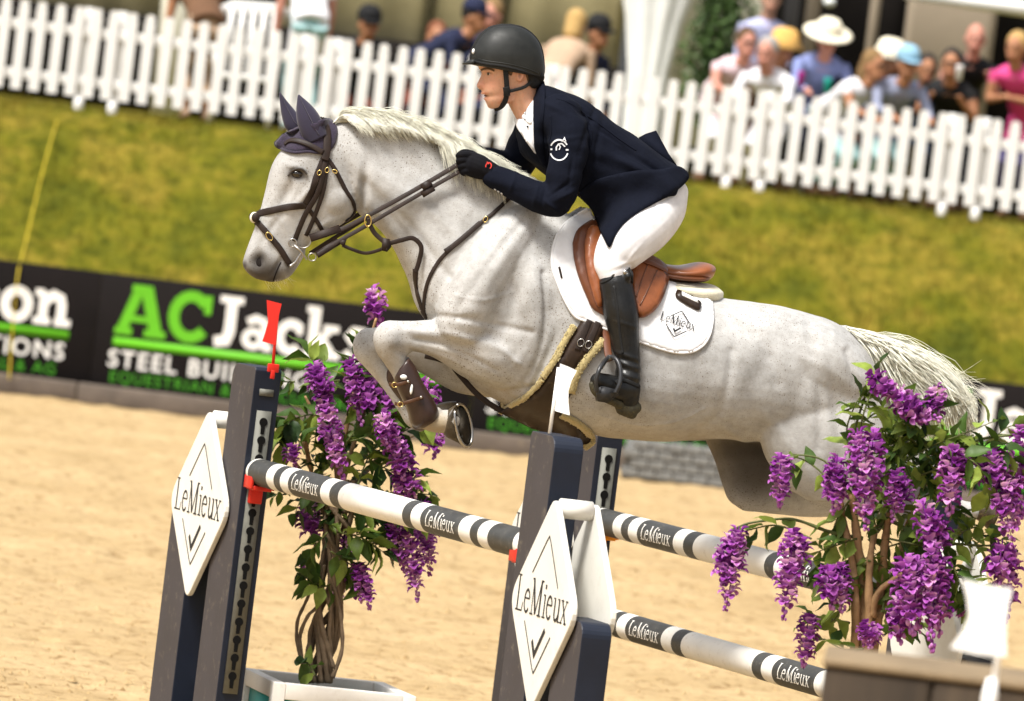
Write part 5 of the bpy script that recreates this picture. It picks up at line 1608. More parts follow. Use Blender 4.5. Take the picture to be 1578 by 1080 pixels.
# tendon boots on the forelegs
def tendon_boot(w, dx, dy, label):
    b = thing('tendon_boot', HO(640 + dx, 610 + dy, w), label, 'tendon boot', 'tendon boots on the forelegs')
    far_ = w < 0
    rows = resample([(611, 570, 629, 550, .046), (607, 582, 639, 563, .054), (611, 597, 648, 582, .058), (620, 616, 658, 600, .060), (628, 634, 668, 616, .062), (632, 650, 675, 632, .062), (638, 658, 672, 646, .052), (647, 661, 664, 652, .030)], 3)
    sh_ = (lambda y: (dx * max(0, 1 - (y - 555) / 75)) if far_ else 0)
    obj('shell', loft([ring(HO(r[0] + sh_(r[1]), r[1] + dy, w), HO(r[2] + sh_(r[3]), r[3] + dy, w), r[4], e=2.4, N=24) for r in rows]), M_CHOC2, b)
    if far_: return
    for x0, y0, x1, y1 in ((600, 592, 632, 588), (609, 622, 652, 612)):
        pts = [HO(x0 + dx, y0 + dy, w + .03), HO(x0 + 7 + dx, y0 + 1 + dy, w + .055), HO((x0 + x1) / 2 + dx, (y0 + y1) / 2 + 2 + dy, w + .072), HO(x1 + dx, y1 + dy, w + .066)]
        nn = [(HN - HA * .9).normalized(), (HN - HA * .4).normalized(), HN, HN]
        s_ = obj('strap', ribbon(pts, nn, .014, .005), M_TAN3, b)
        obj('stud', ellipsoid(HO(x1 + dx - 3, y1 + dy, w + .070), HA * .006, UP * .006, HN * .005, 10, 6), M_STEEL, s_)
        obj('buckle', tube([HO(x0 + 8 + dx + 4 * math.cos(a), y0 + 1 + dy + 4 * math.sin(a), w + .064) for a in [2 * math.pi * i / 12 for i in range(13)]], .0018, 5, False), M_BRASS, s_)
    obj('emblem', ellipsoid(HO(622 + dx, 581 + dy, w + .060), HA * .014, UP * .010, HN * .006, 12, 6), M_WHT, b)
    obj('emblem', ellipsoid(HO(634 + dx, 600 + dy, w + .064), HA * .006, UP * .020, HN * .005, 12, 6), M_WHT, b)
M_TAN3 = M('brown_boot_strap', (.075, .032, .014), .45, .2, 20, .1)
M_CHOC2 = M('brown_boot_shell', (.034, .017, .013), .38, .3, 10, .2, 200, coat=.25)
tendon_boot(NW, 0, 0, 'brown tendon boot with buckled straps on the near folded foreleg')
tendon_boot(FW, -22, 4, 'brown tendon boot on the far foreleg, mostly behind the near one')
# ------------------------------------------------------------------ the rider
def skin_mat(name, c, red=(.62, .24, .15)):
    t = NT(name)
    n = t.ramp(t.noise(55, 6, .75).outputs[0], [(.32, tuple(x * y for x, y in zip(c, (.86, .80, .78)))), (.5, c), (.68, tuple(x * y for x, y in zip(c, (1.06, .84, .76))))])
    at = t.n('Attribute', attribute_name='pig'); s = t.n('SeparateColor'); t.l(at.outputs['Color'], s.inputs[0])
    o = t.mix(s.outputs[0], n.outputs[0], red)
    o = t.mix(s.outputs[1], o, (.16, .085, .04))
    t.col(o)
    t.l(t.bump(t.noise(500, 3).outputs[0], .15, .0008), t.b.inputs['Normal'])
    t.set(Roughness=.55, Subsurface_Weight=.05, Subsurface_Scale=.006)
    t.b.inputs['Subsurface Radius'].default_value = (1, .35, .2)
    return t.m
M_SKIN = skin_mat('skin', (.56, .31, .20))
def cloth(name, c, rough=.85, sheen=.25, weave=900, wr=.35):
    t = NT(name)
    n = t.noise(12, 5, .6)
    r = t.ramp(n.outputs[0], [(.3, tuple(x * .85 for x in c)), (.7, tuple(min(1, x * 1.12) for x in c))])
    t.col(r.outputs[0])
    w = t.noise(weave, 2, .5)
    wr_ = t.noise(16, 5, .55); wr_.inputs['Distortion'].default_value = .8
    b = t.bump(wr_.outputs[0], wr, .012)
    t.l(t.bump(w.outputs[0], .25, .0006, b), t.b.inputs['Normal'])
    t.set(Roughness=rough, Sheen_Weight=sheen)
    t.b.inputs['Specular IOR Level'].default_value = .12
    return t.m
M_NAVY = cloth('navy_jacket_cloth', (.0030, .0042, .0100), .9, .0)
M_SHIRT = cloth('white_shirt_cloth', (.80, .80, .82), .8, .1, wr=.25)
M_BREECH = cloth('white_breeches_cloth', (.74, .73, .745), .75, .15, wr=.18)
M_BOOT = M('black_boot_leather', (.007, .007, .007), .42, .4, 14, .35, 60, .004, coat=.1, dirt=((.06, .05, .035), .35))
M_SOLE = M('muddy_boot_sole', (.055, .048, .028), .7, .5, 30, .6, 90, .004, dirt=((.22, .17, .05), .8))
M_GLOVE = M('black_glove_fabric', (.004, .004, .006), .85, .3, 40, .4, 500, spec=.15)
M_HELM = M('black_helmet_shell', (.014, .015, .014), .5, .25, 30, .12, 300, coat=.0)
M_STRAP = M('black_webbing', (.008, .008, .008), .75, .2, 60, .4, 400)
M_IRON = M('dark_grey_stirrup_alloy', (.05, .05, .052), .35, .2, 20, .1, metal=.5)
M_SILV = M('silver_thread', (.55, .56, .58), .5, .1, 50, 0)
M_RED = M('red_thread', (.50, .03, .02), .6, .1, 50, 0)
M_HAIRB = M('brown_hair', (.10, .055, .025), .6, .4, 60, .3, 300)

RW = .0
rb = []
head_rows = [(752, 62, 806, 56, .045, 0), (738, 78, 828, 76, .070, 0), (734, 92, 832, 98, .077, 0), (738, 104, 831, 112, .077, 0), (743.5, 113, 826, 122, .074, 0), (744.5, 124, 820, 130, .070, .0), (743.5, 136, 815, 136, .065, 0),
             (744, 143, 812, 141, .060, 0), (748, 148, 808, 146, .056, 0), (748, 155, 798, 152, .050, 0), (752, 163, 784, 158, .038, 0), (758, 168, 775, 163, .020, 0)]
rb.append(slab_loft(head_rows, e=2.35, m=4, N=30))
rb.append(slab_loft([(743, 107, 752, 111, .010, 0), (741, 116, 752, 119, .011, 0), (737.5, 124, 752, 128, .014, 0), (734.5, 131, 750, 134, .017, 0), (737, 136, 750, 137, .014, 0), (742, 139, 750, 139, .008, 0)], e=2.0, m=4, N=16))
rb.append(ellipsoid(HO(745, 143.5), HA * .010, UP * .006, HN * .022))
rb.append(ellipsoid(HO(749.5, 152), HA * .011, UP * .007, HN * .020))
rb.append(ellipsoid(HO(757, 162), HA * .016, UP * .014, HN * .020))
rb.append(chain([(800, 130, 0, 28), (808, 158, 0, 23), (822, 182, 0, 23), (838, 205, 0, 24)], N=22))
for s in (1, -1):
    rb.append(ellipsoid(HO(802, 115, .078 * s), HA * .016, UP * .030, HN * .010))
    rb.append(ellipsoid(HO(778, 144, .042 * s), HA * .05, UP * .03, HN * .012))
# trunk and limbs under the clothes
def torso(g):
    return slab_loft([(838, 146, 806, 182, .085 * g, 0), (864, 150, 806, 206, .150 * g, 0), (900, 166, 818, 235, .165 * g, 0), (935, 190, 845, 262, .165 * g, 0), (968, 213, 880, 288, .160 * g, 0), (1000, 232, 908, 308, .165 * g, 0), (1034, 256, 935, 340, .175 * g, 0), (1050, 285, 965, 360, .15 * g, 0)], e=2.2, N=26)
rb.append(torso(.9))
armN = [(868, 186, .165, 27), (873, 230, .225, 24), (868, 275, .255, 22), (858, 312, .26, 20), (832, 304, .235, 19), (800, 290, .20, 16), (770, 276, .165, 13), (752, 266, .145, 12)]
armF = [(846, 190, -.165, 27), (822, 225, -.215, 24), (806, 252, -.235, 22), (794, 262, -.235, 20), (772, 256, -.20, 17), (748, 244, -.16, 13), (734, 238, -.14, 12)]
rb.append(chain([(a, b, c, d * .9) for a, b, c, d in armN])); rb.append(chain([(a, b, c, d * .9) for a, b, c, d in armF]))
legN = [(1018, 302, .08, 36), (1000, 330, .14, 40), (975, 362, .225, 40), (950, 392, .265, 34), (943, 412, .285, 29), (950, 440, .295, 26), (957, 480, .31, 25), (963, 525, .315, 20), (967, 560, .325, 16), (967, 585, .335, 14)]
for s in (1, -1):
    rb.append(chain([(a, b, c * s, d * .78) for a, b, c, d in legN]))
    rb.append(chain([(966, 598, .335 * s, 12), (952, 599, .355 * s, 10), (940, 596, .37 * s, 8)]))
rb.append(ellipsoid(HO(1006, 304), HA * .08, UP * .085, HN * .15))
body_me = fuse(rb, .0038, 3, .5)
A = mesh_np(body_me); Nrm = normals_np(body_me); PX, PY = proj_np(A); SW = side_np(A)
disp = np.zeros(len(A)); hsel = (PY < 175) & (PX < 840); HW2 = np.clip(np.abs(SW) / .02, 0, 1)
dent(753, 114, 5.5, -.007, 3.6, 8, hsel * HW2); dent(749, 107.5, 9, .004, 2.2, 8, hsel)
dent(746, 147.5, 5, -.003, 1.3, 8, hsel * 1.0)
dent(741, 134, 2, -.004, 2, 0, hsel * HW2)
dent(802, 115, 4, -.008, 7, 10, hsel * HW2); dent(770, 140, 9, -.003, 12, 0, hsel * HW2)
dent(801, 165, 5, -.004, 28, -18, hsel * 1.0)
A = A + Nrm * disp[:, None]; set_np(body_me, A)
pig = np.zeros((len(A), 4)); pig[:, 3] = 1
blot(0, 742, 131, 8, 7, .55); blot(0, 758, 130, 13, 10, .38); blot(0, 746, 144, 6, 3, .65, hsel); blot(0, 749, 152, 6, 3.5, .55, hsel); blot(0, 803, 116, 8, 12, .45); blot(0, 778, 148, 14, 12, .3)
blot(1, 749, 147.6, 5, 1.4, .8, hsel); blot(1, 749, 106, 9, 2.0, .7, hsel); blot(1, 754, 113.5, 5.5, 1.6, .55, hsel); blot(1, 742, 136, 2, 1.2, .3, hsel); blot(1, 801, 117, 3, 6, .5, hsel)
ca = body_me.color_attributes.new('pig', 'FLOAT_COLOR', 'POINT'); ca.data.foreach_set('color', pig.ravel())
rider = link('person', body_me, M_SKIN)
tag(rider, 'rider in navy jacket, white breeches and black helmet folded forward over the jumping horse', 'person')
BB = bvh_of(body_me)
l, n = hit(BB, 753, 114)
for m_ in (0, 1):
    e = ellipsoid(l - n * .006, HA * .0105, UP * .0075, HN * .0095, 14, 8)
    e = mirrored(e) if m_ else e
    eo = obj('eye', e, M('eye_white', (.62, .55, .48), .25, .05, 20, 0), rider)
    i_ = ellipsoid(l - n * .006 - HA * .0055 + HN * .0055, HA * .0055, UP * .0062, HN * .0055, 12, 8)
    obj('iris', mirrored(i_) if m_ else i_, M('hazel_iris', (.05, .035, .012), .15, .3, 90, 0, coat=1), eo)
obj('mouth', ellipsoid(HO(749.5, 147.6), HA * .010, UP * .0036, HN * .018, 12, 8), M('dark_mouth', (.10, .028, .022), .6, .2, 40, 0), rider)
obj('eyebrow', strap(BB, [(742, 108), (748, 105.5), (755, 106), (762, 109)], 3.0, .004, .001, 2), M_HAIRB, rider)
hl = [(782, 100), (797, 100), (812, 106), (828, 112), (827, 124), (816, 133), (812, 122), (806, 107), (793, 107), (788, 116), (783, 112)]
hp_ = patch(BB, hl, .001, .004, 4); obj('hair', hp_, M_HAIRB, rider); obj('hair', mirrored(hp_), M_HAIRB, rider)

# jacket
jk = []
jk.append(slab_loft([(836, 130, 812, 168, .085, 0), (858, 138, 797, 200, .155, 0), (900, 154, 805, 236, .182, 0), (940, 184, 834, 264, .185, 0), (972, 206, 872, 292, .178, 0), (1000, 225, 898, 306, .190, 0), (1022, 241, 914, 328, .195, 0), (1040, 253, 926, 350, .205, 0), (1056, 266, 934, 368, .21, 0)], e=2.3, N=32))
jk.append(chain([(862, 180, .13, 36), (874, 205, .185, 33), (875, 240, .225, 29), (868, 275, .252, 27), (860, 308, .258, 25), (836, 305, .235, 24.5), (806, 293, .20, 22), (778, 280, .165, 20.5), (762, 273, .148, 19)], N=22))
jk.append(chain([(840, 184, -.13, 36), (822, 210, -.185, 34), (806, 236, -.22, 30), (796, 256, -.235, 24), (772, 252, -.20, 21), (750, 243, -.165, 18)], N=22))
jm = fuse(jk, .0055, 5, .5)
A = mesh_np(jm); Nrm = normals_np(jm); PX, PY = proj_np(A); SW = side_np(A)
disp = np.zeros(len(A)); nr = (SW > 0) * 1.0
for x, y, r, d, ry, rot in ((985, 262, 46, .010, 6, 28), (1000, 285, 40, .008, 5, 20), (960, 300, 40, -.007, 5, 12), (975, 240, 34, -.006, 4, 30), (1020, 268, 34, -.008, 4, 35), (930, 330, 6, .008, 30, 20), (945, 318, 5, -.006, 36, 28),
                            (918, 235, 4, -.006, 40, 12), (905, 200, 4, -.005, 34, 20), (872, 300, 16, .007, 4, -30), (865, 290, 18, -.006, 3, -35), (850, 318, 14, .006, 3, 40), (838, 302, 3.5, -.006, 16, 12), (826, 300, 3, .005, 16, 12), (880, 262, 3, -.004, 26, 8),
                            (868, 215, 26, .004, 4, -10), (858, 168, 30, .004, 4, 25), (895, 172, 26, -.005, 3, 38), (942, 212, 30, -.005, 3, 36), (790, 282, 3, .004, 14, 20), (1005, 305, 40, .006, 6, -20), (960, 255, 60, .005, 8, 25), (1030, 290, 20, .006, 5, 40)):
    dent(x, y, r, d * 1.5, ry, rot, nr)
wr = np.array([mnoise.noise(Vector((p[0] * 9, p[1] * 9, p[2] * 22)) + Vector((3, 1, 7))) for p in A]) * .0065
A = A + Nrm * (disp + wr)[:, None]; set_np(jm, A)
jac = link('jacket', jm, M_NAVY, rider)
JB = bvh_of(jm)
def on(name, vf, m, parent=jac): return obj(name, vf, m, parent)
on('tail_flap', prism([(984, 212), (995, 206), (1011, 201), (1018, 214), (1030, 236), (1044, 256), (1030, 254), (1004, 232)], lambda x, y: HO(x, y, -.11 + (y - 200) * .0012), .006, HN), M_NAVY)
on('lapel', patch(JB, [(825, 131), (839, 127), (840, 160), (837, 200), (840, 236), (842, 256), (834, 250), (825, 232), (823, 200), (823, 160)], .002, .007, 5), M_NAVY)
on('shoulder_seam', strap(JB, [(848, 178), (850, 200), (846, 225), (843, 255)], 2, .003, .001, 4), M_NAVY)
on('shoulder_seam', strap(JB, [(858, 152), (880, 160), (902, 178), (912, 205), (906, 240), (898, 270)], 2, .003, .001, 4), M_NAVY)
on('yoke_seam', strap(JB, [(905, 178), (930, 196), (955, 215), (980, 232)], 2, .003, .001, 4), M_NAVY)
for x, y in ((763, 292), (768, 295), (773, 298)):
    l, n = hit(JB, x, y)
    if l is not None: on('cuff_button', ellipsoid(l, n.orthogonal().normalized() * .0055, n.cross(n.orthogonal()).normalized() * .0055, n * .003, 10, 6), M_SILV)
l, n = hit(JB, 915, 300)
if l is not None: on('front_button', ellipsoid(l, n.orthogonal().normalized() * .007, n.cross(n.orthogonal()).normalized() * .007, n * .004, 10, 6), M('grey_button', (.06, .06, .065), .3, .1, 9, 0))
em = [(arc(862, 231, 13.5, 15.5, 205, 330, 16), 2.2), (arc(862, 231, 13.5, 16, 20, 160, 16), 2.0), ([(849, 230), (852, 230)], 2.6), ([(872, 231), (876, 231)], 2.6), ([(866, 218), (870, 213), (872, 218)], 1.6), ([(858, 232), (858, 227), (861, 222), (866, 221), (871, 226)], 2.0), ([(861, 222), (864, 226), (862, 231)], 1.6)]
decal(em, JB, .002, 'sleeve_emblem', M_SILV, jac, 2)

# shirt, tie and collar
shirt_vf = patch(JB, [(800, 170), (812, 150), (825, 133), (824, 165), (823, 200), (826, 236), (812, 216), (800, 200), (793, 184)], .0005, .005, 4)
sh = obj('shirt', shirt_vf, M_SHIRT, rider)
SB = bvh_of(new_mesh('tmp_shirt', *shirt_vf), jm)
obj('collar', patch(SB, [(800, 176), (810, 158), (826, 132), (825, 160), (820, 190), (810, 186)], .002, .006, 4), M_SHIRT, sh)
obj('tie', patch(SB, [(797, 182), (806, 186), (814, 200), (820, 216), (826, 236), (818, 226), (806, 208), (797, 194)], .003, .006, 4), M_SHIRT, sh)
for x, y in ((811, 185), (814, 195)):
    l, n = hit(SB, x, y)
    if l is not None: obj('collar_button', ellipsoid(l + n * .004, HA * .0045, UP * .0045, HN * .004, 10, 6), M_STRAP, sh)
decal([([(808, 176), (812, 168), (814, 169), (813, 178), (808, 176)], 1.0)], SB, .009, 'collar_mark', M_STRAP, sh, 2)

# breeches
bk = [ellipsoid(HO(1006, 306), HA * .115, UP * .12, HN * .185)]
for s in (1, -1):
    bk.append(chain([(a, b, c * s, d) for a, b, c, d in [(1024, 302, .07, 38), (1013, 321, .10, 44), (990, 347, .165, 46), (962, 376, .245, 40), (946, 402, .275, 32), (946, 420, .29, 25.5), (950, 440, .295, 20)]], N=24))
bm_ = fuse(bk, .006, 5, .5)
A = mesh_np(bm_); Nrm = normals_np(bm_); PX, PY = proj_np(A); SW = side_np(A); disp = np.zeros(len(A)); nr = (SW > 0) * 1.0
for x, y, r, d, ry, rot in ((968, 404, 22, .004, 3, -25), (958, 412, 20, -.003, 3, -20), (1030, 305, 22, -.004, 3, -30), (1040, 300, 18, .004, 3, -35), (1012, 312, 14, .004, 3, 70), (975, 392, 16, .003, 3, -50)):
    dent(x, y, r, d, ry, rot, nr)
set_np(bm_, A + Nrm * disp[:, None])
link('breeches', bm_, M_BREECH, rider)
SKB = bvh_of(bm_, jm)
on('skirt', patch(SKB, [(893, 296), (908, 312), (920, 338), (931, 364), (940, 382), (950, 362), (963, 345), (982, 330), (1004, 317), (1034, 300), (1054, 284), (1060, 271), (1044, 258), (1016, 262), (985, 262), (950, 268), (915, 278)], .006, .007, 6, relax=8, height=lambda x, y: .004 * math.sin(x * .11 + y * .05) * max(0, min(1, (y - 262) / 40))), M_NAVY)
l, n = hit(SKB, 902, 301)

# boots
for s in (1, -1):
    bt = [chain([(a, b, c * s, d) for a, b, c, d in [(948, 434, .296, 25.5), (952, 456, .302, 26.5), (957, 482, .312, 27), (962, 515, .318, 23), (966, 545, .325, 20), (968, 566, .332, 19), (967, 585, .34, 20)]], N=22),
          chain([(a, b, c * s, d) for a, b, c, d in [(968, 600, .34, 20), (952, 599, .36, 19), (936, 593, .38, 17), (922, 587, .395, 13.5)]], N=20),
          chain([(968, 598, .338 * s, 19), (967, 616, .335 * s, 18), (966, 626, .335 * s, 15)], N=16),
          ellipsoid(HO(964, 425, .297 * s), HA * .030, UP * .034, HN * .066)]
    bme = fuse(bt, .005, 4, .5)
    A = mesh_np(bme); Nrm = normals_np(bme); PX, PY = proj_np(A); disp = np.zeros(len(A))
    for y, d in ((548, .003), (555, -.004), (562, .004), (570, -.004), (578, .003), (500, .002)):
        dent(966, y, 26, d, 2.6, 18)
    dent(950, 470, 3, -.002, 60, -6)
    set_np(bme, A + Nrm * disp[:, None])
    b = link('riding_boot', bme, M_BOOT, rider)
    if s == 1: BT = bvh_of(bme)
    sl = fuse([chain([(912, 592, .405 * s, 5), (918, 603, .40 * s, 7), (932, 612, .39 * s, 7.5), (946, 619, .375 * s, 7), (956, 624, .36 * s, 7)], N=12)], .0042, 2)
    link('sole', sl, M_SOLE, b)
    hl_ = fuse([chain([(957, 626, .345 * s, 10), (968, 631, .345 * s, 12.5), (978, 628, .335 * s, 11)], N=14), chain([(956, 632, .35 * s, 7), (974, 638, .345 * s, 8)], N=14)], .0042, 1)
    link('heel', hl_, M_SOLE, b)
    if s == 1:
        obj('zip_seam', strap(BT, [(946, 440), (952, 480), (956, 520), (960, 545)], 4, .004, .001), M_STRAP, b)
        l, n = hit(BT, 964, 420)
        obj('snap_stud', ellipsoid(l + n * .002, HA * .010, UP * .010, HN * .005, 12, 6), M_STEEL, b)
        obj('top_binding', strap(BT, [(927, 436), (940, 430), (950, 418), (958, 411), (968, 412), (973, 424), (974, 436)], 3, .005, .002, 3), M_STRAP, b)
        obj('spur_strap', strap(BT, [(948, 590), (962, 586), (985, 596)], 6, .005, .003, 3), M_STRAP, b)

# stirrups (each hangs from the saddle by its leather)
for s in (1, -1):
    stp = thing('stirrup', HO(938, 590, .36 * s), 'black stirrup iron with brown leather holding the near boot' if s == 1 else 'stirrup iron on the far boot, hidden behind the horse', 'stirrup', 'stirrups')
    obj('stirrup_leather', ribbon([HO(x, y, w * s) for x, y, w in resample([(931, 470, .275), (934, 510, .29), (937, 545, .33), (941, 556, .345)], 5)], [HN] * 16, .028, .006), M_TAN2, stp)
    ir = resample([(920, 604, .44), (919, 586, .45), (925, 566, .44), (938, 550, .37), (950, 554, .40), (956, 570, .425), (955, 590, .44), (948, 606, .44)], 5)
    obj('stirrup_arch', tube([HO(x, y, w * s) for x, y, w in ir], .0085, 8), M_IRON, stp)
    obj('stirrup_tread', prism([(916, 600), (926, 594), (950, 600), (952, 608), (934, 620), (920, 618)], lambda x, y: HO(x, y, .40 * s), .06, HN), M_IRON, stp)
    obj('stirrup_cap', tube([HO(x, y, w * s) for x, y, w in resample([(926, 566, .418), (934, 554, .38), (946, 550, .36)], 4)], .010, 8), M_STEEL, stp)

# gloved hands closed on the reins
def hand(s, dx, dy):
    k = []
    k.append(chain([(766 + dx, 270 + dy, .148 * s, 14), (752 + dx, 263 + dy, .140 * s, 16), (738 + dx, 257 + dy, .130 * s, 19), (724 + dx, 252 + dy, .122 * s, 19)], N=18))
    for i, (y, L) in enumerate(((239, 1.0), (247, 1.08), (256, 1.0), (264, .86))):
        x = 722 + i * 1.5
        k.append(chain([(x + dx, y + dy, .142 * s, 6.2), (x - 10 * L + dx, y - 1 + dy, .148 * s, 5.8), (x - 15 * L + dx, y + 1 + dy, .128 * s, 5.3), (x - 12 * L + dx, y + 3 + dy, .108 * s, 5), (x - 3 + dx, y + 3 + dy, .102 * s, 4.6)], m=4, N=10))
    k.append(chain([(738 + dx, 246 + dy, .118 * s, 7.5), (727 + dx, 238 + dy, .112 * s, 6.5), (716 + dx, 235 + dy, .112 * s, 5.8), (709 + dx, 237 + dy, .116 * s, 4.8)], m=4, N=10))
    return fuse(k, .0032, 2, .4)
gm = hand(1, 0, 0)
g1 = link('glove', gm, M_GLOVE, rider)
GB = bvh_of(gm)
decal([(arc(752, 256.5, 4.2, 4.2, -200, 60, 14), 1.6), ([(749, 251), (752, 254)], 1.4)], GB, .0085, 'glove_mark', M_RED, g1, 1.5)
g2 = link('glove', hand(-1, 4, -12), M_GLOVE, rider)
wh = thing('riding_crop', HO(712, 222, -.12), 'short black riding crop end held in the far gloved hand', 'riding crop')
obj('crop_shaft', tube([HO(735, 300, -.14), HO(718, 245, -.13), HO(712, 222, -.125)], [.004, .005, .006], 8), M_STRAP, wh)
obj('crop_knob', ellipsoid(HO(711.5, 218, -.125), HA * .012, HN * .012, UP * .007), M_STEEL, wh)

# helmet
hel = thing('riding_helmet', HO(785, 90), 'black peaked riding helmet with chin strap on the rider', 'helmet')
hr = [(774, 38, 786, 38, .012), (757, 42, 803, 42, .045), (744, 51, 819, 52, .072), (734, 64, 830, 66, .090), (727, 80, 836, 84, .100), (725, 92, 838.5, 104, .101), (725.5, 98, 838, 116, .099), (729, 100, 836, 120, .094)]
hme = slab_loft([r + (0,) for r in hr], e=2.15, m=5, N=36)
obj('shell', hme, M_HELM, hel)
HLB = bvh_of(new_mesh('tmp_helm', *hme))
obj('centre_panel', slab_loft([(773, 36.5, 787, 36.5, .012, 0), (755, 40.5, 805, 40.5, .02, 0), (742, 50, 821, 51, .022, 0), (732, 63, 832, 65, .024, 0), (725, 79, 838, 83, .026, 0), (723.5, 93, 840, 106, .026, 0), (726, 98, 838.5, 117, .026, 0)], e=3.5, m=5, N=24), M_STRAP, hel)
obj('rim', strap(HLB, [(726, 93), (745, 98), (775, 102), (800, 108), (822, 116), (837, 119)], 4, .007, .001, 3), M_STRAP, hel)
obj('rim', strap(HLB, [(728, 88), (750, 94), (780, 98), (810, 105), (830, 113)], 2, .004, .001, 3), M_HELM, hel)
pk = []
for i in range(13):
    w = -.082 + .164 * i / 12
    q = 1 - (w / .085) ** 2
    pk.append([HO(728 + 4 * (1 - q), 91, w), HO(728 - 9 * q, 92.5 + 1.5 * q, w), HO(727 - 16 * q, 98.5 - 0 * q, w), HO(728 - 8 * q, 99.5, w), HO(731, 99, w)])
obj('peak', loft(pk), M_HELM, hel)
obj('badge', ellipsoid(HO(729.5, 79, .028), HA * .006, UP * .011, HN * .008), M_WHT, hel)
def cstrap(rows, wd, wv=.0):
    return free_strap(rows, wd, .004, (HN - HA * .2).normalized())
obj('chin_strap', cstrap([(778, 100, .088), (780, 118, .084), (781, 136, .077), (780, 150, .066), (776, 160, .048), (769, 166, .02), (762, 168, 0)], .020), M_STRAP, hel)
obj('chin_strap', cstrap([(783, 141, .074), (795, 138, .078), (808, 134, .078), (818, 126, .070), (826, 116, .062)], .013), M_STRAP, hel)
obj('strap_buckle', free_strap([(780, 134, .084), (781, 141, .082), (781, 147, .076)], .026, .008, HN), M_STRAP, hel)
obj('chin_strap', mirrored(cstrap([(778, 100, .088), (780, 118, .084), (781, 136, .077), (780, 150, .066), (776, 160, .048), (769, 166, .02), (762, 168, 0)], .020)), M_STRAP, hel)
obj('neck_pad', patch(BB, [(812, 112), (826, 106), (836, 116), (832, 128), (822, 136), (815, 130)], .004, .012, 5), M_STRAP, hel)
# ------------------------------------------------------------------ picket fence, marquee, spectators
M_PICK = M('white_fence_paint', (.70, .69, .665), .55, .05, 4, .05, 60)
FPM = FPX / YF
fx0 = P(172 - 26, 170, YF).x
PW = 335 / FPM
fdz = -.0016
def fence_panel(i):
    x0 = fx0 + i * PW
    names = {-1: 'at the left edge', 0: 'behind the ears of the horse', 1: 'behind the horse mane', 2: 'behind the rider jacket', 3: 'below the man in broad cream hat', 4: 'at the right edge', -2: 'beyond the left edge'}
    t = thing('picket_fence_panel', (x0 + PW / 2, YF, ZT), 'white picket fence panel on the bank ' + names.get(i, 'beyond the edge'), 'fence', 'white picket fence panels')
    for z in (.24, .68):
        obj('rail', box((x0 + PW / 2, YF + .018, ZT + z), X, Y, Z, PW / 2 - .004, .014, .045, .004), M_PICK, t)
    for xx in (x0 + 26 / FPM, x0 + PW - 26 / FPM):
        p = obj('post', box((xx, YF + .075, ZT + .43), X, Y, Z, .042, .042, .47, .006), M_PICK, t)
        obj('foot', lathe([(.046, 0), (.046, .03), (.043, .06), (.042, .12)], Vector((xx, YF + .0, ZT - .03)), UP, X, 12), M_PICK, p)
    pm = None
    for k in range(12):
        xx = x0 + (k + .5) * PW / 12
        if pm is None:
            w, h0, h1 = .046, .10, .90
            prof = [(-w, h0), (w, h0), (w, h1 - .07), (w * .72, h1 - .055), (w * .95, h1 - .03), (w * .7, h1 - .008), (0, h1), (-w * .7, h1 - .008), (-w * .95, h1 - .03), (-w * .72, h1 - .055), (-w, h1 - .07)]
            vf = prism(prof, lambda a, b: Vector((a, 0, b)), .024, Y)
            pm = new_mesh('picket', vf[0], vf[1], False); pm.materials.append(M_PICK)
        o = bpy.data.objects.new('picket', pm); COL.objects.link(o); o.parent = t
        o.matrix_parent_inverse = t.matrix_world.inverted()
        o.matrix_world = Matrix.Translation((xx, YF - .012, ZT)) @ Matrix.Rotation(random.gauss(0, .006), 4, 'Y')
for i in range(-2, 5): fence_panel(i)

# grey block wall element standing on the sand far behind the horse
M_BLOCK = M('grey_painted_block', (.16, .16, .152), .85, .3, 4, .3, 30, .006)
dW2 = 56.0
wl = thing('wall_jump_filler', ground_at(1040, 742), 'grey block-pattern wall filler standing on the sand under the horse belly', 'wall filler')
gc = ground_at(1042, 743)
sc_ = FPX / gc.y
bw, bh = 27 / sc_, 15 / sc_
blk = None
for r in range(4):
    for c in range(6):
        xx = gc.x + (c - 2.5) * bw + (bw * .25 if r % 2 else -bw * .25)
        if blk is None:
            vf = box((0, 0, 0), X, Y, Z, bw / 2 - .004, .15, bh / 2 - .004, .012); blk = new_mesh('block', vf[0], vf[1], False); blk.materials.append(M_BLOCK)
        o = bpy.data.objects.new('block', blk); COL.objects.link(o); o.parent = wl; o.matrix_parent_inverse = wl.matrix_world.inverted()
        o.matrix_world = Matrix.Translation((xx, gc.y + random.uniform(-.01, .01), bh / 2 + r * bh))
obj('core', box((gc.x, gc.y, bh * 2), X, Y, Z, bw * 3.1, .12, bh * 2 - .01), M('dark_mortar', (.13, .13, .125), .9), wl)
tub = thing('dark_tub', gc + X * (bw * 3.9), 'dark round tub of leaves beside the grey wall filler', 'tub')
M_TUB = M('black_tub_plastic', (.012, .011, .010), .6, .2, 5, .1)
tc_ = Vector((gc.x + bw * 3.85, gc.y, 0))
obj('tub_body', lathe([(.14, 0), (.17, .25), (.18, .26), (.16, .27)], tc_, UP, X, 18), M_TUB, tub)
V, F = [], []
for i in range(260):
    c = tc_ + Vector((random.gauss(0, .09), random.gauss(0, .09), .27 + abs(random.gauss(0, .07))))
    d = Vector((random.gauss(0, 1), random.gauss(0, 1), random.gauss(.4, 1))).normalized() * .05; s = d.orthogonal() * .4
    n = len(V); V += [c - d, c + s, c + d, c - s]; F.append((n, n + 1, n + 2, n + 3))
M_BUSH = M('shrub_leaf', (.045, .085, .018), .55, .5, 14, 0)
obj('foliage', (V, F), M_BUSH, tub, False)

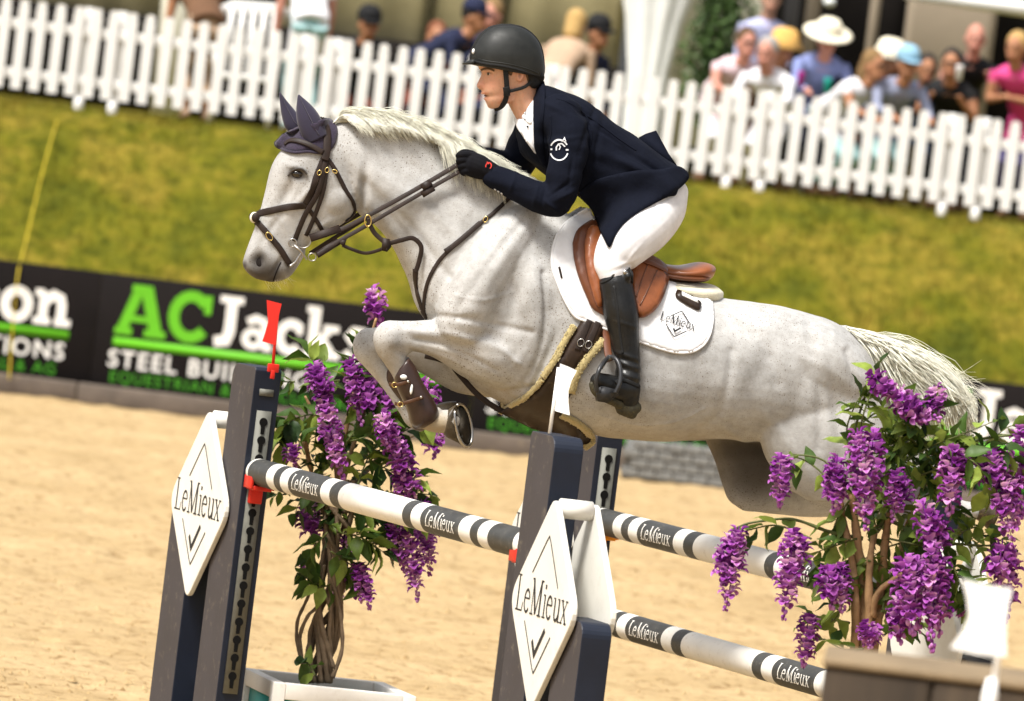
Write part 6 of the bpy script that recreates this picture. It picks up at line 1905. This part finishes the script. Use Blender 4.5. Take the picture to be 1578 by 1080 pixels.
# marquee behind the terrace
YM = 76.0
M_CREAM = M('olive_cream_canvas', (.32, .275, .15), .9, .12, 1.2, .2, 8, .02)
M_CREAM2 = M('pale_cream_canvas', (.68, .65, .54), .9, .1, 1.2, .2, 8, .02)
M_DRAPE = M('white_drape_cloth', (.80, .80, .77), .9, .05, 2, .2, 8, .02)
M_DARK = M('dark_shade_sheet', (.012, .010, .009), .95, .5, 1.5, .1, 8, spec=.1)  # near-black stand-in for the shade inside and low behind the marquee front
M_BEIGE = M('beige_wall_board', (.27, .22, .16), .85, .12, 1.5, .1)
mq = thing('marquee', (P(700, 60, YM).x, YM, ZT), 'olive and white marquee with drapes and dark openings behind the spectators', 'marquee')
def mx(px, py=60, d=YM): return P(px, py, d).x
def wallp(x0, x1, d, m, name, z0=ZT, z1=6.2, folds=0.0, th=.05):
    n = max(2, int((x1 - x0) / .08))
    fr = [Vector((x0 + (x1 - x0) * i / n, d + folds * math.sin(i * 1.1 + .6 * math.sin(i * .37)), z0)) for i in range(n + 1)]
    V = fr + [v + UP * (z1 - z0) for v in fr] + [v + Y * th for v in fr] + [v + Y * th + UP * (z1 - z0) for v in fr]
    m_ = n + 1
    F = []
    for i in range(n):
        F += [(i, i + 1, m_ + i + 1, m_ + i), (2 * m_ + i + 1, 2 * m_ + i, 3 * m_ + i, 3 * m_ + i + 1), (m_ + i, m_ + i + 1, 3 * m_ + i + 1, 3 * m_ + i), (i + 1, i, 2 * m_ + i, 2 * m_ + i + 1)]
    F += [(0, m_, 3 * m_, 2 * m_), (n, 2 * m_ + n, 3 * m_ + n, m_ + n)]
    return obj(name, (V, F), m, mq)
wallp(-14, mx(285), YM, M_CREAM, 'wall_panel', folds=.02)
wallp(mx(292), mx(425), YM + .6, M_DARK, 'dark_opening')
wallp(mx(428), mx(655), YM, M_CREAM, 'wall_panel', folds=.02)
wallp(mx(658), mx(770), YM, M_CREAM, 'wall_panel', folds=.02)
wallp(mx(773), mx(958), YM, M_CREAM, 'wall_panel', folds=.02)
wallp(mx(1036), mx(1175), YM, M_CREAM2, 'wall_panel', folds=.03)
wallp(mx(1178), mx(1400), YM + 1.2, M_DARK, 'dark_opening')
wallp(mx(1395), mx(1535), YM + .4, M_BEIGE, 'back_board')
wallp(mx(1538), 16, YM + 1.0, M_DARK, 'dark_opening')
wallp(mx(1240), mx(1262), YM + .8, M_BEIGE, 'back_board')
wallp(mx(1340), mx(1356), YM + .8, M_BEIGE, 'back_board')
wallp(mx(1205), mx(1228), YM + .5, M('grey_curtain', (.10, .095, .10), .9), 'grey_curtain', folds=.04)
wallp(-14, mx(250, 140), YM - .25, M_DARK, 'added_shade_sheet', ZT, ZT + .95)  # low dark sheets added so the gaps between pickets read as shade
wallp(mx(300, 140), mx(950, 140), YM - .25, M_DARK, 'added_shade_sheet', ZT, ZT + 1.0)
# white gathered drape: wide at the top, tied low
dr = []
for z, hw_ in ((ZT, .20), (ZT + .4, .17), (ZT + 1.0, .19), (ZT + 1.5, .27), (ZT + 2.0, .40), (ZT + 2.8, .58), (ZT + 3.8, .75)):
    c = Vector((mx(1003), YM - .5, z))
    dr.append([c + X * (hw_ * math.cos(a) * (1 + .06 * math.sin(9 * a))) + Y * (hw_ * .5 * math.sin(a) * (1 + .1 * math.sin(9 * a))) for a in [2 * math.pi * i / 54 for i in range(54)]])
obj('white_drape', loft(dr), M_DRAPE, mq)
dr = []
for z, hw_ in ((ZT, .10), (ZT + 1.0, .11), (ZT + 2.2, .16), (ZT + 3.4, .3)):
    c = Vector((mx(270), YM - .5, z))
    dr.append([c + X * (hw_ * 1.3 * math.cos(a) * (1 + .05 * math.sin(7 * a))) + Y * (hw_ * math.sin(a)) for a in [2 * math.pi * i / 42 for i in range(42)]])
obj('white_drape', loft(dr), M_CREAM2, mq)
for px_ in (657, 771):
    obj('seam_pole', tube([Vector((mx(px_), YM - .03, ZT)), Vector((mx(px_), YM - .03, 6.2))], .035, 10), M('dark_olive_pole', (.07, .06, .03), .7), mq)
ev0, ev1 = P(1395, -14, YM - 2.2), P(1660, 26, YM - 2.2)
obj('white_eave', tube([ev0, ev1], .075, 12), M_DRAPE, mq)
lampm = M('pale_paper_globe', (.75, .78, .78), .5, .05)
obj('globe', ellipsoid(P(1278, 3, YM - .2), X * .06, Y * .06, UP * .05), lampm, mq)

# shrub in a tub by the pale wall
sb = thing('potted_shrub', Vector((P(1105, 100, 73.5).x, 73.5, ZT)), 'green leafy potted shrub between the white drape and the seated women', 'shrub')
sc0 = Vector((P(1108, 60, 73.5).x, 73.5, ZT))
obj('trunk', tube([sc0, sc0 + UP * .6, sc0 + UP * 1.6 + X * .05], [.035, .03, .012], 8), M_STEM, sb)
obj('pot', lathe([(.16, 0), (.2, .3), (.21, .32), (.18, .32)], sc0, UP, X, 18), M_TUB, sb)
V, F = [], []
for i in range(2300):
    zc = random.uniform(.45, 2.1)
    w = .27 * math.sin(min(1, (zc - .3) / .9) * math.pi / 2) * (1 if zc < 1.5 else 1 - (zc - 1.5) * .7) * random.uniform(.3, 1.15)
    a = random.uniform(0, 6.28)
    k = 1 + .35 * math.sin(3 * a + zc * 5)
    c = sc0 + Vector((math.cos(a) * w * k, math.sin(a) * w * k, zc))
    d = Vector((random.gauss(0, 1), random.gauss(0, 1), random.gauss(-.3, .8))).normalized() * .045; s = d.orthogonal() * .42
    n = len(V); V += [c - d, c + s, c + d, c - s]; F.append((n, n + 1, n + 2, n + 3))
tag(obj('foliage', (V, F), M_BUSH, sb, False), kind='stuff')

# spectators
def plain(name, c, rough=.85): return M(name, c, rough, .12, 8, .15, 60, .004)
SK = [plain('pale_skin', (.42, .235, .165), .55), plain('tanned_skin', (.36, .165, .085), .55), plain('pink_skin', (.47, .215, .155), .55)]
CLO = {k: plain(k + '_clothing', v) for k, v in {'black': (.008, .008, .009), 'navy': (.012, .016, .045), 'pink': (.62, .06, .22), 'white': (.66, .65, .67), 'blue': (.20, .24, .46), 'greyblue': (.24, .26, .36), 'palepink': (.62, .47, .50), 'beige': (.40, .28, .19), 'denim': (.05, .09, .18), 'aqua': (.30, .46, .46), 'lavender': (.40, .42, .62), 'brown': (.12, .06, .03), 'maroon': (.20, .05, .03), 'purple': (.06, .05, .13), 'royal': (.03, .10, .25), 'grey': (.12, .12, .12)}.items()}
HR = {k: plain(k + '_hair', v) for k, v in {'brown': (.09, .05, .025), 'blond': (.42, .27, .10), 'dark': (.018, .014, .012), 'grey': (.30, .28, .26), 'auburn': (.16, .055, .025), 'tan': (.20, .12, .05)}.items()}
HATM = {'cream': plain('cream_straw', (.78, .72, .56)), 'straw': plain('golden_straw', (.62, .36, .10)), 'lightblue': plain('light_blue_cap_cloth', (.24, .42, .55)), 'navy': CLO['navy'], 'black': CLO['black']}
def spectator(px, py, d, face, label, top, bot, skin=0, hair='brown', hat=None, hatk='brim', lean=0.0, sleeves=True, arms='down', hsc=1.0, longhair=False, group=None, item=None):
    """Head centre at photo px,py and distance d; FACE: angle the person looks to, 0 = towards the camera, 90 = to the right."""
    hc = P(px, py, d)
    a = math.radians(face)
    fw = Vector((math.sin(a), -math.cos(a), 0)); rt = Vector((-fw.y, fw.x, 0))
    H = hc.z - ZT                                        # height of the head centre
    base = Vector((hc.x, hc.y, ZT))
    S = 1.14 * hsc
    hipz = .92 * S
    tl = H - .10 - hipz
    full = .60 * S
    if tl < full:                                        # bend at the hip, or crouch
        ang = math.acos(max(.25, tl / full)) if tl > 0 else math.radians(60)
        if tl / full < .45: hipz = max(.5, H - .10 - full * .55); ang = math.acos(max(.3, min(1, (H - .10 - hipz) / full)))
    else:
        ang = 0.05; hipz = H - .10 - full
    tdir = (UP * math.cos(ang) + fw * math.sin(ang)).normalized()
    nk = hc - UP * .155 - fw * .03
    hip = nk - tdir * (full - .03)
    hip.z = max(hip.z, ZT + .45)
    sh = nk - tdir * .09
    parts, tags = [], []
    def add(vf, k): parts.append(vf); tags.append(k)
    def R8(c, u, v, a_, b_, N=16): return [c + u * (a_ * math.cos(2 * math.pi * i / N)) + v * (b_ * math.sin(2 * math.pi * i / N)) for i in range(N)]
    bk = tdir.cross(rt).normalized()
    prof = [(0, .15, .11), (.18, .165, .115), (.45, .145, .10), (.75, .18, .115), (.92, .185, .10), (1.0, .09, .07)]
    add(loft([R8(hip.lerp(sh + tdir * .04, u), rt, bk, w * S, dp * S) for u, w, dp in prof]), 'top')
    add(tube([nk - tdir * .08, nk, nk + UP * .06 + fw * .015], [.070, .064, .060], 12), 'skin')
    add(ellipsoid(hc + UP * .01, rt * .090, fw * .112, UP * .136), 'skin')
    add(ellipsoid(hc + fw * .054 - UP * .066, rt * .062, fw * .060, UP * .069), 'skin')
    add(ellipsoid(hc + fw * .114 - UP * .012, rt * .013, fw * .020, UP * .026, 10, 6), 'skin')
    for s in (-1, 1):
        add(ellipsoid(hc + rt * (.091 * s) - UP * .01, rt * .012, fw * .020, UP * .03, 10, 6), 'skin')
        kn = Vector((hip.x, hip.y, 0)) * .5 + Vector((base.x, base.y, 0)) * .5 + rt * (.10 * s); kn.z = ZT + (hip.z - ZT) * .52
        if hip.z - ZT < .8: kn = kn + fw * .18
        ft = Vector((hip.x, hip.y, ZT + .05)) + rt * (.11 * s)
        add(tube([hip + rt * (.085 * s), kn, kn.lerp(ft, .5), ft], [.095, .068, .058, .045], 12), 'bot')
        add(ellipsoid(ft + fw * .07 - UP * .01, rt * .045, fw * .13, UP * .045, 12, 6), 'shoe')
        so = sh + rt * (.185 * S * s) - tdir * .02
        if arms == 'down': el = so - UP * .28 + rt * (.03 * s); wr = el - UP * .22 + fw * .05
        elif arms == 'fence': el = so - UP * .20 + fw * .14 + rt * (.05 * s); wr = el - UP * .06 + fw * .22 - rt * (.06 * s)
        elif arms == 'fold': el = so - UP * .27 + rt * (.04 * s); wr = el + fw * .16 - rt * (.20 * s) + UP * .03
        else: el = so - UP * .26 + rt * (.05 * s) + fw * .05; wr = el + fw * .17 + UP * .14 - rt * (.10 * s)
        mid = so.lerp(el, .5)
        add(tube([so, mid], [.058, .052], 12), 'top')
        k = 'top' if sleeves else 'skin'
        add(tube([mid, el], [.050, .042], 12), k); add(tube([el, wr], [.041, .030], 12), k)
        hd = (wr - el).normalized()
        add(ellipsoid(wr + hd * .045, hd * .05, hd.orthogonal().normalized() * .036, hd.cross(hd.orthogonal()).normalized() * .018, 10, 6), 'skin')
        for q in range(4):
            f0 = wr + hd * .075 + hd.cross(UP).normalized() * ((q - 1.5) * .017)
            add(tube([f0, f0 + hd * .03 - UP * .006, f0 + hd * .05 - UP * .022], [.009, .0085, .007], 6), 'skin')
        th0 = wr + hd * .03
        add(tube([th0, th0 + UP * .03 + hd * .02, th0 + UP * .04 + hd * .045], [.011, .010, .008], 6), 'skin')
    me = fuse(parts, .013, 2, .4)
    pts = [(v, k) for vf, k in zip(parts, tags) for v in vf[0]]
    kd = KDTree(len(pts))
    for i, (v, k) in enumerate(pts): kd.insert(v, i)
    kd.balance()
    order = ['skin', 'top', 'bot', 'shoe']
    for m_ in (SK[skin], CLO[top], CLO[bot], CLO['brown']): me.materials.append(m_)
    me.polygons.foreach_set('material_index', [order.index(pts[kd.find(p.center)[1]][1]) for p in me.polygons])
    o = link('person', me)
    tag(o, label, 'person', group or 'spectators behind the picket fence')
    # face marks and hair
    for s in (-1, 1):
        obj('eye', ellipsoid(hc + fw * .105 + rt * (.034 * s) + UP * .015, rt * .020, fw * .010, UP * .011, 8, 6), HR['dark'], o)
    obj('mouth', ellipsoid(hc + fw * .111 - UP * .075, rt * .022, fw * .006, UP * .006, 8, 6), plain('lip', (.40, .12, .10)), o)
    if int(px) % 3 != 0 and not lean:
        obj('sunglasses', ellipsoid(hc + fw * .098 + UP * .016, rt * .066, fw * .022, UP * .017, 12, 6), CLO['black'], o)
    if hair:
        hv = [ellipsoid(hc + UP * .050 - fw * .020, rt * .101, fw * .110, UP * .118)]
        if longhair:
            hv.append(tube([hc - fw * .05 + UP * .02, hc - fw * .085 - UP * .08, hc - fw * .075 - UP * .20], [.090, .086, .055], 14))
        obj('hair', join(*hv) if len(hv) == 1 else None or hv[0], HR[hair], o) if len(hv) == 1 else link('hair', fuse(hv, .012, 2), HR[hair], o)
    if hat:
        hb = hc + UP * .075 - fw * .005
        tilt = (UP + fw * (.45 if lean else .12)).normalized(); u2 = rt; f2 = tilt.cross(u2)
        if hatk == 'brim':
            obj('hat', lathe([(.225, -.012), (.235, -.006), (.21, .006), (.13, .010), (.124, .02), (.115, .085), (.092, .118), (.035, .128), (.002, .125)], hb, tilt, u2, 28), HATM[hat], o)
        elif hatk == 'bucket':
            obj('hat', lathe([(.19, -.07), (.195, -.065), (.135, .01), (.118, .08), (.07, .108), (.002, .112)], hb + UP * .02, tilt, u2, 28), HATM[hat], o)
        else:
            c_ = obj('cap', lathe([(.116, -.01), (.118, .0), (.111, .052), (.08, .10), (.035, .118), (.002, .12)], hb, tilt, u2, 24), HATM[hat], o)
            obj('cap_peak', prism([(.10 * math.cos(t_), .07 + .14 * math.sin(t_)) for t_ in [math.pi * i / 10 for i in range(11)]], lambda x, y: hb + rt * x + fw * y - UP * (.002 + y * .25), .008, UP), HATM[hat], c_)
    if item:
        item(hc, fw, rt)
    return o
# left to right
spectator(303, -50, 71.6, 200, 'bare brown forearm and side of a standing spectator left of the white chair', 'brown', 'beige', 1, 'dark', sleeves=False)
spectator(478, -62, 71.4, 190, 'standing spectator in white t-shirt and pale jeans above the horse ears', 'white', 'aqua', 2, 'brown', sleeves=False, arms='down')
spectator(568, 38, 72.0, 15, 'spectator in black cap and dark clothes leaning low right of the white t-shirt', 'black', 'maroon', 1, 'dark', 'black', 'cap')
spectator(673, 58, 71.8, 10, 'spectator with reddish-brown hair low beside the man in navy cap', 'maroon', 'navy', 1, 'auburn', longhair=True)
spectator(731, 26, 71.4, 70, 'man in navy cap and navy jacket sitting left of the rider helmet', 'navy', 'navy', 1, 'dark', 'navy', 'cap', arms='up')
spectator(758, 24, 72.2, -30, 'bare-headed spectator half behind the man in navy cap', 'navy', 'navy', 2, 'tan')
spectator(888, 40, 71.6, 160, 'blond spectator in beige top seen from behind, right of the rider helmet', 'beige', 'pink', 0, 'blond', longhair=True)
spectator(922, 52, 72.0, 40, 'spectator in dark cap and navy top beside the blond spectator', 'navy', 'navy', 1, 'dark', 'black', 'cap')
spectator(1150, 68, 71.4, 20, 'woman in pale pink sleeveless top by the shrub', 'palepink', 'white', 2, 'brown', sleeves=False, arms='fence')
spectator(1182, 82, 70.9, -20, 'woman in white shirt leaning on the fence beside the pink-topped woman', 'white', 'white', 2, 'grey', arms='fence')
spectator(1208, 76, 72.0, 25, 'spectator in golden straw bucket hat between the women and the man in white hat', 'brown', 'navy', 1, 'tan', 'straw', 'bucket')
spectator(1188, -2, 73.0, 10, 'standing figure in lavender shirt behind the straw bucket hat', 'lavender', 'navy', 0, 'dark')
def bottle(col, px, py, d, label):
    c = P(px, py, d)
    t = thing('drinking_cup', c, label, 'cup', None)
    obj('cup_body', lathe([(.028, -.07), (.034, .05), (.036, .055), (.030, .056)], c, UP, X, 16), col, t)
    obj('cup_lid', lathe([(.036, .056), (.037, .066), (.02, .072)], c, UP, X, 16), col, t)
spectator(1275, 62, 71.5, 10, 'man in broad cream hat and blue shirt bending over the fence', 'blue', 'navy', 2, None, 'cream', 'brim', lean=1.0, arms='fence')
bottle(plain('teal_plastic', (.02, .42, .36)), 1275, 132, 70.4, 'teal cup below the man in broad cream hat')
bottle(plain('magenta_plastic', (.42, .03, .28)), 1234, 122, 70.4, 'magenta cup held left of the teal cup')
spectator(1372, 92, 72.2, 30, 'spectator in pale hat half hidden behind the brown-haired woman', 'grey', 'navy', 1, None, 'cream', 'bucket')
spectator(1346, 102, 71.2, 48, 'brown-haired woman in white vest top looking right', 'white', 'aqua', 1, 'tan', sleeves=False, longhair=True, arms='fence')
spectator(1398, 100, 71.2, 20, 'man in light blue cap and grey-blue shirt looking down', 'greyblue', 'aqua', 1, 'grey', 'lightblue', 'cap', lean=.6, arms='fence')
spectator(1428, 108, 72.4, 5, 'spectator in royal blue top behind the light blue cap', 'royal', 'navy', 1, 'dark')
spectator(1466, 100, 71.6, -10, 'dark-haired spectator in black top holding a white cup', 'black', 'black', 1, 'dark', sleeves=False, arms='up', longhair=True)
bottle(plain('white_cup_plastic', (.8, .78, .78)), 1478, 112, 71.2, 'white cup held in front of the black top')
spectator(1503, 60, 72.0, 5, 'balding standing man in black shirt above the white cup', 'black', 'navy', 2, None, arms='up', sleeves=False)
spectator(1566, 74, 71.4, -25, 'spectator in bright pink top with folded arms at the right edge', 'pink', 'purple', 1, 'blond', arms='fold', sleeves=False)

# white garden chair at the left
ch = thing('garden_chair', Vector((P(385, 60, 71.2).x, 71.2, ZT)), 'white plastic garden chair behind the fence at the left', 'chair')
cx = Vector((P(385, 60, 71.2).x, 71.2, ZT))
obj('seat', box(cx + UP * .45, X, Y, Z, .27, .26, .025, .01), M_PICK, ch)
for sx in (-1, 1):
    for sy in (-1, 1):
        obj('leg', tube([cx + X * (.24 * sx) + Y * (.22 * sy) + UP * .44, cx + X * (.27 * sx) + Y * (.26 * sy)], .022, 8), M_PICK, ch)
    obj('armrest', tube([cx + X * (.28 * sx) + Y * .24 + UP * .70, cx + X * (.30 * sx) - Y * .2 + UP * .68, cx + X * (.27 * sx) - Y * .24 + UP * .45], .025, 8), M_PICK, ch)
bkz = P(385, 12, 71.2).z - ZT
obj('backrest', tube([cx + X * -.36 + Y * .24 + UP * (bkz - .10), cx + X * -.2 + Y * .28 + UP * bkz, cx + X * .2 + Y * .28 + UP * (bkz + .02), cx + X * .42 + Y * .24 + UP * (bkz - .04)], .05, 10, flat=.5), M_PICK, ch)
for k in range(5):
    obj('back_slat', box(cx + X * (-.2 + .1 * k) + Y * .26 + UP * ((bkz + .45) / 2), X, Y, Z, .03, .012, (bkz - .45) / 2), M_PICK, ch)
